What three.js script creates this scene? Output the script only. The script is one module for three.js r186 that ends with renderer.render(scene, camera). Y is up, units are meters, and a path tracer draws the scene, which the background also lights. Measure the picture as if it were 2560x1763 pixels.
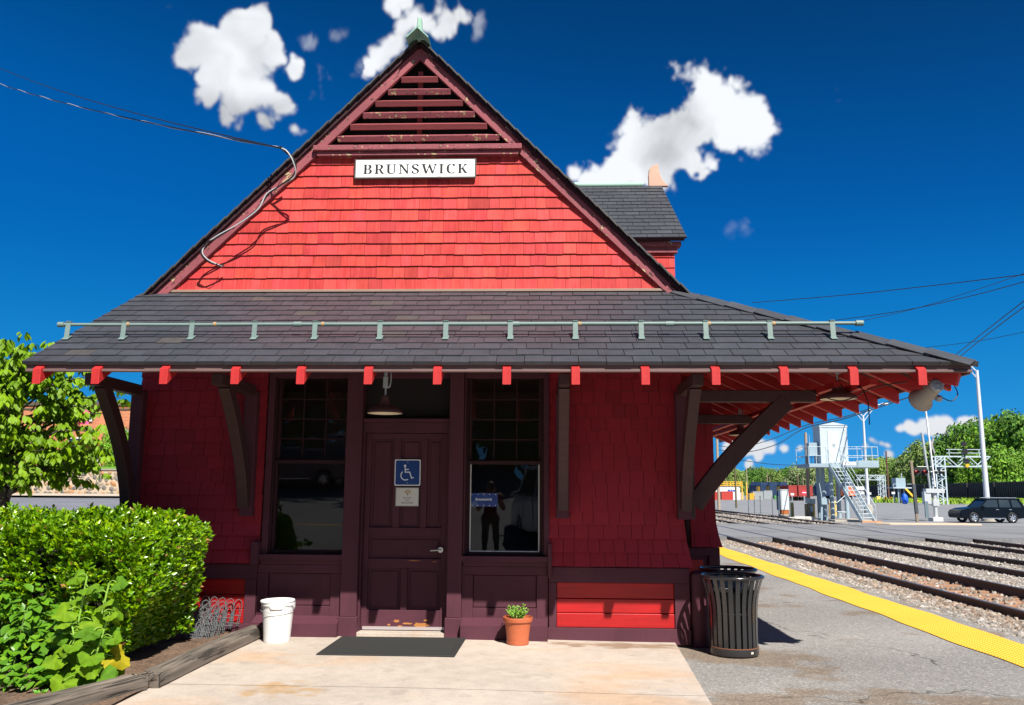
import * as THREE from 'three';
import { RoundedBoxGeometry } from 'three/addons/geometries/RoundedBoxGeometry.js';
import { mergeGeometries, toCreasedNormals } from 'three/addons/utils/BufferGeometryUtils.js';
import { MarchingCubes } from 'three/addons/objects/MarchingCubes.js';

// ---------- camera, sun, exposure ----------
const V3 = (x, y, z) => new THREE.Vector3(x, y, z);
const scene = new THREE.Scene();
const camera = new THREE.PerspectiveCamera(44.4, 1024 / 705, 0.05, 6000);
const camRight = V3(0.99922661, 0.00618846, -0.03883139), camUp = V3(0, 0.9875379, 0.15738134), camBack = V3(0.03932142, -0.15725962, 0.98677416);
camera.position.set(0, 1.55, 9.6);
camera.quaternion.setFromRotationMatrix(new THREE.Matrix4().makeBasis(camRight, camUp, camBack));
camera.updateMatrixWorld();
const renderer = new THREE.WebGLRenderer({ antialias: true });
renderer.toneMapping = THREE.LinearToneMapping;
renderer.toneMappingExposure = 1.75;
renderer.shadowMap.enabled = true;
const toSun = V3(0.38, 1, 0.8).normalize();
const sun = new THREE.DirectionalLight(new THREE.Color(1, 0.95, 0.87), 5);
sun.position.copy(toSun).multiplyScalar(60); sun.target.position.set(0, 0, 0);
sun.castShadow = true; sun.shadow.radius = 1;
Object.assign(sun.shadow.camera, { left: -60, right: 60, top: 60, bottom: -60, near: 1, far: 200 });
sun.shadow.mapSize.set(4096, 4096);
scene.add(sun, sun.target);

// ---------- random numbers and noise ----------
function rng(seed) { let s = seed >>> 0; return () => { s = (s + 0x6D2B79F5) | 0; let t = Math.imul(s ^ (s >>> 15), 1 | s); t = (t + Math.imul(t ^ (t >>> 7), 61 | t)) ^ t; return ((t ^ (t >>> 14)) >>> 0) / 4294967296; }; }
const lerp = (a, b, t) => a + (b - a) * t, clamp = (x, a = 0, b = 1) => Math.min(b, Math.max(a, x));
const sstep = (a, b, x) => { const t = clamp((x - a) / (b - a)); return t * t * (3 - 2 * t); };
function hash(x, y, s) { let h = Math.imul(x, 374761393) ^ Math.imul(y, 668265263) ^ Math.imul(s, 974634777); h = Math.imul(h ^ (h >>> 13), 1274126177); return ((h ^ (h >>> 16)) >>> 0) / 4294967296; }
function vnoise(x, y, px, py, s) {           // value noise, wraps after px, py cells
  const xi = Math.floor(x), yi = Math.floor(y), fx = x - xi, fy = y - yi, u = fx * fx * (3 - 2 * fx), v = fy * fy * (3 - 2 * fy);
  const w = (a, p) => ((a % p) + p) % p, x0 = w(xi, px), x1 = w(xi + 1, px), y0 = w(yi, py), y1 = w(yi + 1, py);
  return lerp(lerp(hash(x0, y0, s), hash(x1, y0, s), u), lerp(hash(x0, y1, s), hash(x1, y1, s), u), v);
}
function fbm(x, y, px, py, s, oct = 4) { let a = 0, w = 0.5, t = 0; for (let i = 0; i < oct; i++) { a += w * vnoise(x, y, px, py, s + i * 17); t += w; x *= 2; y *= 2; px *= 2; py *= 2; w *= 0.5; } return a / t; }

// ---------- sky ----------
function skyTexture() {
  const W = 4096, Hh = 2048, data = new Float32Array(W * Hh * 4), r = rng(5);
  const f = 2160, toAz = (px, py) => {       // the place in the sky of a point of the photograph, as azimuth and elevation
    const d = V3(0, 0, 0).addScaledVector(camRight, (px - 1280) / f).addScaledVector(camUp, (881.5 - py) / f).addScaledVector(camBack, -1).normalize();
    return [Math.atan2(d.x, -d.z), Math.asin(d.y)];
  };
  const clouds = [];
  const C = (ox, oy, sc, list, k = 1) => { for (const [x, y, rad] of list) { const [az, el] = toAz(ox + x / sc, oy + y / sc); clouds.push([az, el, rad / sc / f, k]); } };
  C(0, 0, 1.9956, [[1290, 70, 80], [1200, 140, 115], [1050, 235, 125], [930, 275, 75], [1210, 280, 180], [1140, 390, 125], [1350, 250, 70], [1470, 330, 60], [1180, 480, 130], [1290, 530, 150], [1420, 520, 75], [1130, 590, 70], [1320, 625, 55], [1030, 500, 60]]);
  C(0, 0, 1.9956, [[1150, 710, 70], [1200, 690, 50], [1545, 215, 34], [1530, 40, 40], [1660, 170, 40], [1560, 330, 50], [1540, 470, 40], [1230, 5, 40], [830, 5, 30], [1790, 330, 40]], 0.4);
  C(700, 0, 2.216, [[480, 375, 50], [560, 300, 65], [640, 240, 75], [690, 160, 70], [780, 130, 80], [890, 100, 80], [980, 70, 55], [860, 180, 55], [610, 20, 70], [690, 20, 55], [640, 70, 40]], 0.999);
  C(700, 0, 2.216, [[70, 370, 75], [150, 230, 40], [50, 570, 70], [300, 190, 30], [150, 50, 40], [1100, 130, 50], [350, 170, 40], [1470, 730, 40]], 0.4);
  C(0, 0, 0.9055, [[1300, 388, 28], [1335, 402, 36], [1390, 395, 46], [1420, 345, 66], [1470, 300, 70], [1500, 345, 72], [1560, 265, 84], [1600, 240, 70], [1650, 270, 66], [1695, 255, 54], [1718, 290, 42], [1560, 325, 64], [1470, 380, 44], [1520, 300, 84], [1490, 335, 84], [1535, 315, 80], [1450, 350, 76]]);
  C(0, 0, 0.9055, [[1690, 510, 24], [1880, 205, 22], [1240, 295, 14], [1760, 495, 16]], 0.0);
  C(1700, 850, 1.7477, [[230, 466, 36], [280, 462, 40], [340, 468, 40], [400, 480, 36], [460, 482, 28], [520, 487, 26], [560, 470, 22], [350, 515, 26], [820, 452, 42], [870, 462, 30], [790, 470, 26], [900, 468, 20], [965, 388, 20], [1010, 382, 26], [1060, 384, 20], [1100, 378, 30], [1150, 374, 34], [1190, 380, 20], [1245, 353, 18], [1275, 352, 16], [900, 512, 26], [300, 545, 20]], 0.999);
  for (let i = 0; i < 26; i++) {             // the same kind of clouds all round
    const az = (i / 26) * 6.283 + r() * 0.2, el = 0.07 + r() * r() * 0.9; if (Math.abs(Math.atan2(Math.sin(az), Math.cos(az))) < 0.75 && el < 0.75) continue;
    for (let k = 0; k < 9; k++) clouds.push([az + (r() - 0.5) * 0.22, el + (r() - 0.5) * 0.1, 0.02 + r() * 0.045, 0.95]);
  }
  const dens = new Float32Array(W * Hh).fill(-9), thick = new Float32Array(W * Hh).fill(1);
  for (const [az, el, rad, k] of clouds) {
    const R = rad * 2.3, ce = Math.cos(el), y0 = Math.floor(((el - R) / Math.PI + 0.5) * Hh), y1 = Math.ceil(((el + R) / Math.PI + 0.5) * Hh), xc = (Math.atan2(-Math.cos(az), Math.sin(az)) / 6.28319 + 0.5) * W, xr = R / ce / 6.28319 * W;
    for (let y = Math.max(0, y0); y < Math.min(Hh, y1); y++) for (let x = Math.floor(xc - xr); x <= xc + xr; x++) {
      const wa = (fbm(x * 0.055, y * 0.055, 9999, 9999, 401, 4) - 0.5) * 1.7 * rad, wb = (fbm(x * 0.055 + 70, y * 0.055 + 30, 9999, 9999, 402, 4) - 0.5) * 1.7 * rad, dx = (x - xc) / xr * R + wa, dy = ((y + 0.5) / Hh - 0.5) * Math.PI - el + wb, q = 1 - Math.hypot(dx, dy) / rad; if (q < -1.25) continue;
      const i = y * W + ((x % W) + W) % W, e = dens[i], w = q * (k < 1 ? 0.8 : 1) - (1 - k) * 0.35; if (w > e) thick[i] = k; dens[i] = Math.max(e, w) + (e > 0 && w > 0 ? 0.3 * Math.min(e, w) : 0);
    }
  }
  const zen = [0.0, 0.025, 0.1], mid = [0.0, 0.07, 0.265], hor = [0.0, 0.165, 0.41];
  for (let y = 0; y < Hh; y++) {
    const el = ((y + 0.5) / Hh - 0.5) * Math.PI, s = Math.max(0, Math.sin(el));
    for (let x = 0; x < W; x++) {
      const i = y * W + x, a = ((x + 0.5) / W - 0.5) * 6.28319, dx = Math.cos(a) * Math.cos(el), dz = Math.sin(a) * Math.cos(el);
      const cosSun = dx * toSun.x + s * toSun.y + dz * toSun.z;
      const side = dx * 0.9 - dz * 0.15;               // the air is a little darker away to the right, as a polarised sky is
      let t = s < 0.33 ? sstep(0, 0.33, s) : 1, t2 = sstep(0.24, 0.58, s + 0.1 * side), c = [0, 1, 2].map((k) => lerp(lerp(hor[k], mid[k], t), zen[k], t2));
      const glow = 0.16 * Math.exp(-(1 - cosSun) * 5) + 0.03 * Math.max(0, cosSun) ** 2 + 0.05 * Math.exp(-s * 14);
      c = [c[0] + glow * 0.8, c[1] + glow * 0.9, c[2] + glow];
      let q = dens[i];
      if (q > -1.25) {
        const u = x * 0.026, v = y * 0.026, wx = fbm(u * 0.7 + 9, v * 0.7, 4096, 4096, 61, 3) - 0.5;
        const n = fbm(u + wx * 2.2, v * 1.15 + wx, 4096, 4096, 7, 6), n2 = fbm(u * 0.55 + 40, v * 0.75 + 11, 4096, 4096, 31, 4);
        const tk = thick[i], e = tk < 0.99 ? Math.min(q, 0.16) * 0.7 + (n - 0.5) * 4.6 - 0.12 : Math.min(q, 0.9) * 1.5 + (n - 0.5) * 2.9 + 0.04, al = (tk < 0.99 ? sstep(0.0, 1.0, e) : sstep(0.0, 0.6, e)) * (tk < 0.99 ? 0.2 + 0.4 * tk : 0.97);
        const body = clamp(0.5 + 0.6 * (n2 - 0.47) + 0.4 * (n - 0.5) + 0.05 * sstep(0, 0.8, e), 0.3, 0.6), low = 1 - 0.3 * Math.exp(-s * 9);
        const cl = [body * 0.94 * low, body * 0.965 * low, body * low];
        c = c.map((b, k) => lerp(b, cl[k], al));
      }
      if (el < 0) c = [0.16, 0.16, 0.17];
      data.set([c[0], c[1], c[2], 1], i * 4);
    }
  }
  const t = new THREE.DataTexture(data, W, Hh, THREE.RGBAFormat, THREE.FloatType);
  t.mapping = THREE.EquirectangularReflectionMapping; t.minFilter = t.magFilter = THREE.LinearFilter; t.needsUpdate = true; return t;
}
const sky = skyTexture();
scene.background = sky; scene.environment = sky;

// ---------- object helpers ----------
const used = {};
function numbered(n) { used[n] = (used[n] ?? 0) + 1; return used[n] === 1 ? n : `${n}_${String(used[n] - 1).padStart(3, '0')}`; }
function tag(o, label, category, group) { o.userData = { ...o.userData, label, category }; if (group) o.userData.group = group; return o; }
function thing(name, label, category, [x, y, z] = [0, 0, 0], turn = 0, group) {
  const o = new THREE.Group(); o.name = numbered(name); o.position.set(x, y, z); o.rotation.y = turn; scene.add(o); return tag(o, label, category, group);
}
function part(parent, name, g, m) { const o = new THREE.Mesh(Array.isArray(g) ? merge(g) : g, m); o.name = name; parent.add(o); return o; }
function holder(parent, name) { const o = new THREE.Group(); o.name = name; parent.add(o); return o; }
function struct(name, g, m) { const o = new THREE.Mesh(Array.isArray(g) ? merge(g) : g, m); o.name = numbered(name); o.userData.kind = 'structure'; scene.add(o); return o; }
function single(name, label, category, g, m, group) { const o = new THREE.Mesh(Array.isArray(g) ? merge(g) : g, m); o.name = numbered(name); scene.add(o); return tag(o, label, category, group); }
function copyOf(src, label, [x, y, z], turn = 0) { const r = src.clone(); r.name = numbered(src.name.replace(/_\d{3}$/, '')); r.userData = { ...src.userData, label: label ?? src.userData.label }; r.position.set(x, y, z); r.rotation.y = turn; scene.add(r); return r; }
function merge(list) {
  const l = list.map((g) => { g = g.index ? g.toNonIndexed() : g; for (const k of Object.keys(g.attributes)) if (!['position', 'normal', 'uv', 'color'].includes(k)) g.deleteAttribute(k); return g; });
  const anyColor = l.some((g) => g.attributes.color);
  for (const g of l) {
    if (!g.attributes.uv) g.setAttribute('uv', new THREE.BufferAttribute(new Float32Array(g.attributes.position.count * 2), 2));
    if (anyColor && !g.attributes.color) tint(g, [1, 1, 1]);
    if (!anyColor) g.deleteAttribute('color');
  }
  return l.length === 1 ? l[0] : mergeGeometries(l);
}
function tint(g, c) { const n = g.attributes.position.count, a = new Float32Array(n * 3); for (let i = 0; i < n; i++) a.set(c, i * 3); g.setAttribute('color', new THREE.BufferAttribute(a, 3)); return g; }
function uvBox(g, ox = 0, oy = 0) {             // uv in metres from the dominant axis of the normal
  g = g.index ? g.toNonIndexed() : g; const p = g.attributes.position, n = g.attributes.normal, uv = new Float32Array(p.count * 2);
  for (let i = 0; i < p.count; i++) {
    const ax = Math.abs(n.getX(i)), ay = Math.abs(n.getY(i)), az = Math.abs(n.getZ(i)), x = p.getX(i), y = p.getY(i), z = p.getZ(i);
    if (az >= ax && az >= ay) uv.set([x + ox, y + oy], i * 2); else if (ax >= ay) uv.set([z + ox, y + oy], i * 2); else uv.set([x + ox, z + oy], i * 2);
  }
  g.setAttribute('uv', new THREE.BufferAttribute(uv, 2)); return g;
}
let seedUV = 0;
function bx(w, h, d, x, y, z, rx = 0, ry = 0, rz = 0, r = 0.004) {   // a box with eased edges, uv in metres
  const s = Math.min(w, h, d), g = s > 0.012 && r > 0 ? new RoundedBoxGeometry(w, h, d, 1, Math.min(r, s * 0.3)) : new THREE.BoxGeometry(w, h, d);
  seedUV++; const u = uvBox(g, hash(seedUV, 3, 1) * 7, hash(seedUV, 5, 2) * 7);
  if (rx || ry || rz) u.applyMatrix4(new THREE.Matrix4().makeRotationFromEuler(new THREE.Euler(rx, ry, rz)));
  return u.translate(x, y, z);
}
const bb = (x0, x1, y0, y1, z0, z1, r) => bx(Math.abs(x1 - x0), Math.abs(y1 - y0), Math.abs(z1 - z0), (x0 + x1) / 2, (y0 + y1) / 2, (z0 + z1) / 2, 0, 0, 0, r);
function beam(a, b, w, h, r = 0.004, up = V3(0, 1, 0)) {      // a square bar from a to b: w across, h up
  const d = b.clone().sub(a), L = d.length(), z = d.clone().normalize(), x = up.clone().cross(z).normalize(), y = z.clone().cross(x);
  return bx(w, h, L, 0, 0, 0, 0, 0, 0, r).applyMatrix4(new THREE.Matrix4().makeBasis(x, y, z).setPosition(a.clone().add(b).multiplyScalar(0.5)));
}
function rod(a, b, r0, r1 = r0, n = 8) { const d = b.clone().sub(a), g = new THREE.CylinderGeometry(r1, r0, d.length(), n); return g.applyMatrix4(new THREE.Matrix4().makeRotationFromQuaternion(new THREE.Quaternion().setFromUnitVectors(V3(0, 1, 0), d.normalize())).setPosition(a.clone().add(b).multiplyScalar(0.5))); }
function tube(pts, r, seg = 24, n = 6) { return new THREE.TubeGeometry(new THREE.CatmullRomCurve3(pts), seg, r, n); }
function lathe(pts, n = 32) { return new THREE.LatheGeometry(pts.map(([x, y]) => new THREE.Vector2(x, y)), n); }
function extrude(pts, depth, bevel = 0.004) { const s = new THREE.Shape(pts.map(([x, y]) => new THREE.Vector2(x, y))); return new THREE.ExtrudeGeometry(s, { depth, bevelEnabled: bevel > 0, bevelThickness: bevel, bevelSize: bevel, bevelSegments: 1, curveSegments: 12 }); }
function sweep2(center, th) {           // the outline of a band of thickness th round a line of 2-D points
  const L = [], R = [];
  center.forEach(([x, y], i) => { const p = center[Math.max(0, i - 1)], q = center[Math.min(center.length - 1, i + 1)], dx = q[0] - p[0], dy = q[1] - p[1], l = Math.hypot(dx, dy), t = typeof th === 'function' ? th(i / (center.length - 1)) : th; L.push([x - dy / l * t / 2, y + dx / l * t / 2]); R.push([x + dy / l * t / 2, y - dx / l * t / 2]); });
  return [...L, ...R.reverse()];
}
const bez = (a, b, c, n = 10) => Array.from({ length: n + 1 }, (_, i) => { const t = i / n; return [0, 1].map((k) => (1 - t) ** 2 * a[k] + 2 * t * (1 - t) * b[k] + t * t * c[k]); });

// ---------- textures and materials ----------
function tex(w, h, fn, { srgb = true, rx = 1, ry = 1, clampTo = false } = {}) {
  const d = new Uint8Array(w * h * 4);
  for (let y = 0; y < h; y++) for (let x = 0; x < w; x++) { const c = fn((x + 0.5) / w, (y + 0.5) / h), a = typeof c === 'number' ? [c, c, c] : c; for (let k = 0; k < 3; k++) { const v = clamp(a[k]); d[(y * w + x) * 4 + k] = 255 * (srgb ? (v <= 0.0031308 ? v * 12.92 : 1.055 * v ** (1 / 2.4) - 0.055) : v); } d[(y * w + x) * 4 + 3] = 255; }
  const t = new THREE.DataTexture(d, w, h); t.wrapS = t.wrapT = clampTo ? THREE.ClampToEdgeWrapping : THREE.RepeatWrapping; t.magFilter = THREE.LinearFilter; t.minFilter = THREE.LinearMipmapLinearFilter; t.generateMipmaps = true;
  t.repeat.set(rx, ry); if (srgb) t.colorSpace = THREE.SRGBColorSpace; t.needsUpdate = true; return t;
}
const T = {};
T.mottle = tex(512, 512, (u, v) => 0.72 + 0.2 * fbm(u * 4, v * 4, 4, 4, 1, 5) + 0.16 * (vnoise(u * 128, v * 128, 128, 128, 2) - 0.5) + 0.08);
T.grain = tex(512, 512, (u, v) => { const g = fbm(u * 64, v * 3, 64, 3, 4, 4), b = fbm(u * 5, v * 4, 5, 4, 9, 4); return 0.62 + 0.34 * g + 0.22 * (b - 0.5) + 0.04; });
T.grainH = tex(512, 512, (u, v) => { const g = fbm(u * 3, v * 64, 3, 64, 14, 4), b = fbm(u * 4, v * 5, 4, 5, 19, 4); return 0.62 + 0.34 * g + 0.22 * (b - 0.5) + 0.04; });
T.grainBump = tex(512, 512, (u, v) => fbm(u * 80, v * 4, 80, 4, 4, 3), { srgb: false });
T.bump = tex(512, 512, (u, v) => 0.6 * fbm(u * 24, v * 24, 24, 24, 41, 4) + 0.4 * vnoise(u * 160, v * 160, 160, 160, 42), { srgb: false });
T.shingle = tex(1024, 1024, (u, v) => {         // weathered red paint: chalky faded areas and deeper red streaks down the wood grain
  const st = fbm(u * 70, v * 5, 70, 5, 3, 3), big = fbm(u * 5, v * 4, 5, 4, 8, 4), sp = vnoise(u * 200, v * 90, 200, 90, 11), k = clamp(0.5 + (st - 0.5) * 0.9 + (big - 0.5) * 1.5), chip = sstep(0.86, 0.9, fbm(u * 46, v * 22, 46, 22, 77, 2)) * sstep(0.5, 0.62, big);
  let c = [lerp(0.72, 1.04, k), lerp(0.4, 1.1, k), lerp(0.4, 1.1, k)].map((x) => x * (0.95 + 0.08 * sp)); return chip > 0.5 ? [0.9, 2, 2].map((x) => Math.min(1, x * 0.9)) : c;
});
T.slate = tex(1024, 1024, (u, v) => {
  const n = fbm(u * 10, v * 10, 10, 10, 21, 5), st = fbm(u * 90, v * 4, 90, 4, 22, 3), f = vnoise(u * 300, v * 300, 300, 300, 23);
  const k = 0.62 + 0.36 * n + 0.18 * (st - 0.5) + 0.1 * (f - 0.5), rust = sstep(0.66, 0.8, fbm(u * 40, v * 5, 40, 5, 27, 3)) * 0.3; return [k + rust * 0.5, k + rust * 0.22, k];
});
T.peel = tex(1024, 1024, (u, v) => {           // old dark red paint: chips down to bare wood, cracks
  const n = fbm(u * 26, v * 30, 26, 30, 51, 4), m = fbm(u * 3, v * 5, 3, 5, 52, 3), cr = fbm(u * 24, v * 70, 24, 70, 53, 3), k = 0.75 + 0.5 * (m - 0.5) + 0.15 * vnoise(u * 90, v * 180, 90, 180, 54);
  let c = [0.31 * k, 0.074 * k, 0.09 * k]; const chip = n + 0.5 * (m - 0.5);
  if (chip > 0.69) c = chip > 0.715 ? [0.50, 0.36, 0.2].map((x) => x * (0.7 + 0.5 * cr)) : [0.07, 0.02, 0.02]; else if (cr > 0.74) c = [0.05, 0.014, 0.015]; return c;
});
T.wear = tex(1024, 1024, (u, v) => {           // purple-brown trim paint with a few worn specks
  const b = fbm(u * 4, v * 4, 4, 4, 61, 5), st = fbm(u * 60, v * 5, 60, 5, 62, 3), n = fbm(u * 50, v * 30, 50, 30, 63, 3), k = 0.72 + 0.4 * b + 0.16 * (st - 0.5); return n > 0.79 && b > 0.52 ? [0.9, 0.9, 0.75] : [k, k, k];
});
const mat = (color, rough = 0.7, o = {}) => { const m = new THREE.MeshPhysicalMaterial({ color: Array.isArray(color) ? new THREE.Color().setRGB(...color) : color, roughness: rough, ...o }); return m; };
const M = {
  shadePaintedShingle: mat([0.36, 0.014, 0.03], 0.7, { map: T.mottle, vertexColors: true, bumpMap: T.grainBump, bumpScale: 0.0012 }),  // darker than the gable red: the shade under the eaves is painted in
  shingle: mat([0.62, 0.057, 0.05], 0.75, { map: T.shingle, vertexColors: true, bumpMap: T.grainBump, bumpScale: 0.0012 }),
  redPlank: mat([0.45, 0.006, 0.008], 0.5, { map: T.grainH, bumpMap: T.bump, bumpScale: 0.0006 }),
  redWood: mat([0.54, 0.021, 0.021], 0.6, { map: T.grainH, bumpMap: T.bump, bumpScale: 0.0015 }),
  trim: mat([0.086, 0.027, 0.041], 0.65, { specularIntensity: 0.5, map: T.wear, bumpMap: T.bump, bumpScale: 0.0006 }),
  trimDark: mat([0.035, 0.011, 0.015], 0.65, { specularIntensity: 0.5, map: T.wear }),
  peel: mat([1, 1, 1], 0.75, { map: T.peel, bumpMap: T.bump, bumpScale: 0.002 }),
  louver: mat([0.3, 0.058, 0.064], 0.75, { map: T.grainH, bumpMap: T.bump, bumpScale: 0.002 }),
  bracket: mat([0.06, 0.023, 0.024], 0.65, { map: T.grain, bumpMap: T.bump, bumpScale: 0.0015 }),
  slate: mat([0.05, 0.052, 0.06], 0.62, { map: T.slate, vertexColors: true, bumpMap: T.bump, bumpScale: 0.002 }),
  fascia: mat([0.17, 0.1, 0.095], 0.6, { map: T.grainH }),
  dark: mat([0.012, 0.009, 0.01], 0.9),
  copper: mat([0.26, 0.47, 0.37], 0.75, { map: T.mottle }),
  railGreen: mat([0.17, 0.245, 0.225], 0.55, { map: T.mottle }),
  steel: mat([0.55, 0.57, 0.58], 0.35, { metalness: 0.9 }),
  galv: mat([0.42, 0.5, 0.55], 0.45, { metalness: 0.3, map: T.mottle }),
  white: mat([0.72, 0.72, 0.71], 0.5), black: mat([0.012, 0.012, 0.014], 0.4), glass: mat([1, 1, 1], 0.0, { transmission: 1, thickness: 0, ior: 1.52 }),
  wood: mat([0.26, 0.2, 0.15], 0.85, { map: T.grain }), rubber: mat([0.02, 0.02, 0.02], 0.8), yellow: mat([0.8, 0.45, 0.03], 0.5), interior: mat([0.1, 0.08, 0.07], 0.9), lampWhite: mat([0.75, 0.66, 0.5], 0.5),
};
function canvasTex(w, h, draw) { const c = document.createElement('canvas'); c.width = w; c.height = h; const x = c.getContext('2d'); draw(x, w, h); const t = new THREE.CanvasTexture(c); t.colorSpace = THREE.SRGBColorSpace; return t; }
function face(w, h, t, rough = 0.5, o = {}) { return new THREE.Mesh(new THREE.PlaneGeometry(w, h), mat([1, 1, 1], rough, { map: t, ...o })); }

// ---------- terrain ----------
const EYE = camera.position, depthOf = (z) => 9.6 - z;
function groundY(x, z) {
  const d = depthOf(z);
  const right = d < 33 ? -0.42 : d < 46 ? -0.32 : -0.32 + 0.02 * sstep(46, 50, d);
  const leftRise = d < 10 ? 0 : 1.25 * sstep(11, 50, d), wl = sstep(-4.5, -8, x);
  const back = z > 13 ? Math.min((z - 13) * 0.145, 3.4) * sstep(5, 2, x) : 0;
  const plat = -0.22;
  const y0 = lerp(plat, right, sstep(5.0, 5.6, x));
  return lerp(y0, -0.16 + leftRise, wl) + back;
}
function camRay(px, py) { return V3(0, 0, 0).addScaledVector(camRight, (px - 1280) / 2160).addScaledVector(camUp, (881.5 - py) / 2160).addScaledVector(camBack, -1); }
function at(px, py, depth) { const r = camRay(px, py); return EYE.clone().addScaledVector(r, depth / -r.z); }           // a place at a given distance behind the lens
function onGround(px, depth) { const p = at(px, 1231, depth); p.y = groundY(p.x, p.z); return p; }
const YARD = -0.3;
function foot(px, py, y = YARD) { const r = camRay(px, py); return EYE.clone().addScaledVector(r, (y - EYE.y) / r.y); }     // where a line of sight meets the level yard
function drape(x0, x1, z0, z1, nx, nz, off, uvs = 1) {
  const g = new THREE.PlaneGeometry(1, 1, nx, nz), p = g.attributes.position, uv = g.attributes.uv;
  for (let i = 0; i < p.count; i++) { const x = lerp(x0, x1, p.getX(i) + 0.5), z = lerp(z0, z1, 0.5 - p.getY(i)); p.setXYZ(i, x, (typeof off === 'function' ? off(x, z) : groundY(x, z) + off), z); uv.setXY(i, x * uvs, -z * uvs); }
  g.computeVertexNormals(); return g;
}
T.asphalt = tex(1024, 1024, (u, v) => { const a = vnoise(u * 330, v * 330, 330, 330, 71), b = fbm(u * 6, v * 6, 6, 6, 72, 5), c = fbm(u * 120, v * 120, 120, 120, 73, 2); const k = 0.1 + 0.16 * Math.pow(a, 3) + 0.1 * (c - 0.5) + 0.1 * (b - 0.5); return [k, k * 0.98, k * 0.96]; });
T.yard = tex(1024, 1024, (u, v) => { const b = fbm(u * 8, v * 8, 8, 8, 75, 6), s = fbm(u * 3, v * 24, 3, 24, 76, 4); const k = 0.2 + 0.1 * (b - 0.5) + 0.08 * (s - 0.5); return [k * 0.97, k, k * 1.05]; });
T.platform = tex(2048, 2048, (u, v) => {          // worn platform asphalt over 8 m: aggregate, stains, hairline cracks
  const x = u * 8, y = v * 8, a = vnoise(u * 700, v * 700, 700, 700, 81), a2 = vnoise(u * 380, v * 380, 380, 380, 85), b = fbm(u * 5, v * 5, 5, 5, 82, 5), st = sstep(0.6, 0.75, fbm(u * 9 + 3, v * 13, 9, 13, 83, 4));
  let k = 0.19 + 0.22 * Math.pow(a, 4) + 0.07 * (a2 - 0.5) + 0.12 * (b - 0.5); let c = [k * 1.05, k, k * 0.94]; c = c.map((q, i) => q * (1 - st * [0.18, 0.32, 0.45][i]));
  const w = (fbm(u * 22, v * 22, 22, 22, 84, 4) - 0.5) * 0.7;
  const cr = Math.min(Math.abs(y - 2.9 - 0.45 * x + w), Math.abs(y - 6.3 - 0.12 * x + w * 1.2), Math.abs(x - 2.1 + 0.5 * (y - 4) + w)) + 0.02 * (b - 0.3);
  if (cr < 0.012) c = c.map((q) => q * 0.35); else if (cr < 0.03) c = c.map((q) => q * 0.8); return c;
});
T.concrete = tex(2048, 2048, (u, v) => {
  const b = fbm(u * 4, v * 4, 4, 4, 91, 6), s = sstep(0.52, 0.75, fbm(u * 6 + 2, v * 9, 6, 9, 92, 5)), a = vnoise(u * 500, v * 500, 500, 500, 93), gr = fbm(u * 60, v * 60, 60, 60, 94, 3), dk = sstep(0.72, 0.8, fbm(u * 34, v * 34, 34, 34, 95, 3));
  const k = 0.4 + 0.16 * (b - 0.5) + 0.09 * (gr - 0.5) + 0.06 * (a - 0.5); return [k * lerp(1.05, 1.12, s), k * lerp(0.895, 0.79, s), k * lerp(0.755, 0.55, s)].map((q, i) => { const x = (u - 0.6) * 6.2, z = (0.55 - v) * 6.2, s1 = sstep(0.35, 0.75, fbm(u * 40, v * 70, 40, 70, 96, 4) + 0.5 - Math.hypot((x - 0.8) / 0.75, (z - 0.3) / 0.16) * 0.55), s2 = sstep(0.35, 0.8, fbm(u * 60, v * 60, 60, 60, 97, 4) + 0.45 - Math.hypot((x + 2.1) / 0.35, (z - 2.6) / 0.3) * 0.6); return q * (1 - 0.12 * dk) * (1 - s1 * [0.4, 0.5, 0.6][i]) * (1 - s2 * [0.04, 0.25, 0.5][i]); });
});
T.ballast = tex(1024, 1024, (u, v) => { const a = vnoise(u * 60, v * 60, 60, 60, 101), b = vnoise(u * 110, v * 110, 110, 110, 102), c = fbm(u * 5, v * 5, 5, 5, 103, 4), k = 0.08 + 0.3 * Math.pow(a, 2) * b + 0.12 * b * (0.5 + c); return [k * 1.05, k * 0.95, k * 0.84]; });
T.mulch = tex(1024, 1024, (u, v) => { const a = fbm(u * 50, v * 120, 50, 120, 111, 3), b = fbm(u * 90, v * 40, 90, 40, 112, 3), c = fbm(u * 6, v * 6, 6, 6, 113, 3), k = 0.04 + 0.22 * a * b + 0.08 * (c - 0.4); return [k * 1.25, k * 0.78, k * 0.5]; });
T.lawn = tex(512, 512, (u, v) => { const a = fbm(u * 60, v * 60, 60, 60, 121, 3), b = fbm(u * 5, v * 5, 5, 5, 122, 3); return [0.07 + 0.1 * a * b, 0.17 + 0.16 * a, 0.015]; });
M.yard = mat([1, 1, 1], 0.9, { map: T.yard });
M.asphalt = mat([1, 1, 1], 0.9, { map: T.asphalt, bumpMap: T.bump, bumpScale: 0.004 });
M.platform = mat([1, 1, 1], 0.88, { map: T.platform, bumpMap: T.bump, bumpScale: 0.004 });
M.concrete = mat([1, 1, 1], 0.9, { map: T.concrete, bumpMap: T.bump, bumpScale: 0.003 });
M.ballast = mat([1, 1, 1], 0.95, { map: T.ballast, bumpMap: T.ballast, bumpScale: 0.03 });
M.mulch = mat([1, 1, 1], 1, { map: T.mulch, bumpMap: T.mulch, bumpScale: 0.02 });
M.lawn = mat([1, 1, 1], 1, { map: T.lawn, bumpMap: T.bump, bumpScale: 0.03 });
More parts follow.
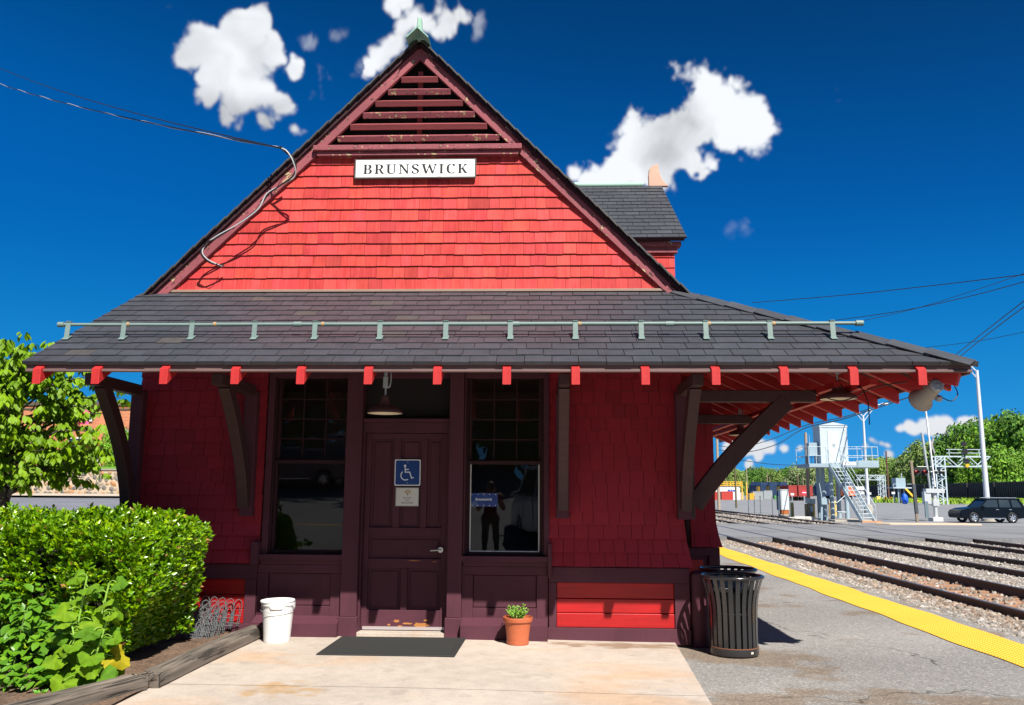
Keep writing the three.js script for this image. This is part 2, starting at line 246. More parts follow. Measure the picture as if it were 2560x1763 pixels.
{ // one sheet out to the horizon
  const xs = [], zs = [];
  for (let x = -1500; x < -120; x += 120) xs.push(x); for (let x = -120; x < -30; x += 6) xs.push(x); for (let x = -30; x < 30; x += 0.5) xs.push(x); for (let x = 30; x < 150; x += 8) xs.push(x); for (let x = 150; x <= 2400; x += 150) xs.push(x);
  for (let z = 70; z > -70; z -= 1) zs.push(z); for (let z = -70; z > -500; z -= 12) zs.push(z); for (let z = -500; z >= -3000; z -= 125) zs.push(z);
  const pos = [], uv = [], idx = [], n = xs.length; for (const z of zs) for (const x of xs) { pos.push(x, groundY(x, z), z); uv.push(x / 14, -z / 14); }
  for (let j = 0; j < zs.length - 1; j++) for (let i = 0; i < n - 1; i++) { const a = j * n + i; idx.push(a, a + n, a + 1, a + 1, a + n, a + n + 1); }
  const g = new THREE.BufferGeometry(); g.setAttribute('position', new THREE.Float32BufferAttribute(pos, 3)); g.setAttribute('uv', new THREE.Float32BufferAttribute(uv, 2)); g.setIndex(idx.reverse()); g.computeVertexNormals();
  if (g.attributes.normal.getY(5000) < 0) { g.setIndex(idx.reverse()); g.computeVertexNormals(); }
  struct('ground', g, M.yard);
}
// platform with its kerb face, concrete apron, planting bed
{ const g = uvBox(bx(9.4, 0.5, 60, 0.72, -0.33, -13, 0, 0, 0, 0.01)).translate(0, 0, 0); const p = g.attributes.position, uv = g.attributes.uv; for (let i = 0; i < p.count; i++) if (g.attributes.normal.getY(i) > 0.5) uv.setXY(i, p.getX(i) / 8 + 0.02, -p.getZ(i) / 8 + 0.1); struct('platform', g, M.platform); }
{ // apron: tilts a little down to the right; the joint across it is a real groove
  const top = (x) => 0.0 - 0.028 * sstep(-1.5, 1.4, x), mk = (z0, z1) => {
    const s = [[-3.2, z0], [1.36 - (z0 - 0.1) * 0.045, z0], [1.36 - (z1 - 0.1) * 0.045, z1], [-3.2, z1]], g = new THREE.PlaneGeometry(1, 1, 40, 24), p = g.attributes.position, uv = g.attributes.uv, pos = [];
    for (let i = 0; i < p.count; i++) { const u = p.getX(i) + 0.5, w = 0.5 - p.getY(i), z = lerp(z0, z1, w), x = lerp(-3.2, lerp(s[1][0], s[2][0], w), u); p.setXYZ(i, x, top(x), z); uv.setXY(i, x / 6.2 + 0.6, -z / 6.2 + 0.55); }
    g.computeVertexNormals(); const list = [g]; const e = 0.004;
    for (const [x0, za, x1, zb] of [[s[1][0], z0, s[2][0], z1], [-3.2, z0 + e, s[1][0], z0 + e], [-3.2, z1 - e, s[2][0], z1 - e]]) { const q = new THREE.BufferGeometry(), y0 = top(x0), y1 = top(x1); q.setAttribute('position', new THREE.Float32BufferAttribute([x0, y0, za, x0, -0.2, za, x1, -0.2, zb, x0, y0, za, x1, -0.2, zb, x1, y1, zb], 3)); q.setAttribute('uv', new THREE.Float32BufferAttribute([x0, 0, x0, 0.1, x1, 0.1, x0, 0, x1, 0.1, x1, 0].map((k) => k / 6), 2)); q.computeVertexNormals(); list.push(q); }
    return list;
  };
  struct('concrete_apron', [...mk(-0.1, 2.462), ...mk(2.47, 4.6), ...mk(4.608, 7.5)], M.concrete);
}
struct('planting_bed', drape(-9, -3.1, 0.1, 6.5, 60, 60, (x, z) => -0.01 + 0.05 * fbm(x * 3 + 50, z * 3 + 50, 999, 999, 131, 3) + 0.03 * sstep(-3.2, -4, x), 1), M.mulch);
// tactile strip: one long sheet with raised domes
{
  const x0 = 4.49, x1 = 5.2, z0 = 4, z1 = -16.6, edge = (z) => 0.02 * Math.sin(z * 1.7) + 0.012 * Math.sin(z * 4.1);
  const t = thing('tactile_strip', 'long yellow tactile warning strip along the platform edge', 'tactile paving');
  const g = new THREE.PlaneGeometry(1, 1, 1, 160), p = g.attributes.position, uv = g.attributes.uv; for (let i = 0; i < p.count; i++) { const z = lerp(z0, z1, p.getY(i) + 0.5), x = (p.getX(i) < 0 ? x0 : x1) + edge(z); p.setXYZ(i, x, -0.072, z); uv.setXY(i, x, z); } g.computeVertexNormals();
  M.tactile = mat([0.76, 0.43, 0.035], 0.65, { map: T.mottle });
  part(t, 'strip_base', g, M.tactile);
  const dg = new THREE.CylinderGeometry(0.012, 0.02, 0.008, 8), nx = 13, nz = Math.floor((z0 - z1) / 0.056), im = new THREE.InstancedMesh(dg, M.tactile, nx * nz), m4 = new THREE.Matrix4(); let k = 0;
  for (let j = 0; j < nz; j++) for (let i = 0; i < nx; i++) { const z = z0 - 0.03 - j * 0.056; im.setMatrixAt(k++, m4.makeTranslation(x0 + edge(z) + 0.024 + i * 0.0552, -0.068, z)); }
  im.name = 'dome'; im.userData.kind = 'stuff'; t.add(im);
}
// track bed, rails, sleepers, loose stones
struct('track_bed', drape(5.4, 60, 12, -24.2, 220, 120, (x, z) => { const e = sstep(5.4, 6.1, x); return lerp(-0.2, -0.3, e) + 0.02 * (fbm(x * 2, z * 2 + 90, 999, 999, 141, 3) - 0.5); }, 0.6), M.ballast);
struct('track_bed', drape(9.4, 17, -36.3, -110, 30, 60, (x, z) => -0.24 + 0.03 * (fbm(x * 2, z + 200, 999, 999, 141, 3) - 0.5), 0.6), M.ballast);
{ // the road over the rails, in slabs between the rails so that each rail lies in a real slot
  const RX = [6.78, 8.36, 10.2, 11.8, 14.0, 15.55], cuts = [5.35]; for (const x of RX) cuts.push(x - 0.075, x + 0.075); cuts.push(130);
  const list = []; for (let i = 0; i < cuts.length; i += 2) list.push(drape(cuts[i], cuts[i + 1], -23.4 + (i % 4 ? 0.35 : 0), -36.6, i === cuts.length - 2 ? 40 : 2, 12, (x, z) => -0.1 - 0.19 * sstep(20, 40, x), 0.07));
  for (let i = 0; i < cuts.length; i += 2) { const z = -23.4 + (i % 4 ? 0.35 : 0); list.push(bb(cuts[i], Math.min(cuts[i + 1], 24), -0.34, -0.104, z - 0.3, z - 0.002)); }
  M.road = mat([0.9, 0.88, 0.87], 0.9, { map: T.yard, bumpMap: T.bump, bumpScale: 0.004 });
  struct('road', list, M.road);
  M.rail = mat([0.1, 0.052, 0.034], 0.7, { map: T.mottle, metalness: 0.2 }); M.railTop = mat([0.35, 0.37, 0.4], 0.3, { metalness: 0.9 });
  M.tie = mat([0.36, 0.2, 0.12], 0.9, { map: T.grainH });
  const prof = [[-0.07, 0], [0.07, 0], [0.07, 0.012], [0.012, 0.03], [0.009, 0.145], [0.034, 0.16], [0.036, 0.193], [0.028, 0.2], [-0.028, 0.2], [-0.036, 0.193], [-0.034, 0.16], [-0.009, 0.145], [-0.012, 0.03], [-0.07, 0.012]];
  const mkRail = (len) => extrude(prof, len, 0);
  const labels = ['brown rails of the track nearest the yellow platform edge', 'brown rails of the middle track out on the pale ballast', 'brown rails of the far track beside the parking lot']; const rt = rng(31);
  for (let k = 0; k < 3; k++) {
    const t = thing('railway_track', labels[k], 'railway track', [(RX[2 * k] + RX[2 * k + 1]) / 2, -0.3, 0], 0, 'tracks beside the platform');
    for (const s of [0, 1]) { const r = part(t, 'rail', mkRail(k ? 122 : 62), M.rail); r.position.set(RX[2 * k + s] - t.position.x, 0, k ? -110 : -50); const top = part(r, 'rail_head', bx(0.05, 0.004, k ? 122 : 62, 0, 0.2005, k ? 61 : 31, 0, 0, 0, 0), M.railTop); top.name = 'rail_head'; }
    const tg = [0, 1, 2].map(() => bx(2.5, 0.14, 0.22, 0, 0, 0, 0, 0, 0, 0.015));
    for (let i = 0; i < 56; i++) { const z = 5 - i * 0.52; if (z < -23) break; const o = new THREE.Mesh(tg[i % 3], M.tie); o.name = 'sleeper'; o.position.set((rt() - 0.5) * 0.15, k === 0 ? -0.035 : -0.085, z + (rt() - 0.5) * 0.06); o.rotation.y = (rt() - 0.5) * 0.03; t.add(o); }
    if (k === 0) { const sp = [0, 1].map(() => bx(0.03, 0.05, 0.03, 0, 0, 0, 0, 0, 0, 0.006)); for (let i = 0; i < 40; i++) for (const s of [-1, 1]) for (const q of [-0.06, 0.06]) { const o = new THREE.Mesh(sp[0], M.rail); o.name = 'spike'; o.position.set(s * 0.79 - s * 0.1, 0.03, 5 - i * 0.52 + q); t.add(o); } }
  }
  // loose stones
  const sg = [0, 1, 2, 3].map((q) => { const g = new THREE.IcosahedronGeometry(1, 0), p = g.attributes.position; for (let i = 0; i < p.count; i++) { const h = 0.75 + 0.45 * hash(Math.round(p.getX(i) * 99), Math.round(p.getY(i) * 99) + Math.round(p.getZ(i) * 999), q); p.setXYZ(i, p.getX(i) * h, p.getY(i) * h * 0.7, p.getZ(i) * h); } g.computeVertexNormals(); return g; });
  const sm = mat([1, 1, 1], 0.9), r = rng(77), spots = [];
  const put = (x0, x1, z0, z1, n, y) => { for (let i = 0; i < n; i++) spots.push([lerp(x0, x1, r()), y, lerp(z0, z1, r())]); };
  put(5.35, 6.75, 3, -8, 7500, -0.27); put(5.45, 6.75, -8, -23.2, 7000, -0.27); put(8.42, 10.15, 2, -10, 8000, -0.275); put(8.42, 10.15, -10, -23.2, 7500, -0.275); put(6.84, 8.3, 3, -23, 1500, -0.3); put(10.25, 11.75, 0, -23.2, 6500, -0.27); put(11.85, 13.95, -4, -23.2, 8000, -0.27); put(14.05, 17, -6, -23.2, 6000, -0.28); put(9.4, 17, -36.6, -60, 4000, -0.22);
  const grp = thing('ballast_stones', 'pale grey and tan crushed stones lying between the rails', 'gravel'); grp.userData.kind = 'stuff';
  sg.forEach((g, q) => {
    const mine = spots.filter((_, i) => i % 4 === q), im = new THREE.InstancedMesh(g, sm, mine.length), m4 = new THREE.Matrix4(), qt = new THREE.Quaternion(), col = new THREE.Color();
    mine.forEach(([x, y, z], i) => { const s = 0.028 + 0.032 * r(), edge = x < 6.1 ? lerp(0.07, 0, (x - 5.35) / 0.75) : 0; qt.setFromEuler(new THREE.Euler(r() * 6, r() * 6, r() * 6)); im.setMatrixAt(i, m4.compose(V3(x, y + edge + s * 0.35 + r() * 0.012, z), qt, V3(s, s, s))); const k = 0.14 + 0.34 * r() * r() + 0.06 * r(), w = r(), rusty = x > 6.2 && x < 8.9 ? r() * 0.8 : r() * r() * 0.6; im.setColorAt(i, col.setRGB(k * lerp(1, 1.0, rusty), k * lerp(0.94, 0.62, rusty), k * lerp(0.86, 0.36, rusty))); });
    im.name = 'stones'; im.userData.kind = 'stuff'; grp.add(im);
  });
}

// ---------- the station ----------
const station = thing('station_building', 'small red shingled train station with a steep gable and slate skirt roof', 'train station');
const P = (parent, name, g, m) => part(parent, name, g, m);
// pieces of a coursed covering: each a thin wedge, thick at its butt, clipped to a region
function clipPoly(poly, region) {
  let out = poly;
  for (let i = 0; i < region.length && out.length; i++) {
    const [ax, ay] = region[i], [bx_, by] = region[(i + 1) % region.length], inside = ([x, y]) => (bx_ - ax) * (y - ay) - (by - ay) * (x - ax) >= -1e-9, inp = out; out = [];
    for (let j = 0; j < inp.length; j++) { const p = inp[j], q = inp[(j + 1) % inp.length], a = inside(p), b = inside(q); if (a) out.push(p); if (a !== b) { const d1 = (bx_ - ax) * (p[1] - ay) - (by - ay) * (p[0] - ax), d2 = (bx_ - ax) * (q[1] - ay) - (by - ay) * (q[0] - ax), t = d1 / (d1 - d2); out.push([lerp(p[0], q[0], t), lerp(p[1], q[1], t)]); } }
  }
  return out;
}
const polyArea = (p) => { let a = 0; for (let i = 0; i < p.length; i++) { const q = p[(i + 1) % p.length]; a += p[i][0] * q[1] - q[0] * p[i][1]; } return a / 2; };
function wedge(poly, map, v0, v1, tButt, tTop, back, color, uo, edgeTone = 1) {
  const col = [], pos = [], uv = [], n = poly.length, N = (v) => lerp(tButt, tTop, clamp((v - v0) / (v1 - v0))), put = (u, v, d) => { const p = map(u, v, d); pos.push(p.x, p.y, p.z); uv.push(u + uo[0], v + uo[1]); };
  for (let i = 1; i < n - 1; i++) for (const k of [0, i, i + 1]) { put(poly[k][0], poly[k][1], N(poly[k][1])); col.push(...color); }
  for (let i = 0; i < n; i++) { const a = poly[i], b = poly[(i + 1) % n]; put(...a, N(a[1])); put(...a, back); put(...b, back); put(...a, N(a[1])); put(...b, back); put(...b, N(b[1])); const end = Math.abs(b[1] - a[1]) < 0.4 * Math.abs(b[0] - a[0]) ? edgeTone : Math.sqrt(edgeTone); for (let q = 0; q < 6; q++) col.push(...color.map((x) => x * end)); }  // side faces coloured darker than the front, most along the horizontal edges
  const g = new THREE.BufferGeometry(); g.setAttribute('position', new THREE.Float32BufferAttribute(pos, 3)); g.setAttribute('uv', new THREE.Float32BufferAttribute(uv, 2)); g.setAttribute('color', new THREE.Float32BufferAttribute(col, 3)); g.computeVertexNormals(); return g;
}
function courses({ region, map, v0, v1, pitch, w, gap = 0.004, butt = 0.02, jitter = 0.3, tone, seed, stagger = false, over = 0.02, wob = 0.003, edgeTone = 1, tTop = 0.002 }) {
  const r = rng(seed), out = [], us = region.map((p) => p[0]), u0 = Math.min(...us) - 0.3, u1 = Math.max(...us) + 0.3; let row = 0;
  for (let v = v0; v < v1 - 0.01; v += pitch, row++) {
    let u = u0 - (stagger ? (row % 2) * w * 0.5 + r() * 0.03 : r() * w);
    while (u < u1) {
      const ww = w * (1 + (r() - 0.5) * 2 * jitter) * (jitter > 0.25 && r() < 0.12 ? 1.8 : 1), a = u + gap / 2, b = u + ww - gap / 2, dy = (r() - 0.5) * 2 * wob, dz = (r() - 0.5) * wob * 0.8, sk = (r() - 0.5) * wob;
      let q = [[a, v + dy], [b, v + dy + sk], [b, v + pitch + over], [a, v + pitch + over]]; q = clipPoly(q, region);
      if (q.length > 2 && polyArea(q) > 0.0006) out.push({ g: wedge(q, map, v, v + pitch + over, butt + dz, tTop + Math.max(0, dz), -0.016, tone(r, (a + b) / 2, v), [r() * 5, r() * 5], edgeTone), area: polyArea(q), u: (a + b) / 2, v });
      u += ww;
    }
  }
  return out;
}
// walls
const FL = (y) => y < 1.16 ? 0.075 * ((1.16 - y) / 0.42) ** 1.5 : 0;                     // the flare at the foot of the shingles
const redTone = (r) => { const k = 0.82 + 0.22 * r(), d = r() < 0.09 ? 0.8 : 1; return [k * d + 0.02, k * d * d * (0.8 + 0.4 * r()), k * d * d * (0.8 + 0.35 * r())]; };
const gableWall = P(station, 'gable_wall', (() => { const s = [[-4.6, 3.72], [1.5, 3.72], [1.5, 3.74], [-0.19, 5.43], [-2.81, 5.43], [-4.5, 3.74]]; return uvBox(extrude(s, 0.14, 0)).translate(0, 0, -0.165); })(), mat([0.3, 0.03, 0.03], 0.9));
const frontWall = holder(station, 'front_wall');
const shB = (x0, x1, y0, y1) => bb(x0, x1, y0, y1, -0.165, -0.022, 0);
P(frontWall, 'backing', [shB(-4.6, -3.14, 0, 3.72), shB(0.02, 1.5, 0, 3.72), shB(-3.14, 0.02, 2.84, 3.72)], mat([0.12, 0.015, 0.018], 0.9));
const shMapFront = (u, v, n) => V3(u, v, n + FL(v));
const G = courses({ region: [[-4.32, 3.80], [1.32, 3.80], [1.32, 3.84], [-0.24, 5.40], [-2.76, 5.40], [-4.32, 3.84]], map: (u, v, n) => V3(u, v, n), v0: 3.81, v1: 5.40, pitch: 0.1365, w: 0.15, seed: 3, tone: redTone, gap: 0.003, edgeTone: 0.3 });
const sideOff = (v) => FL(v) * 1.0;
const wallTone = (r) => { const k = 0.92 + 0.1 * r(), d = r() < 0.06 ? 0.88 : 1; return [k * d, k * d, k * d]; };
const Rw = courses({ region: [[0.02, 0.74], [1.5, 0.74], [1.5, 2.95], [0.02, 2.95]], map: (u, v, n) => V3(u + FL(v) * sstep(1.1, 1.5, u), v, n + FL(v)), v0: 0.745, v1: 2.95, pitch: 0.146, w: 0.142, seed: 5, tone: wallTone, edgeTone: 0.16, tTop: -0.014, wob: 0.002, butt: 0.022, gap: 0.004, jitter: 0.22 });
const Lw = courses({ region: [[-4.6, 0.74], [-3.14, 0.74], [-3.14, 2.95], [-4.6, 2.95]], map: (u, v, n) => V3(u - FL(v) * sstep(-4.2, -4.6, u), v, n + FL(v)), v0: 0.745, v1: 2.95, pitch: 0.146, w: 0.16, seed: 6, tone: wallTone, edgeTone: 0.16, tTop: -0.014, wob: 0.002, butt: 0.022, gap: 0.004 });
{
  // the largest 300 shingles in view are parts; the rest are one part
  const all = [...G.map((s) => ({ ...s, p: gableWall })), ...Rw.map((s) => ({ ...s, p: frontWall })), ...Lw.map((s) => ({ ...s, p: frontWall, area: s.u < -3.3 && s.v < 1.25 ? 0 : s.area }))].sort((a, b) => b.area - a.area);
  all.slice(0, 300).forEach((s) => { const o = new THREE.Mesh(s.g, s.p === gableWall ? M.shingle : M.shadePaintedShingle); o.name = 'shingle'; s.p.add(o); });
  for (const p of [gableWall, frontWall]) { const l = all.slice(300).filter((s) => s.p === p).map((s) => s.g); if (l.length) P(p, 'shingle_field', l, p === gableWall ? M.shingle : M.shadePaintedShingle).userData.kind = 'stuff'; }
}
P(gableWall, 'flashing', [bb(-4.4, 1.36, 3.775, 3.805, 0.0, 0.05, 0.003)], mat([0.3, 0.2, 0.15], 0.6, { map: T.mottle }));
// side, back and inside
{
  const s = P(station, 'side_wall', [bb(1.36, 1.497, -0.1, 3.72, -10, -0.17, 0), bb(-4.6, -4.46, -0.1, 3.72, -10, -0.17, 0)], mat([0.5, 0.04, 0.04], 0.8, { map: T.shingle }));
  P(s, 'back_wall', [bb(-4.6, 1.5, -0.1, 3.72, -10.16, -10.003, 0), extrude([[-4.5, 3.725], [1.5, 3.725], [-1.5, 6.72]], 0.14, 0).translate(0, 0, -10.15)], mat([0.5, 0.04, 0.04], 0.8));
  P(station, 'room_lining', [bb(-4.45, 1.35, -0.08, 0.0, -9.9, -0.18, 0), bb(-4.45, 1.35, 3.02, 3.1, -9.99, -0.17, 0), bb(-4.45, 1.35, 0.003, 3.0, -3.4, -3.3, 0)], M.interior);
}
// lower front: wainscots, window aprons, plinth
{
  const wn = P(station, 'wainscot', [bb(0.03, 1.53, 0.575, 0.735, -0.1, 0.05), bb(0.03, 0.112, 0.1, 0.574, -0.1, 0.05), bb(1.37, 1.53, 0.1, 0.574, -0.1, 0.05), bb(0.02, 1.535, -0.05, 0.108, -0.1, 0.062), bb(-4.66, -3.145, 0.575, 0.735, -0.1, 0.05), bb(-3.27, -3.147, 0.1, 0.574, -0.1, 0.05), bb(-4.66, -4.53, 0.1, 0.574, -0.1, 0.05), bb(-4.66, -3.14, -0.05, 0.108, -0.1, 0.062)], M.trim);
  for (const [x0, x1] of [[0.113, 1.369], [-4.529, -3.271]]) for (const [y0, y1] of [[0.109, 0.256], [0.26, 0.405], [0.409, 0.573]]) { const o = P(wn, 'plank', bb(x0, x1, y0, y1, -0.06, 0.02 + (y0 < 0.2 ? 0.012 : y0 > 0.4 ? -0.008 : 0), 0.008), M.redPlank); }
  P(station, 'foundation', [bb(-3.1, 1.54, -0.14, -0.012, -0.5, 0.035, 0.01)], mat([0.3, 0.25, 0.19], 0.95, { map: T.ballast }));
}
// windows
const glassM = M.glass;
function windowAt(x0, x1, gx0, gx1, tilt) {
  const w = holder(station, 'window');
  P(w, 'casing', [bb(x0, gx0 - 0.05, 0.79, 2.84, -0.14, 0.03), bb(gx1 + 0.05, x1, 0.79, 2.84, -0.14, 0.03), bb(x0, x1, 2.79, 2.9, -0.14, 0.028)], M.trim);
  P(w, 'bead', [bb(gx0 - 0.048, gx0 - 0.03, 0.86, 2.79, -0.1, 0.0), bb(gx1 + 0.03, gx1 + 0.048, 0.86, 2.79, -0.1, 0.0)], M.trimDark);
  P(w, 'sill', [bb(x0 - 0.03, x1 + 0.03, 0.785, 0.845, -0.14, 0.085), bb(x0 + 0.005, x1 - 0.005, 0.735, 0.784, -0.14, 0.05)], M.trim);
  // lower sash
  P(w, 'lower_sash', [bb(gx0 - 0.03, gx1 + 0.03, 0.846, 0.885, -0.1, -0.035), bb(gx0 - 0.03, gx0, 0.886, 1.83, -0.1, -0.035), bb(gx1, gx1 + 0.03, 0.886, 1.83, -0.1, -0.035), bb(gx0 - 0.03, gx1 + 0.03, 1.831, 1.87, -0.1, -0.02)], M.trimDark);
  const pane = P(w, 'pane', new THREE.PlaneGeometry(gx1 - gx0, 0.945), glassM); pane.position.set((gx0 + gx1) / 2, 1.358, -0.07); pane.rotation.y = tilt;
  // upper sash: three by four lights
  const ux = [0, 1, 2, 3].map((i) => lerp(gx0, gx1, i / 3)), uy = [0, 1, 2, 3, 4].map((i) => lerp(1.88, 2.78, i / 4));
  P(w, 'upper_sash', [bb(gx0 - 0.03, gx0 + 0.006, 1.872, 2.79, -0.12, -0.062), bb(gx1 - 0.006, gx1 + 0.03, 1.872, 2.79, -0.12, -0.062)], M.trimDark);
  for (const i of [1, 2]) P(w, 'muntin', bb(ux[i] - 0.006, ux[i] + 0.006, 1.872, 2.79, -0.105, -0.075, 0.003), M.trimDark);
  for (const j of [1, 2, 3]) P(w, 'muntin', bb(gx0 + 0.006, gx1 - 0.006, uy[j] - 0.006, uy[j] + 0.006, -0.104, -0.077, 0.003), M.trimDark);
  const pg = new THREE.PlaneGeometry(ux[1] - ux[0] - 0.014, uy[1] - uy[0] - 0.014), rr = rng(Math.round(gx0 * 100) + 900);
  for (let i = 0; i < 3; i++) for (let j = 0; j < 4; j++) { const o = P(w, 'pane', pg, glassM); o.position.set((ux[i] + ux[i + 1]) / 2, (uy[j] + uy[j + 1]) / 2, -0.09); o.rotation.set((rr() - 0.5) * 0.02, (rr() - 0.5) * 0.03, 0); }
  return w;
}
const winL = windowAt(-3.12, -2.215, -3.0, -2.225, 0.0), winR = windowAt(-0.905, 0.035, -0.835, -0.075, 0.0625);
winL.userData.label = 'left front window'; winR.userData.label = 'right front window with white sash edge and blue name plate';
P(winR, 'sash_edge', [bb(-0.837, -0.827, 0.886, 1.83, -0.06, -0.034, 0), bb(-0.083, -0.073, 0.886, 1.83, -0.06, -0.034, 0), bb(-0.826, -0.084, 0.884, 0.894, -0.06, -0.033, 0)], mat([0.6, 0.62, 0.6], 0.6));
// apron panels under the windows with their sloping plinths
for (const [x0, x1] of [[-3.14, -2.212], [-0.907, 0.02]]) {
  const a = holder(station, 'window_apron');
  P(a, 'apron_frame', [bb(x0, x1, 0.645, 0.733, -0.1, 0.045), bb(x0, x0 + 0.12, 0.15, 0.644, -0.1, 0.045), bb(x1 - 0.12, x1, 0.15, 0.644, -0.1, 0.045), bb(x0 + 0.12, x1 - 0.12, 0.15, 0.3, -0.1, 0.04)], M.trim);
  P(a, 'panel', bb(x0 + 0.121, x1 - 0.121, 0.301, 0.644, -0.09, 0.022, 0.012), M.trim);
  P(a, 'plinth', extrude([[0.02, -0.02], [0.19, -0.02], [0.19, 0.135], [0.03, 0.2]], x1 - x0 - 0.01, 0.003).rotateY(-Math.PI / 2).translate(x1 - 0.005, 0, 0), M.trim);
}
// pilasters and door frame
for (const [x0, x1] of [[-2.213, -2.035], [-1.065, -0.908]]) {
  const p = P(station, 'pilaster', [bb(x0, x1, 0.2, 2.84, -0.12, 0.09, 0.006)], M.trim);
  P(p, 'base_block', bb(x0 - 0.015, x1 + 0.015, -0.02, 0.2, -0.12, 0.115, 0.008), M.trim);
}
P(station, 'corner_board', [bb(-3.2, -3.122, 0.74, 0.98, 0.0, 0.13), bb(0.02, 0.06, 0.63, 0.98, 0.05, 0.1)], M.trim);
{
  const d = holder(station, 'door'); d.userData.label = 'panelled purple-brown front door under a dark transom';
  P(d, 'door_frame', [bb(-2.033, -2.012, 0.02, 2.3, -0.12, 0.02), bb(-1.088, -1.067, 0.02, 2.3, -0.12, 0.02), bb(-2.033, -1.067, 2.175, 2.29, -0.12, 0.0), bb(-2.033, -1.067, 2.291, 2.33, -0.12, 0.045), bb(-2.033, -1.067, 2.79, 2.88, -0.12, 0.0)], M.trim);
  P(d, 'transom', [bb(-2.033, -1.067, 2.331, 2.789, -0.16, -0.09, 0)], M.dark);
  const X0 = -2.01, X1 = -1.09, f0 = -0.1, f1 = -0.048;
  const st = [bb(X0, X0 + 0.06, 0.045, 2.17, f0, f1), bb(X1 - 0.06, X1, 0.045, 2.17, f0, f1)];
  const rail = (y0, y1, a = X0 + 0.06, b = X1 - 0.06) => st.push(bb(a, b, y0, y1, f0, f1 - 0.001));
  rail(0.045, 0.255); rail(0.70, 0.80); rail(1.04, 1.135); rail(2.11, 2.17);
  st.push(bb(-1.585, -1.515, 0.256, 0.699, f0, f1 - 0.002), bb(-1.70, -1.62, 1.136, 2.109, f0, f1 - 0.002), bb(-1.39, -1.32, 1.136, 2.109, f0, f1 - 0.002));
  P(d, 'stile_and_rail', st, M.trim);
  for (const [a, b, y0, y1] of [[-1.95, -1.70, 1.136, 2.109], [-1.62, -1.39, 1.136, 2.109], [-1.32, -1.15, 1.136, 2.109], [-1.95, -1.15, 0.801, 1.039], [-1.95, -1.586, 0.256, 0.699], [-1.514, -1.15, 0.256, 0.699]]) P(d, 'panel', [bb(a, b, y0, y1, -0.095, -0.082, 0), bb(a + 0.035, b - 0.035, y0 + 0.035, y1 - 0.035, -0.09, -0.07, 0.008)], M.trim);
  P(d, 'door_sweep', bb(-1.99, -1.1, 0.05, 0.083, -0.048, -0.04, 0.002), mat([0.55, 0.5, 0.5], 0.4, { metalness: 0.5 }));
  { const r = rng(17), wp = []; for (const [x, y, w, h] of [[-1.35, 0.1, 0.1, 0.035], [-1.5, 0.115, 0.06, 0.012], [-1.62, 0.14, 0.035, 0.02], [-1.3, 0.15, 0.03, 0.01], [-1.45, 0.78, 0.08, 0.006], [-1.22, 0.77, 0.03, 0.006], [-1.7, 0.1, 0.02, 0.012], [-1.58, 0.09, 0.03, 0.008]]) wp.push(extrude(Array.from({ length: 14 }, (_, i) => { const a = i / 14 * 6.283, k = 0.55 + 0.6 * r(); return [x + Math.cos(a) * w * k, y + Math.sin(a) * h * k]; }), 0.0008, 0).translate(0, 0, f1)); P(d, 'worn_paint', wp, mat([0.5, 0.2, 0.05], 0.8, { map: T.grainH })); }
  P(d, 'threshold', bb(-2.033, -1.067, -0.03, 0.04, -0.16, 0.1, 0.01), M.concrete);
  const h = P(d, 'handle', [rod(V3(-1.15, 0.9, -0.048), V3(-1.15, 0.9, -0.005), 0.032, 0.03, 16), rod(V3(-1.15, 0.9, -0.005), V3(-1.15, 0.9, 0.012), 0.012, 0.012, 10), rod(V3(-1.143, 0.902, 0.01), V3(-1.26, 0.893, 0.012), 0.011, 0.008, 10)], M.steel);
}
// gable: vent, barge boards
{
  const v = holder(station, 'gable_vent');
  P(v, 'vent_backing', extrude([[-2.8, 5.435], [-0.2, 5.435], [-1.5, 6.7]], 0.05, 0).translate(0, 0, -0.165), M.dark);
  P(v, 'vent_sill', [bb(-2.72, -0.28, 5.45, 5.515, 0.0, 0.12, 0.008), bb(-2.68, -0.32, 5.395, 5.449, 0.0, 0.085, 0.008)], M.peel);
  P(v, 'mullion', bb(-1.53, -1.47, 5.5, 6.5, -0.09, -0.045), M.louver);
  [5.635, 5.78, 5.925, 6.07, 6.215, 6.37].forEach((y, i) => { const hw = 6.59 - y; const s = P(v, 'slat', bx(2 * hw, 0.07, 0.085, -1.5, 0, 0, 0.5, 0, (hash(i, 2, 3) - 0.5) * 0.006, 0.006).translate(0, y, 0.005), i % 2 ? M.louver : M.peel); });
  for (const s of [-1, 1]) {
    const L = 4.3, b = P(station, 'barge_board', [bx(0.125, L, 0.05, 0, 0, 0, 0, 0, 0, 0.006)], M.peel), uv = b.geometry.attributes.uv; for (let i = 0; i < uv.count; i++) uv.setXY(i, uv.getY(i) * 0.45, uv.getX(i) * 0.6 + 0.2 * s);
    b.rotation.z = s * Math.PI / 4; b.position.set(-1.5 + s * 1.5, 6.69 - 1.5, 0.035 + s * 0.001);
    P(b, 'fillet', [bx(0.022, L + 0.05, 0.05, s * 0.072, 0.02, 0.025, 0, 0, 0, 0.006)], M.trimDark);
  }
}
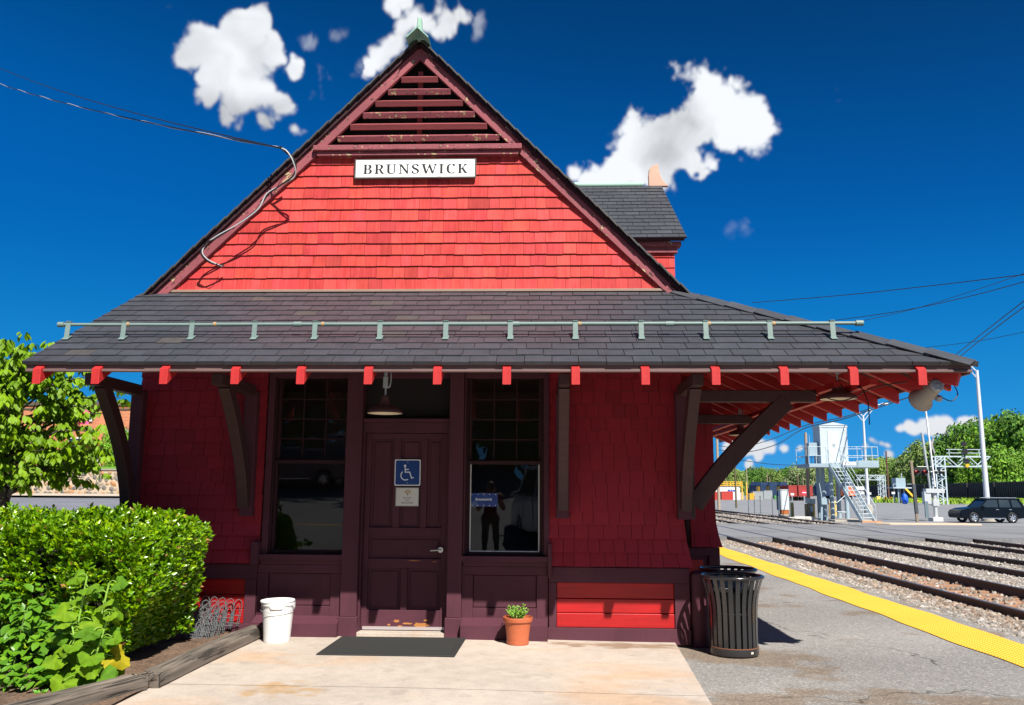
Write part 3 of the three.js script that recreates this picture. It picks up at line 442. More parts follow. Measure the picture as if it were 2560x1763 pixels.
// roofs
{
  const roofM = mat([0.03, 0.03, 0.034], 0.8, { map: T.slate }), deckM = mat([0.09, 0.02, 0.018], 0.8, { map: T.grainH });
  const slab = (pts, th = 0.03) => { const n = pts[1].clone().sub(pts[0]).cross(pts[2].clone().sub(pts[0])).normalize(), q = pts.map((p) => p.clone().addScaledVector(n, -th)), pos = [], tri = (a, b, c) => pos.push(...a.toArray(), ...b.toArray(), ...c.toArray()), k = pts.length; for (let i = 1; i < k - 1; i++) { tri(pts[0], pts[i], pts[i + 1]); tri(q[0], q[i + 1], q[i]); } for (let i = 0; i < k; i++) { const j = (i + 1) % k; tri(pts[i], q[i], q[j]); tri(pts[i], q[j], pts[j]); } const g = new THREE.BufferGeometry(); g.setAttribute('position', new THREE.Float32BufferAttribute(pos, 3)); g.computeVertexNormals(); return uvBox(g); };
  const ridgeY = 6.81, zf = 0.095, zb = -10.4, hip0 = V3(1.5, 3.74, 0), hip1 = V3(3.8, 2.685, 1.8), eb = -9.5;
  const main = P(station, 'main_roof', [slab([V3(-1.5, ridgeY, zf), V3(-1.5, ridgeY, zb), V3(-4.9, ridgeY - 3.4, zb), V3(-4.9, ridgeY - 3.4, 0.0), V3(-4.62, ridgeY - 3.12, zf)], 0.04), slab([V3(1.58, ridgeY - 3.08, zf), V3(1.58, ridgeY - 3.08, zb), V3(-1.5, ridgeY, zb), V3(-1.5, ridgeY, zf)], 0.04)], M.trimDark);
  // slate edges seen along the rakes, course by course
  const rows = [];
  for (const s of [-1, 1]) for (let i = 0; i < 27; i++) { const t0 = i * 0.163, m = new THREE.Matrix4().makeRotationZ(-s * Math.PI / 4 - s * 0.06); rows.push(tint(bx(0.185, 0.018, zf - zb + 0.05, 0, 0, 0, 0, 0, 0, 0).applyMatrix4(m).translate(-1.5 + s * (t0 + 0.09) * 0.7071, ridgeY + 0.022 - (t0 + 0.09) * 0.7071, (zf + zb) / 2 + 0.02 + (hash(i, s + 3, 9) - 0.5) * 0.02), [0.8 + 0.3 * hash(i, 1, 1), 0.8 + 0.3 * hash(i, 1, 1), 0.85])); }
  P(main, 'slate_courses', rows, M.slate);
  P(main, 'ridge_cap', [bx(0.2, 0.015, 10.6, -1.44, ridgeY + 0.01, -5.0, 0, 0, -0.78), bx(0.2, 0.015, 10.6, -1.56, ridgeY + 0.012, -5.0, 0, 0, 0.78)], M.copper);
  P(station, 'finial', [extrude([[-0.085, 0], [0.085, 0], [0.07, 0.025], [0.04, 0.06], [0.022, 0.11], [0.013, 0.27], [-0.017, 0.27], [-0.024, 0.11], [-0.044, 0.06], [-0.075, 0.025]], 0.08, 0.008).translate(-1.5, 6.81, 0.06)], mat([0.3, 0.5, 0.38], 0.7, { map: T.mottle }));
  // skirt roof: front plane, right plane
  const lower = P(station, 'skirt_roof', [slab([V3(-4.85, 2.685, 1.8), hip1, hip0, V3(-4.64, 3.74, 0)]), slab([hip1, V3(3.8, 2.685, eb), V3(1.5, 3.74, eb), hip0])], deckM);
  const th = Math.atan2(1.07, 1.8), ct = Math.cos(th), sn = Math.sin(th), O = V3(0, 2.7, 1.815);
  const fmap = (u, v, n) => V3(u, O.y + v * sn + n * ct, O.z - v * ct + n * sn);
  const tone = (r, u, v) => { const brown = sstep(-3.8, -2.4, u) * (1 - sstep(-0.2, 1.4, u)) * sstep(0.1, 0.6, v) * 0.6 + 0.15 * r(), k = 0.86 + 0.24 * r(), odd = r() < 0.02; return odd ? [1.5, 1.3, 1.1] : [k * lerp(0.92, 1.45, brown), k * lerp(0.97, 1.0, brown), k * lerp(1.05, 1.05, brown)]; };
  const S = courses({ region: [[-4.875, -0.03], [3.86, -0.03], [1.56, 2.1], [-4.66, 2.1]], map: fmap, v0: -0.02, v1: 2.1, pitch: 0.163, w: 0.25, gap: 0.006, butt: 0.017, jitter: 0.05, tone, seed: 12, stagger: true, wob: 0.006, over: 0.05 });
  S.sort((a, b) => a.v - b.v || a.u - b.u);
  S.slice(0, 300).forEach((s) => { const o = new THREE.Mesh(s.g, M.slate); o.name = 'slate'; lower.add(o); });
  const ph = Math.atan2(1.055, 2.3), cp = Math.cos(ph), sp = Math.sin(ph);
  const S2 = courses({ region: [[-1.84, 0], [9.5, 0], [9.5, 2.5], [-0.04, 2.5]], map: (u, v, n) => V3(3.83 - v * cp + n * sp, 2.69 + v * sp + n * cp, -u), v0: -0.02, v1: 2.5, pitch: 0.2, w: 0.4, gap: 0.006, butt: 0.017, jitter: 0.05, tone, seed: 13, stagger: true, over: 0.05 });
  const field = [...S.slice(300), ...S2].map((s) => s.g);
  // hip caps
  const hd = hip1.clone().sub(hip0), hl = hd.length(); hd.normalize();
  for (let i = 0; i < 9; i++) {
    const c = hip0.clone().addScaledVector(hd, hl * (i + 0.5) / 9), list = [];
    for (const [n, sx, sz] of [[V3(0, ct, sn), -1, 1], [V3(sp, cp, 0), 1, -1]]) {
      const across = n.clone().cross(hd).normalize(); if (across.x * sx + across.z * sz < 0) across.negate();
      const m = new THREE.Matrix4().makeBasis(across, n, across.clone().cross(n)).setPosition(c);
      list.push(bx(0.15, 0.016, hl / 9 + 0.05, 0.07, 0.05, 0, sx * 0.035, 0, 0).applyMatrix4(m));
    }
    P(station, 'hip_cap', list.map((g) => tint(g, [0.9 + 0.3 * hash(i, 1, 4), 0.95 + 0.3 * hash(i, 1, 4), 1 + 0.3 * hash(i, 1, 4)])), M.slate);
  }
  // eaves: fascia boards, rafters
  P(station, 'fascia', [bb(-4.84, 3.8, 2.636, 2.672, 1.765, 1.795), bb(-4.84, 3.8, 2.612, 2.634, 1.765, 1.825), bb(-4.86, 3.83, 2.673, 2.7, 1.77, 1.815), bb(3.775, 3.805, 2.6, 2.672, -9.5, 1.764), beam(V3(-4.845, 2.655, 1.78), V3(-4.65, 3.70, 0.02), 0.03, 0.08)], M.fascia);
  const mkRaft = (len, tan) => { const drop = len * tan; return extrude([[0, 0], [0, -0.135], [-len, -0.135 + drop], [-len, drop]], 0.07, 0.003); };   // tail at the origin, rising to -x
  for (const x of [-4.735, -4.176, -3.533, -2.866, -2.255, -1.629, -0.993, -0.358, 0.269, 0.9, 1.532, 2.143, 2.759, 3.36]) {
    const len = x > 1.5 ? 1.76 * (1 - (x - 1.5) / 2.42) : 1.76, g = mkRaft(len, 0.594).rotateY(-Math.PI / 2); P(station, 'rafter', g.translate(x * 0.994 + 0.035, 2.63, 1.86), M.redWood);
  }
  for (let k = 0; k < 17; k++) { const z = 1.416 - k * 0.6, len = z > 0 ? 2.24 * (1 - z / 1.95) : 2.24; P(station, 'rafter', mkRaft(len, 0.459).translate(3.77, 2.628, z - 0.035), M.redWood); }
  P(station, 'hip_rafter', beam(V3(3.72, 2.56, 1.72), V3(1.5, 3.58, -0.02), 0.09, 0.13), M.redWood);
  // dormer on the right slope
  const d = holder(station, 'dormer'), dy = 5.27, dz = -2.9, ry = 6.74, rz = -4.75, dx1 = 2.06;
  P(d, 'dormer_roof', [slab([V3(-0.4, dy, dz), V3(dx1, dy, dz), V3(dx1 - 0.1, ry, rz), V3(-1.4, ry, rz)], 0.05), slab([V3(dx1 - 0.1, ry, rz), V3(dx1, dy, rz - 1.85), V3(-0.4, dy, rz - 1.85), V3(-1.4, ry, rz)], 0.05)], M.trimDark);
  P(d, 'dormer_wall', [bb(0.0, 1.9, 3.4, dy - 0.03, dz - 0.3, dz - 0.2, 0), bb(1.8, 1.9, 3.4, dy, rz - 1.7, dz - 0.3, 0), extrude([[dz - 0.25, dy - 0.02], [rz, ry - 0.1], [rz - 1.6, dy - 0.02]], 0.1, 0).rotateY(-Math.PI / 2).translate(1.9, 0, 0)], mat([0.3, 0.03, 0.03], 0.9));
  P(d, 'frieze', [bb(0.2, 1.97, dy - 0.19, dy - 0.06, dz - 0.24, dz - 0.13), bb(0.2, 2.02, dy - 0.1, dy - 0.03, dz - 0.25, dz - 0.08)], M.peel);
  P(d, 'dormer_shingles', courses({ region: [[0.4, 3.9], [1.93, 3.9], [1.93, dy - 0.19], [0.4, dy - 0.19]], map: (u, v, n) => V3(u, v, n + dz - 0.19), v0: 3.9, v1: dy - 0.19, pitch: 0.16, w: 0.2, seed: 21, tone: redTone }).map((s) => s.g), M.shingle).userData.kind = 'stuff';
  const dl = Math.hypot(ry - dy, rz - dz), ds = (ry - dy) / dl, dc = (dz - rz) / dl;
  const S3 = courses({ region: [[-0.3, 0], [dx1 + 0.03, 0], [dx1 - 0.07, dl], [-1.3, dl]], map: (u, v, n) => V3(u, dy + v * ds + n * dc + 0.003, dz - v * dc + n * ds), v0: -0.03, v1: dl, pitch: 0.16, w: 0.24, gap: 0.006, butt: 0.017, jitter: 0.05, tone: (r) => { const k = 0.85 + 0.35 * r(); return [k * 0.95, k, k * 1.05]; }, seed: 14, stagger: true, over: 0.05 });
  field.push(...S3.map((s) => s.g));
  P(d, 'dormer_ridge', [rod(V3(-1.3, ry + 0.03, rz), V3(dx1 - 0.38, ry + 0.03, rz), 0.05, 0.05, 10)], mat([0.36, 0.55, 0.45], 0.7, { map: T.mottle }));
  P(d, 'dormer_finial', extrude([[-0.15, -0.02], [0.16, -0.02], [0.08, 0.07], [0.03, 0.17], [0.005, 0.28], [0.0, 0.36], [-0.08, 0.345], [-0.14, 0.27], [-0.155, 0.16]], 0.06, 0.01).translate(dx1 - 0.13, ry + 0.02, rz - 0.04), mat([0.62, 0.36, 0.26], 0.7, { map: T.mottle }));
  P(station, 'slate_field', field, M.slate).userData.kind = 'stuff';
}
// brackets under the eaves
function bracket(x, name = 'bracket') {
  const b = holder(station, name);
  P(b, 'post', bb(x - 0.07, x + 0.07, 1.25, 2.62, 0.01, 0.12, 0.008), M.trim);
  P(b, 'brace', extrude(sweep2(bez([0.16, 1.36], [0.28, 1.95], [0.92, 2.6], 12), 0.135), 0.1, 0.006).rotateY(-Math.PI / 2).translate(x + 0.055, 0, 0), M.bracket);
  P(b, 'arm', bb(x - 0.055, x + 0.055, 2.57, 2.69, 0.121, 1.15, 0.01), M.bracket);
  P(b, 'bolt', [rod(V3(x, 1.45, 0.11), V3(x, 1.45, 0.135), 0.022, 0.02, 8)], M.bracket);
  return b;
}
bracket(-4.585); bracket(-3.29); bracket(0.178); bracket(1.487);
for (const z of [-0.06, -3.2]) {       // the same on the track side
  const b = holder(station, 'side_bracket'), x0 = z < -1 ? 1.6 : 1.56;
  if (z > -1) P(b, 'brace', extrude(sweep2(bez([x0 + 0.06, 1.4], [x0 + 0.36, 1.86], [x0 + 1.1, 2.54], 12), 0.18), 0.11, 0.006).translate(0, 0, z - 0.05), M.bracket);
  P(b, 'arm', bb(x0, x0 + 1.42, 2.53, 2.66, z - 0.06, z + 0.06, 0.01), M.bracket);
  P(b, 'post', bb(x0 - 0.05, x0 + 0.06, 1.25, 2.62, z - 0.07, z + 0.065, 0.008), M.bracket);
}
P(station, 'purlin', [bb(3.12, 3.2, 2.575, 2.64, -9.4, 1.2), bb(2.98, 3.05, 2.62, 2.68, -9.4, 0.6)], M.redWood);
// bay window on the track side
{
  const b = holder(station, 'bay'), x1 = 2.5, z0 = -3.5, z1 = -6.5;
  P(b, 'bay_wall', [bb(2.12, x1, 0.74, 3.0, z0 - 0.1, z0, 0), bb(x1 - 0.1, x1, 0.74, 3.0, z1, z0 - 0.1, 0), bb(1.5, 2.12, 2.45, 3.0, z0 - 0.1, z0, 0), bb(1.5, x1, 0.74, 3.0, z1 - 0.1, z1, 0)], mat([0.3, 0.03, 0.03], 0.9));
  P(b, 'bay_shingles', courses({ region: [[2.13, 0.74], [2.5, 0.74], [2.5, 2.95], [2.13, 2.95]], map: (u, v, n) => V3(u + FL(v) * sstep(2.2, 2.5, u), v, n + z0 + FL(v) + 0.012), v0: 0.745, v1: 2.95, pitch: 0.18, w: 0.22, seed: 25, edgeTone: 0.16, tone: wallTone, gap: 0.005 }).map((s) => s.g), M.shadePaintedShingle).userData.kind = 'stuff';
  P(b, 'bay_base', [bb(1.5, 2.54, 0.62, 0.735, z0 - 0.1, z0 + 0.06), bb(2.38, 2.54, -0.1, 0.62, z0 - 0.1, z0 + 0.06), bb(1.5, 2.38, -0.1, 0.62, z0 - 0.1, z0 + 0.02), bb(2.44, 2.54, -0.1, 0.735, z1, z0 - 0.1)], M.trim);
  P(b, 'bay_panel', [bb(1.9, 2.3, 0.1, 0.28, z0 + 0.02, z0 + 0.045), bb(1.9, 2.3, 0.29, 0.56, z0 + 0.02, z0 + 0.04)], M.redPlank);
  P(b, 'bay_window', [bb(1.5, 1.58, 0.74, 2.45, z0 - 0.1, z0 + 0.03), bb(2.06, 2.12, 0.74, 2.45, z0 - 0.1, z0 + 0.03), bb(1.58, 2.06, 2.4, 2.45, z0 - 0.1, z0 + 0.03), bb(1.58, 2.06, 0.74, 0.8, z0 - 0.1, z0 + 0.05), bb(1.58, 2.06, 1.58, 1.63, z0 - 0.1, z0)], M.trimDark);
  const g = P(b, 'pane', new THREE.PlaneGeometry(0.48, 1.6), M.glass); g.position.set(1.82, 1.6, z0 - 0.04);
  P(b, 'room_back', bb(1.5, 2.38, 0.75, 2.9, z0 - 0.8, z0 - 0.7, 0), M.dark);
}
{ const p = P(station, 'downspout', [lathe([[0.0, -0.1], [0.1, -0.1], [0.1, 0.66], [0.085, 0.69], [0.05, 0.705], [0, 0.71]], 20).translate(1.64, 0, -0.02)], M.trim); }

// ---------- things on the station ----------
{
  const t = thing('station_sign', 'white board reading BRUNSWICK in black serif capitals on the gable', 'sign', [-1.52, 5.236, 0.035]);
  part(t, 'board', [bx(1.42, 0.235, 0.035, 0, 0, 0.02)], mat([0.1, 0.1, 0.1], 0.6));
  const tx = canvasTex(1024, 160, (x, w, h) => { x.fillStyle = '#f4f3f0'; x.fillRect(0, 0, w, h); x.fillStyle = '#1a1a1e'; x.font = 'bold 130px serif'; x.textAlign = 'left'; x.textBaseline = 'middle'; const s = 'BRUNSWICK', ws = [...s].map((c) => x.measureText(c).width), gap = (w * 0.89 - ws.reduce((a, b) => a + b, 0)) / 8; let q = w * 0.055; [...s].forEach((c, i) => { x.fillText(c, q, h * 0.54); q += ws[i] + gap; }); x.fillStyle = '#a08f7c'; for (const [a, b, c, d] of [[3, 90, 6, 5], [700, 152, 40, 4], [400, 154, 24, 4], [980, 140, 30, 5], [205, 6, 12, 4], [560, 3, 16, 3]]) x.fillRect(a, b, c, d); });
  const f = face(1.385, 0.205, tx, 0.5); f.name = 'lettering'; f.position.set(0, 0, 0.0388); t.add(f);
}
{
  const t = thing('accessible_sign', 'blue square wheelchair symbol sign on the front door', 'sign', [-1.538, 1.735, -0.046]);
  part(t, 'plate', extrude([[-0.13, -0.145], [0.13, -0.145], [0.145, -0.13], [0.145, 0.13], [0.13, 0.145], [-0.13, 0.145], [-0.145, 0.13], [-0.145, -0.13]], 0.003, 0), M.white);
  const tx = canvasTex(512, 512, (x, w) => {
    x.fillStyle = '#e8eef2'; x.fillRect(0, 0, w, w); x.fillStyle = '#00397f'; x.beginPath(); x.roundRect(14, 14, w - 28, w - 28, 34); x.fill();
    x.strokeStyle = x.fillStyle = '#dfe9f2'; x.lineWidth = 21; x.lineCap = 'butt'; x.lineJoin = 'miter';
    x.beginPath(); x.arc(203, 122, 25, 0, 7); x.fill();
    x.beginPath(); x.moveTo(205, 140); x.lineTo(210, 248); x.lineTo(300, 248); x.lineTo(338, 366); x.lineTo(385, 352); x.stroke(); x.beginPath(); x.moveTo(208, 194); x.lineTo(282, 194); x.stroke();
    x.beginPath(); x.arc(216, 312, 92, -2.25, 0.95, true); x.stroke();
    for (const q of [52, 460]) { x.beginPath(); x.arc(256, q, 9, 0, 7); x.fillStyle = '#b9c4cc'; x.fill(); }
  });
  const f = face(0.284, 0.284, tx, 0.35); f.name = 'symbol'; f.position.z = 0.0045; t.add(f);
}
{
  const t = thing('paper_notice', 'white paper notice PLEASE USE SIDE DOOR taped below the wheelchair sign', 'notice', [-1.536, 1.468, -0.046], 0);
  const tx = canvasTex(512, 416, (x, w, h) => { x.fillStyle = '#9fa49c'; x.fillRect(0, 0, w, h); x.fillStyle = '#d4d6cc'; x.fillRect(14, 12, w - 28, h - 26); x.fillStyle = '#4a3d34'; x.font = 'bold 46px serif'; x.textAlign = 'center'; ['PLEASE', 'USE', 'SIDE DOOR'].forEach((s, i) => x.fillText(s, w / 2, 245 + i * 56)); x.strokeStyle = '#7a6a55'; x.lineWidth = 7; x.fillStyle = '#c3b494'; x.beginPath(); x.ellipse(266, 90, 66, 40, 0, 0, 7); x.fill(); x.stroke(); x.fillStyle = '#7a6a55'; x.fillRect(256, 126, 20, 50); });
  part(t, 'sheet', bx(0.258, 0.204, 0.002, 0, 0, 0.001, 0, 0, 0, 0), M.white); const f = face(0.256, 0.202, tx, 0.3); f.name = 'print'; f.position.z = 0.0032; t.add(f);
}
{
  const t = thing('name_plate', 'small blue plate reading Brunswick behind the right window glass', 'sign', [-0.69, 1.44, -0.105]);
  part(t, 'plate', bx(0.31, 0.15, 0.006, 0, 0, 0), mat([0.005, 0.03, 0.12], 0.5));
  const tx = canvasTex(512, 248, (x, w, h) => { x.fillStyle = '#0a3f86'; x.fillRect(0, 0, w, h); x.fillStyle = '#f2f6fa'; x.font = 'bold 62px sans-serif'; x.textAlign = 'center'; x.fillText('Brunswick', w / 2, 135); for (const y of [22, 226]) for (let i = 0; i < 5; i++) { x.beginPath(); x.arc(40 + i * 108, y, 8, 0, 7); x.fill(); } });
  const f = face(0.306, 0.146, tx, 0.5); f.name = 'print'; f.position.z = 0.0036; t.add(f);
}
{ // snow guard
  const t = thing('snow_guard', 'pale green pipe snow rail standing on brackets along the front skirt roof', 'snow guard');
  const y = 3.155, z = 1.30, g = [];
  part(t, 'pipe', [rod(V3(-4.83, y, z), V3(-3.22, y - 0.003, z), 0.016, 0.016, 12), rod(V3(-3.3, y, z), V3(3.0, y + 0.004, z + 0.004), 0.0175, 0.0175, 12), ...[-2.45, -0.3, 1.2].map((x) => rod(V3(x - 0.04, y, z), V3(x + 0.04, y, z), 0.026, 0.026, 12)), rod(V3(-4.87, y, z), V3(-4.81, y, z), 0.027, 0.027, 12), rod(V3(2.98, y + 0.004, z + 0.004), V3(3.05, y + 0.004, z + 0.004), 0.029, 0.029, 12)], M.railGreen);
  const rust = mat([0.42, 0.26, 0.13], 0.85, { map: T.mottle }); part(t, 'rusty_collar', [-4.16, -3.28, -2.2, 0.33, 1.58, 2.2].map((x) => rod(V3(x - 0.014, y, z), V3(x + 0.014, y, z), 0.0235, 0.0235, 12)), rust);
  for (const x of [-4.757, -4.19, -3.503, -2.873, -2.273, -1.628, -0.979, -0.347, 0.286, 0.923, 1.544, 2.157, 2.754]) part(t, 'bracket', [bx(0.048, 0.175, 0.008, x, 3.10, z + 0.026, -0.1), bx(0.048, 0.006, 0.06, x, 3.183, z), bx(0.06, 0.006, 0.1, x, 3.018, z + 0.03, 0.53)], M.railGreen);
}
function shadeLamp(label, [x, y, z], scale = 1) {
  const t = thing('eave_lamp', label, 'lamp', [x, y, z], 0, 'enamel lamps under the eaves');
  const s = lathe([[0.185, 0], [0.187, 0.012], [0.165, 0.045], [0.11, 0.075], [0.06, 0.095], [0.045, 0.15], [0.03, 0.19], [0.012, 0.195]], 40);
  part(t, 'shade', s, mat([0.13, 0.075, 0.075], 0.45));
  part(t, 'shade_lining', lathe([[0.18, 0.002], [0.16, 0.04], [0.1, 0.07], [0.05, 0.085], [0.0, 0.09]], 40), M.lampWhite);
  part(t, 'bulb', lathe([[0, 0.02], [0.03, 0.035], [0.032, 0.06], [0.015, 0.088]], 16), mat([0.85, 0.85, 0.8], 0.2));
  part(t, 'stem', [rod(V3(0, 0.19, 0), V3(0, 0.36, 0), 0.01, 0.01, 8), bx(0.05, 0.12, 0.05, 0, 0.33, 0), tube([V3(0, 0.27, 0.0), V3(0.04, 0.28, 0.01), V3(0.055, 0.36, 0.01), V3(0.05, 0.52, 0)], 0.008), rod(V3(0, 0.36, 0), V3(0, 0.6, 0), 0.02, 0.02, 8)], M.galv);
  return t;
}
const lamp1 = shadeLamp('dark enamel lamp with cream lining hanging over the front door', [-1.69, 2.335, 0.6]);
copyOf(lamp1, 'dark enamel lamp under the platform eave, beside the loudspeaker', [3.03, 2.50, 0.55]);
copyOf(lamp1, 'small distant enamel lamp far along the platform eave', [3.05, 2.42, -4.1]);
{ // loudspeaker
  const t = thing('loudspeaker', 'grey horn loudspeaker hanging from the right corner of the eaves', 'loudspeaker', at(2316, 988, 8.1).toArray());
  const h = holder(t, 'horn'); h.quaternion.setFromUnitVectors(V3(0, 1, 0), V3(-0.12, -0.36, -0.92).normalize()); h.scale.setScalar(1.08);
  M.horn = mat([0.36, 0.34, 0.31], 0.5, { map: T.mottle });
  part(h, 'bell', lathe([[0.0, -0.15], [0.05, -0.15], [0.056, -0.14], [0.06, -0.08], [0.066, -0.01], [0.078, 0.05], [0.1, 0.095], [0.106, 0.098], [0.106, 0.104], [0.096, 0.096], [0.066, 0.03], [0.03, -0.03], [0, -0.03]], 40), M.horn);
  part(h, 'driver', [lathe([[0, -0.19], [0.046, -0.19], [0.056, -0.18], [0.057, -0.145], [0.0, -0.14]], 32), lathe([[0, -0.196], [0.01, -0.196], [0.01, -0.185], [0, -0.185]], 12)], mat([0.3, 0.34, 0.36], 0.45));
  part(t, 'mount', [tube([V3(0.0, 0.05, 0.06), V3(-0.02, 0.14, 0.06), V3(0.0, 0.24, 0)], 0.008), tube([V3(0.12, 0.04, 0.06), V3(0.14, 0.14, 0.06), V3(0.14, 0.24, 0)], 0.008), bx(0.05, 0.05, 0.05, 0.11, -0.03, 0.0, 0.5, 0.4, 0)], M.galv);
  part(t, 'cable', [tube([V3(0.12, -0.03, 0.05), V3(0.2, -0.06, 0.05), V3(0.27, 0.0, 0.03), V3(0.25, 0.1, 0), V3(0.14, 0.18, -0.05), V3(-0.1, 0.2, -0.05)], 0.005, 40)], M.black);
}
single('loose_cable', 'thin black cable end dangling under the right eave', 'cable', [tube([V3(3.1, 2.6, 0.9), V3(3.12, 2.55, 1.0), V3(3.145, 2.42, 1.05), V3(3.15, 2.2, 1.05)], 0.006), tube([V3(2.75, 2.62, 0.4), V3(3.0, 2.47, 0.7), V3(3.2, 2.56, 1.1), V3(3.4, 2.58, 1.4)], 0.006)], M.black);
{ // service drop on the left rake
  const t = thing('service_cable', 'twisted service cable looping down the left barge board to the gable', 'cable');
  const a = [V3(-3.02, 5.36, 0.42), V3(-2.92, 5.30, 0.44), V3(-2.84, 5.2, 0.42), V3(-2.85, 5.06, 0.36), V3(-3.02, 4.94, 0.32), V3(-3.16, 4.86, 0.3), V3(-3.26, 4.7, 0.29), V3(-3.5, 4.5, 0.28), V3(-3.74, 4.36, 0.27), V3(-3.86, 4.28, 0.27), V3(-3.9, 4.18, 0.26), V3(-3.83, 4.1, 0.22), V3(-3.7, 4.07, 0.12)];
  const tw = (o) => a.map((p, i) => p.clone().add(V3(Math.cos(i * 1.9 + o) * 0.012, Math.sin(i * 1.9 + o) * 0.012, Math.sin(i * 1.3 + o) * 0.01)));
  const bare = mat([0.45, 0.46, 0.47], 0.4); part(t, 'bare_wire', tube(tw(0), 0.0085, 90, 6), bare); part(t, 'black_wire', tube(tw(2.2), 0.009, 90, 6), M.black);
  part(t, 'thin_wire', [tube([V3(-3.02, 5.36, 0.42), V3(-2.98, 5.38, 0.25), V3(-2.93, 5.36, 0.2)], 0.004), tube([V3(-3.9, 4.2, 0.26), V3(-3.78, 4.06, 0.2), V3(-3.72, 4.12, 0.14)], 0.004, 20), rod(V3(-2.93, 5.33, 0.35), V3(-3.0, 5.36, 0.44), 0.014, 0.014, 6)], M.black);
  const far = at(-40, 152, 22), far2 = at(-40, 196, 22);
  const sag = (p, q, s) => Array.from({ length: 9 }, (_, i) => p.clone().lerp(q, i / 8).add(V3(0, -s * 4 * (i / 8) * (1 - i / 8), 0)));
  const e = V3(-3.02, 5.36, 0.42), w1 = sag(far2, e, 0.12);
  single('overhead_wire', 'upper thin black wire running to the left barge board', 'wire', tube(sag(far, e.clone().add(V3(-0.04, 0.01, 0)), 0.16), 0.009, 40, 5), M.black);
  const tw2 = thing('overhead_wire', 'lower twisted black and bare wire running to the left barge board', 'wire');
  part(tw2, 'black_wire', tube(w1, 0.011, 60, 5), M.black);
  part(tw2, 'bare_wire', tube(Array.from({ length: 121 }, (_, i) => { const t_ = i / 120, c = new THREE.CatmullRomCurve3(w1).getPoint(t_); return c.add(V3(0, Math.cos(i * 0.42) * 0.01, Math.sin(i * 0.42) * 0.013)); }), 0.006, 240, 5), bare);
}
// ---------- by the front ----------
{
  const t = thing('bucket', 'white plastic bucket with its lid on, beside the left window plinth', 'bucket', [-2.765, -0.004, 0.47]);
  part(t, 'body', lathe([[0, 0.0], [0.125, 0.0], [0.132, 0.008], [0.158, 0.35], [0.163, 0.355], [0.163, 0.372], [0.16, 0.376]], 48), M.white);
  const ring = []; for (let i = 0; i < 48; i++) { const a = i / 48 * 6.283, dip = 0.028 * (0.5 + 0.5 * Math.sign(Math.sin(a * 4 + 0.6))); ring.push([a, dip]); }
  const rg = new THREE.CylinderGeometry(0.172, 0.171, 0.03, 48, 1, true); { const p = rg.attributes.position; for (let i = 0; i < p.count; i++) if (p.getY(i) < 0) p.setY(i, p.getY(i) - ring[i % 49 % 48][1]); rg.computeVertexNormals(); }
  part(t, 'lid', [rg.translate(0, 0.385, 0), lathe([[0.172, 0.398], [0.175, 0.402], [0.175, 0.412], [0.17, 0.42], [0.16, 0.422], [0.156, 0.41], [0, 0.41]], 48).rotateZ(0.02)], M.white);
  part(t, 'handle', [tube(Array.from({ length: 17 }, (_, i) => { const a = Math.PI * i / 16; return V3(Math.cos(a) * 0.172, 0.335 - 0.03 * Math.sin(a), Math.sin(a) * 0.178); }), 0.0025, 32, 5)], M.galv);
}
{
  const t = thing('flower_pot', 'terracotta coloured plastic pot with a small green plant before the right window', 'flower pot', [-0.29, -0.012, 0.38]);
  const clay = mat([0.5, 0.125, 0.05], 0.5, { map: T.mottle });
  part(t, 'pot', lathe([[0, 0.0], [0.108, 0.0], [0.113, 0.006], [0.117, 0.04], [0.112, 0.045], [0.134, 0.225], [0.146, 0.226], [0.15, 0.232], [0.154, 0.268], [0.15, 0.274], [0.142, 0.27], [0.138, 0.22], [0, 0.22]], 40), clay);
  part(t, 'soil', new THREE.CylinderGeometry(0.139, 0.135, 0.02, 24).translate(0, 0.232, 0), M.mulch);
  const pl = holder(t, 'plant'), r = rng(8), lv = [], stem = [];
  for (let i = 0; i < 34; i++) { const a = r() * 6.28, tilt = 0.15 + r() * 0.75, L = 0.06 + r() * 0.1, d = V3(Math.cos(a) * Math.sin(tilt), Math.cos(tilt), Math.sin(a) * Math.sin(tilt)), b = V3((r() - 0.5) * 0.1, 0.24, (r() - 0.5) * 0.1), e = b.clone().addScaledVector(d, L); stem.push(rod(b, e, 0.004, 0.003, 5)); for (let k = 0; k < 7; k++) { const a2 = r() * 6.28, q = b.clone().lerp(e, 0.35 + 0.65 * k / 6), dd = d.clone().multiplyScalar(0.5).add(V3(Math.cos(a2), 0.3 * r(), Math.sin(a2))).normalize(), g = new THREE.SphereGeometry(1, 6, 4).scale(0.006, 0.016, 0.0035).translate(0, 0.014, 0); g.applyMatrix4(new THREE.Matrix4().makeRotationFromQuaternion(new THREE.Quaternion().setFromUnitVectors(V3(0, 1, 0), dd)).setPosition(q)); lv.push(g); } }
  part(pl, 'stems', stem, mat([0.12, 0.25, 0.03], 0.6)); part(pl, 'leaves', lv, mat([0.17, 0.33, 0.03], 0.5));
}
{
  const t = thing('door_mat', 'black ribbed rubber mat lying before the front door', 'mat', [-1.5, 0.004, 0.68]);
  const s = [[-0.665, -0.5], [0.64, -0.5], [0.655, 0.5], [-0.655, 0.49]];
  part(t, 'border', extrude(s, 0.005, 0.004).rotateX(-Math.PI / 2), M.rubber);
  const ribs = []; for (let i = 0; i < 58; i++) ribs.push(bx(1.2, 0.005, 0.007, -0.005, 0.0115, -0.44 + i * 0.0152, 0, 0, 0, 0)); part(t, 'ribs', ribs, mat([0.028, 0.028, 0.026], 0.75)).userData.kind = 'stuff';
}
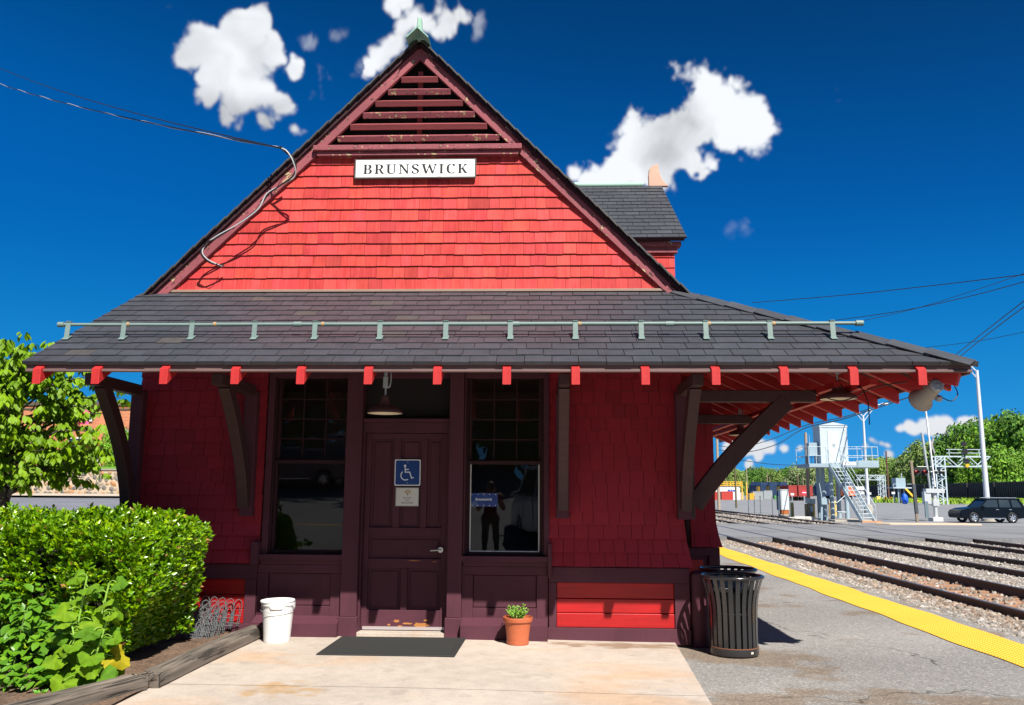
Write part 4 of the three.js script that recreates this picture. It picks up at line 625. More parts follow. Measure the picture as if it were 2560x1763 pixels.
function trashCan(label, pos) {
  const t = thing('trash_can', label, 'trash can', pos, 0, 'black slatted trash cans at the corner');
  const blk = mat([0.018, 0.018, 0.02], 0.22, { clearcoat: 0.6, clearcoatRoughness: 0.15 }), R = (y) => 0.238 + (y < 0.4 ? 0.008 * y : 0.0032 + 0.066 * ((y - 0.4) / 0.36) ** 2);
  const sg = (() => { const N = 12, pos_ = [], uv = [], idx = []; for (let i = 0; i <= N; i++) { const y = 0.05 + 0.71 * i / N, w = 0.0215, rr = R(y); for (const [dx, dr] of [[-w, 0], [w, 0], [w, -0.007], [-w, -0.007]]) { pos_.push(dx, y, rr + dr); uv.push(dx, y); } } for (let i = 0; i < N; i++) for (let k = 0; k < 4; k++) { const a = i * 4 + k, b = i * 4 + (k + 1) % 4; idx.push(a, b, a + 4, b, b + 4, a + 4); } const g = new THREE.BufferGeometry(); g.setAttribute('position', new THREE.Float32BufferAttribute(pos_, 3)); g.setAttribute('uv', new THREE.Float32BufferAttribute(uv, 2)); g.setIndex(idx); return toCreasedNormals(g, 0.6); })();
  for (let i = 0; i < 24; i++) { const o = new THREE.Mesh(sg, blk); o.name = 'slat'; o.rotation.y = i / 24 * Math.PI * 2; t.add(o); }
  part(t, 'rim', new THREE.TorusGeometry(0.307, 0.019, 12, 56).rotateX(Math.PI / 2).translate(0, 0.77, 0), blk);
  part(t, 'base_ring', lathe([[0.225, 0.012], [0.243, 0.012], [0.246, 0.02], [0.246, 0.085], [0.24, 0.09], [0.225, 0.088]], 48), blk);
  part(t, 'hoop', [new THREE.TorusGeometry(0.228, 0.006, 6, 40).rotateX(Math.PI / 2).translate(0, 0.42, 0)], blk);
  part(t, 'liner', lathe([[0, 0.06], [0.19, 0.06], [0.2, 0.08], [0.222, 0.62], [0.23, 0.63], [0.215, 0.62], [0.19, 0.1], [0, 0.08]], 32), mat([0.012, 0.012, 0.013], 0.35));
  part(t, 'feet', [0, 2.1, 4.2].map((a) => rod(V3(0.2 * Math.cos(a), 0, 0.2 * Math.sin(a)), V3(0.2 * Math.cos(a), 0.02, 0.2 * Math.sin(a)), 0.02, 0.02, 8)), blk);
  const st = part(t, 'sticker', bx(0.03, 0.02, 0.002, 0.135, 0.05, 0.207, 0, 0.58, 0, 0), mat([0.65, 0.6, 0.5], 0.5));
  part(t, 'rust_line', lathe([[0.2465, 0.082], [0.2472, 0.086], [0.243, 0.0915], [0.238, 0.091]], 48), mat([0.14, 0.05, 0.02], 0.9, { map: T.mottle }));
  return t;
}
const can = trashCan('nearer black slatted metal trash can, standing in front at the building corner', [1.905, -0.08, 0.4]);
copyOf(can, 'farther black slatted metal trash can, half hidden behind the other one', [2.03, -0.08, -0.42], 0.4);
// timber edging, weathered
T.timber = tex(512, 1024, (u, v) => { const g = fbm(u * 26, v * 3, 26, 3, 201, 4), c = sstep(0.62, 0.7, fbm(u * 40, v * 4, 40, 4, 203, 3)), b = fbm(u * 4, v * 5, 4, 5, 202, 4), k = (0.04 + 0.16 * g * (0.4 + b)) * (1 - 0.75 * c); return [k * 1.12, k * 0.92, k * 0.74]; });
M.timber = mat([1, 1, 1], 0.95, { map: T.timber, bumpMap: T.timber, bumpScale: 0.012 });
function timber(label, a, b, w, h, seed) {
  const d = b.clone().sub(a), L = d.length(), g = new THREE.BoxGeometry(w, h, L, 6, 4, 60).toNonIndexed(), p = g.attributes.position, uv = g.attributes.uv, n = g.attributes.normal;
  for (let i = 0; i < p.count; i++) { const x = p.getX(i), y = p.getY(i), z = p.getZ(i); const sd = Math.abs(n.getX(i)) > 0.5 ? y : x; uv.setXY(i, sd * 2 + seed * 0.37 + (Math.abs(n.getX(i)) > 0.5 ? 0.4 : 0), z * 0.8); const cr = (fbm(x * 40 + 50, z * 2.2 + 50, 999, 999, seed, 3) - 0.5), en = Math.max(0, Math.abs(z) / L * 2 - 0.94) / 0.06; const ed = (Math.abs(x) > w * 0.4 && Math.abs(y) > h * 0.3 ? 0.88 : 1); p.setXYZ(i, x * ed + cr * 0.015 + 0.02 * Math.sin(z * 1.3 + seed), y * ed + (y > 0 ? cr * 0.03 - en * 0.02 * hash(i % 7, seed, 3) : 0), z + en * 0.02 * (hash(Math.round(x * 99), Math.round(y * 99), seed) - 0.5)); }
  g.computeVertexNormals(); const z = d.normalize(), x = V3(0, 1, 0).cross(z).normalize(), m = new THREE.Matrix4().makeBasis(x, z.clone().cross(x), z).setPosition(a.clone().add(b).multiplyScalar(0.5));
  const o = single('timber', label, 'timber', g, M.timber, 'weathered landscape timbers'); o.applyMatrix4(m);
}
timber('long grey weathered timber edging the planting bed against the concrete', V3(-3.05, 0.05, 0.1), V3(-3.12, 0.05, 2.62), 0.19, 0.14, 5);
timber('short split timber lying in front of the long edging timber', V3(-3.2, 0.045, 2.66), V3(-3.62, 0.03, 3.75), 0.2, 0.14, 9);
{ // stacked wire border fencing: each section a thing
  const blk = mat([0.075, 0.08, 0.085], 0.5), mk = () => { const l = []; for (let i = 0; i < 5; i++) { const x = -0.17 + i * 0.085; l.push(tube([V3(x - 0.04, -0.16, 0), V3(x - 0.04, 0.06, 0), V3(x - 0.025, 0.105, 0), V3(x, 0.12, 0), V3(x + 0.025, 0.105, 0), V3(x + 0.04, 0.06, 0), V3(x + 0.04, -0.16, 0)], 0.0048, 20, 5), tube([V3(x - 0.022, -0.16, 0.004), V3(x - 0.022, 0.03, 0.004), V3(x, 0.07, 0.004), V3(x + 0.022, 0.03, 0.004), V3(x + 0.022, -0.16, 0.004)], 0.0042, 14, 5)); } for (const y of [-0.05, -0.13]) l.push(rod(V3(-0.22, y, 0.006), V3(0.22, y, 0.006), 0.0048, 0.0048, 5)); return l; };
  const names = ['at the back of the stack', 'second from the back', 'in the middle', 'leaning forward', 'second from the front', 'tilted in front', 'foremost, lowest'];
  let first; const r = rng(4);
  names.forEach((n, i) => { const lab = `grey wire border fence section ${n}, beside the hedge`; const p = [-3.5 - i * 0.035 + (r() - 0.5) * 0.03, 0.27 - i * 0.022, 0.14 + i * 0.075]; let o; if (!i) { o = first = thing('wire_edging', lab, 'garden edging', p, 0, 'wire edging stacked by the wall'); part(o, 'wire', mk(), blk); } else o = copyOf(first, lab, p); o.rotation.set(-0.25 - 0.05 * i, 0.5 + (r() - 0.5) * 0.3, (r() - 0.5) * 0.16); });
}
// ---------- planting ----------
const leafMat = (c, o = {}) => mat(c, 0.45, { transmission: 0.25, thickness: 0, side: THREE.DoubleSide, ...o });
function leafGeo(len, wid, fold = 0.25, n = 3) {      // a folded pointed-oval leaf along +y, base at the origin
  const pos = [], idx = [], uv = []; for (let i = 0; i <= n; i++) { const t = i / n, w = wid * Math.sin(Math.PI * Math.min(0.98, t * 0.94 + 0.04)) ** 0.8 * 0.5, b = -0.22 * len * t * t; pos.push(-w, t * len, b + fold * w, 0, t * len, b, w, t * len, b + fold * w); uv.push(0, t, 0.5, t, 1, t); }
  for (let i = 0; i < n; i++) { const a = i * 3; idx.push(a, a + 1, a + 3, a + 1, a + 4, a + 3, a + 1, a + 2, a + 4, a + 2, a + 5, a + 4); }
  const g = new THREE.BufferGeometry(); g.setAttribute('position', new THREE.Float32BufferAttribute(pos, 3)); g.setAttribute('uv', new THREE.Float32BufferAttribute(uv, 2)); g.setIndex(idx); g.computeVertexNormals(); return g;
}
const Q = (dir, r) => { const y = dir.clone().normalize(), h = V3(r() - 0.5, r() - 0.5, r() - 0.5), x = h.cross(y).normalize(), z = x.clone().cross(y); return new THREE.Quaternion().setFromRotationMatrix(new THREE.Matrix4().makeBasis(x, y, z)); };
function foliage(parent, name, geo, m, items, colour) { const im = new THREE.InstancedMesh(geo, m, items.length), m4 = new THREE.Matrix4(), c = new THREE.Color(); items.forEach((it, i) => { im.setMatrixAt(i, m4.compose(it.p, it.q, V3(it.s, it.s, it.s))); im.setColorAt(i, c.setRGB(...colour(it))); }); im.name = name; im.userData.kind = 'stuff'; parent.add(im); return im; }
{ // the clipped hedge
  const t = thing('hedge', 'dense glossy green clipped hedge in front of the left wall', 'hedge'), r = rng(91), items = [];
  const lo = V3(-8.2, 0.12, 0.75), hi = V3(-3.44, 1.2, 2.25), bump = (x, y, z) => 0.3 * (fbm(x * 1.4 + 60, y * 1.8 + z * 1.3 + 60, 999, 999, 151, 3) - 0.5);
  const sprig = (p, n) => { const d = n.clone().multiplyScalar(0.7).add(V3(r() - 0.5, 0.35 + 0.5 * r(), r() - 0.5)).normalize(), tone = r(), k = 5 + Math.floor(r() * 4); for (let i = 0; i < k; i++) { const a = r() * 6.28, q = V3(Math.cos(a), Math.sin(a) * 0.6, Math.sin(a)).multiplyScalar(0.9).add(d.clone().multiplyScalar(0.5 + r())); items.push({ p: p.clone().addScaledVector(d, i * 0.008), q: Q(q, r), s: 0.75 + 0.6 * r(), t: tone, dead: r() < 0.012 }); } };
  const surf = (n, fn) => { for (let i = 0; i < n; i++) { const [p, nn] = fn(); const gap = fbm(p.x * 5 + 90, p.y * 5 + p.z * 4 + 90, 999, 999, 157, 2); const d = bump(p.x, p.y, p.z) - r() * r() * 0.2 - (gap < 0.42 ? 0.16 : 0); if (gap < 0.36 && r() < 0.6) continue; p.addScaledVector(nn, d); sprig(p, nn); } };
  const round = (p) => { const e = 0.16, dx = Math.max(0, p.x - (hi.x - e)), dy = Math.max(0, p.y - (hi.y - e)), dz = Math.max(0, p.z - (hi.z - e)), l = Math.hypot(dx, dy, dz); if (l > e) { p.x -= dx * (1 - e / l); p.y -= dy * (1 - e / l); p.z -= dz * (1 - e / l); } const in_ = 1 - sstep(0.1, 0.75, p.y); if (p.x > hi.x - 0.6) p.x -= 0.2 * in_; if (p.z > hi.z - 0.4) p.z -= 0.1 * in_; return p; };
  surf(8000, () => [round(V3(lerp(lo.x, hi.x, r()), lerp(lo.y, hi.y, r()), hi.z)), V3(0, 0.1, 1)]);
  surf(8000, () => [round(V3(lerp(lo.x, hi.x, r()), hi.y + 0.02, lerp(lo.z, hi.z, r()))), V3(0, 1, 0.1)]);
  surf(4200, () => [round(V3(hi.x, lerp(lo.y, hi.y, r()), lerp(lo.z, hi.z, r()))), V3(1, 0.1, 0)]);
  for (let i = 0; i < 90; i++) { const p = V3(lerp(-6.5, hi.x - 0.1, r()), hi.y + 0.03, lerp(lo.z, hi.z, r())); for (let k = 0; k < 4; k++) sprig(p.clone().add(V3(0, 0.025 * k * (0.5 + r()), 0)), V3(0, 1, 0)); }
  foliage(t, 'foliage', leafGeo(0.044, 0.025, 0.3, 2), mat([1, 1, 1], 0.28, { transmission: 0.2, thickness: 0, side: THREE.DoubleSide }), items, (it) => it.dead ? [0.42, 0.2, 0.07] : [0.09 + 0.2 * it.t * it.t, 0.18 + 0.25 * it.t, 0.002]);
  const st = []; for (let i = 0; i < 80; i++) { const x = lerp(lo.x, hi.x - 0.5, r()), z = lerp(lo.z + 0.2, hi.z - 0.4, r()); st.push(rod(V3(x, 0, z), V3(x + (r() - 0.5) * 0.3, 0.95, z + (r() - 0.5) * 0.2), 0.012, 0.005, 5)); }
  part(t, 'stems', st, mat([0.1, 0.07, 0.045], 0.9));
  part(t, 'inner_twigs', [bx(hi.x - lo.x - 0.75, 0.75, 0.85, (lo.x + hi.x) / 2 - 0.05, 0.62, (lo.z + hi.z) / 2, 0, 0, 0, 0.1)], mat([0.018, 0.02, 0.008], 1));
}
{ // broad lobed leaves of the mallow, each a part
  const t = thing('mallow_plant', 'tall mallow with broad lobed light green leaves in front of the hedge', 'plant', [-3.62, 0.02, 2.72]), r = rng(23);
  const mk = (seed) => { const N = 22, pos = [0, 0, 0], idx = [], rr = rng(seed), uv = [0.5, 0.5]; for (let i = 0; i <= N; i++) { const a = -2.75 + 5.5 * i / N, lob = 0.78 + 0.16 * Math.cos(a * 3.1) + 0.06 * (rr() - 0.5) + 0.06 * Math.cos(a * 11), R = 0.5 * lob * (Math.abs(a) > 2.5 ? 0.8 : 1); for (const f of [0.5, 1]) { const x = Math.sin(a) * R * f, y = Math.cos(a) * R * f; pos.push(x, y + 0.12, 0.07 * f * f * Math.cos(a * 3.1 + 0.5) - 0.1 * f * f + 0.03 * (rr() - 0.5)); uv.push(0.5 + x, 0.5 + y); } } pos[1] = 0.12; for (let i = 0; i < N; i++) { const a = 1 + i * 2; idx.push(0, a + 2, a, a, a + 2, a + 1, a + 1, a + 2, a + 3); } const g = new THREE.BufferGeometry(); g.setAttribute('position', new THREE.Float32BufferAttribute(pos, 3)); g.setAttribute('uv', new THREE.Float32BufferAttribute(uv, 2)); g.setIndex(idx); g.computeVertexNormals(); return g; };
  const gs = [1, 2, 3, 4].map(mk), tl = tex(256, 256, (u, v) => { const x = u - 0.5, y = v - 0.5, a = Math.atan2(x, y), d = Math.hypot(x, y), vein = Math.max(...[-1.9, -0.95, 0, 0.95, 1.9].map((q) => 1 - sstep(0, 0.035, Math.abs(a - q) * d))), n = fbm(u * 8, v * 8, 8, 8, 161, 4), k = 0.8 + 0.35 * (n - 0.5); return [k * (1 + 0.5 * vein * 0.5), k * (1 + 0.1 * vein), k]; }), ms = [[0.13, 0.28, 0.001], [0.17, 0.32, 0.001], [0.09, 0.23, 0.004], [0.42, 0.36, 0.005]].map((c) => leafMat(c, { map: tl, roughness: 0.75, specularIntensity: 0.4 }));
  const stems = [[0.02, 0.84, -0.1, 0.04], [0.16, 0.78, 0.0, -0.04], [-0.12, 0.66, -0.06, 0.0], [0.22, 0.55, 0.06, 0.05], [-0.03, 0.5, 0.08, 0.12]], sg = []; let n = 0;
  for (const [sx, h, bx0, bz] of stems) {
    const c = new THREE.CatmullRomCurve3([V3(bx0, 0, bz), V3(bx0 + (sx - bx0) * 0.5 + 0.02, h * 0.5, bz + 0.02), V3(sx, h, bz)]); sg.push(new THREE.TubeGeometry(c, 12, 0.008, 6));
    const k = 10; for (let i = 0; i < k; i++) {
      const f = 0.12 + 0.88 * i / (k - 1), p = c.getPoint(f), a = i * 2.4 + sx * 20, reach = 0.16 * (1.15 - f * 0.8), out = V3(Math.cos(a), 0.15, Math.sin(a) * 0.8 + 0.25).normalize(), q = p.clone().addScaledVector(out, reach); q.y -= 0.03 * (1 - f); q.y = Math.max(q.y, 0.06); sg.push(tube([p, p.clone().lerp(q, 0.5).add(V3(0, 0.02, 0)), q], 0.0035, 6, 5));
      const sz = (0.2 - 0.09 * f) * (0.8 + 0.5 * r()), tip = V3(out.x * 0.8, -0.75 + 0.5 * f + 0.5 * (r() - 0.5), out.z * 0.6 + 0.1), nrm = V3(out.x * 0.4 + (r() - 0.5) * 0.7, 0.75, 0.75 + 0.3 * r()); const y = tip.normalize(), z = nrm.addScaledVector(y, -nrm.dot(y)).normalize(), x = y.clone().cross(z);
      const o = new THREE.Mesh(gs[n % 4], n === 33 ? ms[3] : ms[Math.floor(r() * 3)]); o.name = 'leaf'; o.quaternion.setFromRotationMatrix(new THREE.Matrix4().makeBasis(x, y, z)); o.position.copy(q); o.scale.setScalar(sz * 1.3); t.add(o); n++;
    }
  }
  part(t, 'stems', sg, mat([0.22, 0.4, 0.05], 0.6));
}
{ // leafy ground cover in the lower left corner: the big leaves one by one
  const t = thing('ground_cover', 'bushy bright green plant with pointed leaves, left of the mallow', 'plant', [-4.35, 0, 2.55]), r = rng(37), g = [leafGeo(0.085, 0.056, 0.3, 3), leafGeo(0.07, 0.052, 0.15, 3)], ms = [[0.1, 0.26, 0.001], [0.14, 0.3, 0.001], [0.07, 0.2, 0.003]].map((c) => leafMat(c, { roughness: 0.65, specularIntensity: 0.5 })), more = []; let n = 0;
  for (let i = 0; i < 1100; i++) {
    const u = r(), x = lerp(-0.95, 0.6, u), z = lerp(-0.45, 0.5, r()), top = 0.72 * (1 - 0.55 * sstep(-0.1, 0.6, x)) * (1 - 0.75 * sstep(-0.1, 0.5, z)), y = top * (1 - r() * r() * 0.8) + 0.06, out = V3((r() - 0.5) * 1.6, -0.15 + 0.7 * (r() - 0.5), (r() - 0.25) * 1.6).normalize(), up = V3((r() - 0.5) * 0.7, 1, 0.5 * r()), zz = up.addScaledVector(out, -up.dot(out)).normalize(), xx = out.clone().cross(zz), q = new THREE.Quaternion().setFromRotationMatrix(new THREE.Matrix4().makeBasis(xx, out, zz)), s = 0.7 + 0.6 * r();
    if (z > -0.1 && n < 220) { const o = new THREE.Mesh(g[i % 2], ms[i % 3]); o.name = 'leaf'; o.position.set(x, y, z); o.quaternion.copy(q); o.scale.setScalar(s); t.add(o); n++; } else more.push({ p: V3(x, y, z), q, s, t: r() });
  }
  foliage(t, 'inner_leaves', g[0], leafMat([1, 1, 1]), more, (it) => [0.08 + 0.04 * it.t, 0.22 + 0.07 * it.t, 0.006]);
  const st = []; for (let i = 0; i < 40; i++) { const x = lerp(-0.9, 0.5, r()), z = lerp(-0.4, 0.3, r()); st.push(rod(V3(x, 0, z), V3(x + (r() - 0.5) * 0.2, 0.35 + 0.25 * r(), z + (r() - 0.5) * 0.2), 0.005, 0.003, 5)); } part(t, 'stems', st, mat([0.14, 0.22, 0.04], 0.8));
}
{ // small weed
  const t = thing('weed', 'tiny bright green weed in the mulch by the split timber', 'weed', [-3.75, 0.02, 3.02]), r = rng(12), it = []; for (let i = 0; i < 40; i++) { const a = r() * 6.28, q = V3(Math.cos(a), 0.5 + r(), Math.sin(a)); it.push({ p: V3(Math.cos(a) * 0.03 * r(), 0.02 * r(), Math.sin(a) * 0.03 * r()), q: Q(q, r), s: 0.4 + 0.4 * r(), t: r() }); } foliage(t, 'leaves', leafGeo(0.06, 0.025, 0.2, 2), leafMat([1, 1, 1]), it, (i) => [0.16, 0.38 + 0.1 * i.t, 0.03]);
}

// ---------- trees ----------
M.bark = mat([0.09, 0.07, 0.055], 0.95, { map: T.grain, bumpMap: T.grain, bumpScale: 0.02 });
function crownGeo(seed, n, card, blobs) {
  const r = rng(seed), B = []; for (let i = 0; i < blobs; i++) { const a = r() * 6.28, h = r(), rad = Math.sqrt(r()) * (0.8 - 0.45 * Math.abs(h - 0.4)); B.push([Math.cos(a) * rad * 0.8, 0.12 + h * 0.72, Math.sin(a) * rad * 0.8, 0.16 + 0.2 * r() * (1.1 - h * 0.6)]); }
  const pos = [], col = [];
  for (let i = 0; i < n; i++) {
    const b = B[Math.floor(r() * blobs)], d = V3(r() - 0.5, (r() - 0.42), r() - 0.5).normalize(), k = b[3] * (0.62 + 0.42 * Math.sqrt(r())), c = V3(b[0], b[1], b[2]).addScaledVector(d, k), s = card * (0.5 + r());
    const nn = d.clone().add(V3((r() - 0.5) * 1.3, 0.3 + (r() - 0.5), (r() - 0.5) * 1.3)).normalize(), u = V3(r() - 0.5, r() - 0.5, r() - 0.5).cross(nn).normalize(), v = nn.clone().cross(u), sh = 0.75 + 0.5 * r() * (0.6 + 0.8 * hash(Math.round(b[0] * 100), Math.round(b[1] * 100), 5)), tone = [sh * (0.85 + 0.3 * r()), sh, sh * 0.9];
    const P_ = [[-1, -0.25], [-0.15, -0.9], [0.95, -0.2], [0.35, 0.85]].map(([x, y]) => c.clone().addScaledVector(u, x * s * (0.7 + 0.5 * r())).addScaledVector(v, y * s * (0.7 + 0.5 * r())));
    for (const q of [0, 1, 2, 0, 2, 3]) { pos.push(P_[q].x, P_[q].y, P_[q].z); col.push(...tone); }
  }
  const g = new THREE.BufferGeometry(); g.setAttribute('position', new THREE.Float32BufferAttribute(pos, 3)); g.setAttribute('color', new THREE.Float32BufferAttribute(col, 3)); g.setAttribute('uv', new THREE.Float32BufferAttribute(new Float32Array(pos.length / 3 * 2), 2)); g.computeVertexNormals(); return g;
}
const crowns = [crownGeo(301, 9000, 0.026, 46), crownGeo(302, 9000, 0.026, 38), crownGeo(303, 8000, 0.027, 52)];
const leafTone = [[0.13, 0.29, 0.003], [0.075, 0.2, 0.006], [0.18, 0.28, 0.05], [0.24, 0.32, 0.13], [0.095, 0.2, 0.02], [0.16, 0.34, 0.004]].map((c) => mat(c, 0.8, { vertexColors: true, transmission: 0.2, thickness: 0, side: THREE.DoubleSide }));
const trunkG = merge([rod(V3(0, 0, 0), V3(0.01, 0.45, 0.01), 0.022, 0.014, 8), rod(V3(0.01, 0.3, 0), V3(0.2, 0.62, 0.1), 0.01, 0.004, 6), rod(V3(0.01, 0.28, 0), V3(-0.2, 0.6, -0.06), 0.01, 0.004, 6), rod(V3(0, 0.4, 0), V3(0.05, 0.8, -0.1), 0.011, 0.003, 6)]);
function tree(label, pos, h, w, kind, tone, turn, group) { const t = thing('tree', label, 'tree', pos.toArray(), turn, group); part(t, 'crown', crowns[kind], leafTone[tone]).scale.set(w, h, w); part(t, 'trunk', trunkG, M.bark).scale.set(h * 0.8, h, h * 0.8); return t; }
{
  const list = [[2605, 1040, 195, 1, 'bright green tree at the far right edge above the hopper cars'], [2548, 1056, 200, 0, 'bright green rounded tree above the dark car, right of the tall light pole'], [2498, 1052, 215, 5, 'tall bright tree directly right of the tall light pole top half'], [2455, 1060, 225, 1, 'dark green tree behind the tall right light pole'], [2412, 1080, 230, 1, 'dark rounded tree left of the tall right light pole'], [2522, 1120, 185, 0, 'lower bright green tree behind the hopper cars at right'], [2440, 1140, 190, 5, 'low bright tree behind the signal bridge'], [2376, 1098, 245, 2, 'yellow-green tree above the signal bridge'], [2340, 1108, 255, 2, 'pale green tree behind the crossbuck'], [2304, 1126, 270, 3, 'pale silvery tree left of the crossing mast'], [2270, 1146, 275, 4, 'mid green tree behind the wooden post'], [2232, 1150, 285, 2, 'yellow-green tree right of the brown pole'], [2192, 1150, 290, 2, 'yellow-green tree behind the raised platform railing'], [2140, 1166, 300, 4, 'green tree between the tower legs and the double lamp'], [2085, 1170, 310, 2, 'pale green tree behind the tower ladder'], [2044, 1168, 300, 3, 'silvery tree just right of the thick utility pole'], [2004, 1168, 310, 3, 'silvery green tree just left of the thick utility pole'], [1966, 1172, 320, 1, 'dark green tree above the red hopper cars'], [1930, 1180, 340, 1, 'small dark tree above the blue and yellow engines'], [1896, 1188, 350, 2, 'pale low tree above the grey cabinets'], [1858, 1194, 360, 4, 'low green tree right of the greenish pole'], [1812, 1194, 360, 4, 'low green tree above the white building']];
  list.forEach(([px, top, d, tone, label], i) => { d *= 1.3; const p = at(px, 1231, d); p.y = YARD - 0.4; const h = ((1231 - top) / 2160 * d + 2.2) * 1.02; tree(label, p, h, h * (0.62 + 0.12 * hash(i, 1, 7)), i % 3, tone, i * 1.7, 'trees beyond the tracks'); });
  // the wood behind them, one mass
  const wood = thing('woods', 'far green wood closing the view behind the rail yard', 'woods'); wood.userData.kind = 'stuff'; const r = rng(55);
  crowns.forEach((g, q) => { const im = new THREE.InstancedMesh(g, leafTone[[1, 2, 4][q]], 60), m4 = new THREE.Matrix4(), qt = new THREE.Quaternion(); for (let i = 0; i < 60; i++) { const px = lerp(1740, 2750, r()), d = lerp(390, 560, r()), p = at(px, 1231, d), h = (lerp(44, 62, r()) + Math.max(0, px - 2050) * 0.15) / 2160 * d + 2; qt.setFromAxisAngle(V3(0, 1, 0), r() * 6); im.setMatrixAt(i, m4.compose(V3(p.x, -1.2, p.z), qt, V3(h * 0.75, h, h * 0.75))); im.setColorAt(i, new THREE.Color().setScalar(0.75 + 0.4 * r())); } im.name = 'crowns'; im.userData.kind = 'stuff'; wood.add(im); });
  const hg = new THREE.PlaneGeometry(900, 300, 90, 30), p = hg.attributes.position; for (let i = 0; i < p.count; i++) { const x = p.getX(i) + 330, z = -1250 + p.getY(i); p.setXYZ(i, x, -3 + 31 * Math.sin(Math.PI * (p.getY(i) / 300 + 0.5)) * (0.75 + 0.5 * fbm(x * 0.008 + 9, z * 0.01 + 30, 999, 999, 171, 4)) + 2.5 * vnoise(x * 0.09 + 90, z * 0.09 + 300, 999, 999, 172), z); } hg.computeVertexNormals();
  struct('hill', hg, mat([0.03, 0.075, 0.03], 1, { map: T.mottle }));
}
// ---------- the yard ----------
const mpp = (p) => -camRay(1365, 1231).z * 0 + (9.6 - p.z) / 2160;      // metres per pixel of the photograph at p
M.polewood = mat([0.42, 0.32, 0.24], 0.9, { map: T.grain }); M.poleDark = mat([0.13, 0.11, 0.05], 0.9, { map: T.grain }); M.concreteP = mat([0.42, 0.38, 0.32], 0.9, { map: T.mottle }); M.lightMetal = mat([0.62, 0.65, 0.68], 0.4, { metalness: 0.2 });
function utilityPole(label, base, h, r0, m, arms = []) { const t = thing('utility_pole', label, 'pole', base.toArray(), 0); part(t, 'shaft', rod(V3(0, -0.3, 0), V3(0, h, 0), r0, r0 * 0.75, 10), m); for (const y of arms) part(t, 'crossarm', bx(2.2, 0.12, 0.1, 0, y, 0.12), m); return t; }
utilityPole('tan wooden pole beside the shingled bay, carrying a small dark flood lamp', foot(1798, 1274), 9, 0.16, M.polewood).add((() => { const o = new THREE.Mesh(merge([bx(0.6, 0.42, 0.4, 0.32, 4.55, 0.1), bx(0.4, 0.08, 0.08, 0.1, 4.8, 0)]), mat([0.12, 0.08, 0.05], 0.7)); o.name = 'flood_lamp'; return o; })());
utilityPole('olive brown pole left of the rail yard gate, rising behind the eave', foot(1841, 1270.5), 11, 0.11, M.poleDark);
utilityPole('thick pale brown utility pole beside the two grey meter boxes', foot(2024, 1298), 5.95, 0.125, M.polewood);
utilityPole('dark brown leaning pole right of the double lamp', foot(2223, 1254), 10.4, 0.2, mat([0.14, 0.07, 0.05], 0.9, { map: T.grain }));
[[1869, 1176, 1246, 'tall thin pole above the red container'], [1884, 1206, 1240, 'short thin pole with a lamp above the grey cabinets'], [1920, 1187, 1240, 'thin tan pole above the blue engine roofs'], [1926, 1196, 1240, 'thin slanting pole beside the tan pole'], [1948, 1222, 1240, 'short pole with a crossarm left of the red hoppers'], [1964, 1203, 1240, 'thin pole with lamp left of the red hoppers'], [1997, 1188, 1238, 'thin pole above the middle of the red hoppers'], [2010, 1193, 1238, 'thin pole above the right end of the red hoppers'], [2036, 1200, 1241, 'thin pole right of the thick utility pole'], [2064, 1188, 1242, 'thin pole just left of the tower leg'], [1816, 1193, 1240, 'far thin pole above the white building']].forEach(([px, top, bot, l]) => { const b = foot(px, Math.max(bot, 1241)); utilityPole(l, b, (bot - top + 4) * mpp(b), 0.14, M.polewood, /crossarm/.test(l) ? [3.5] : []); });
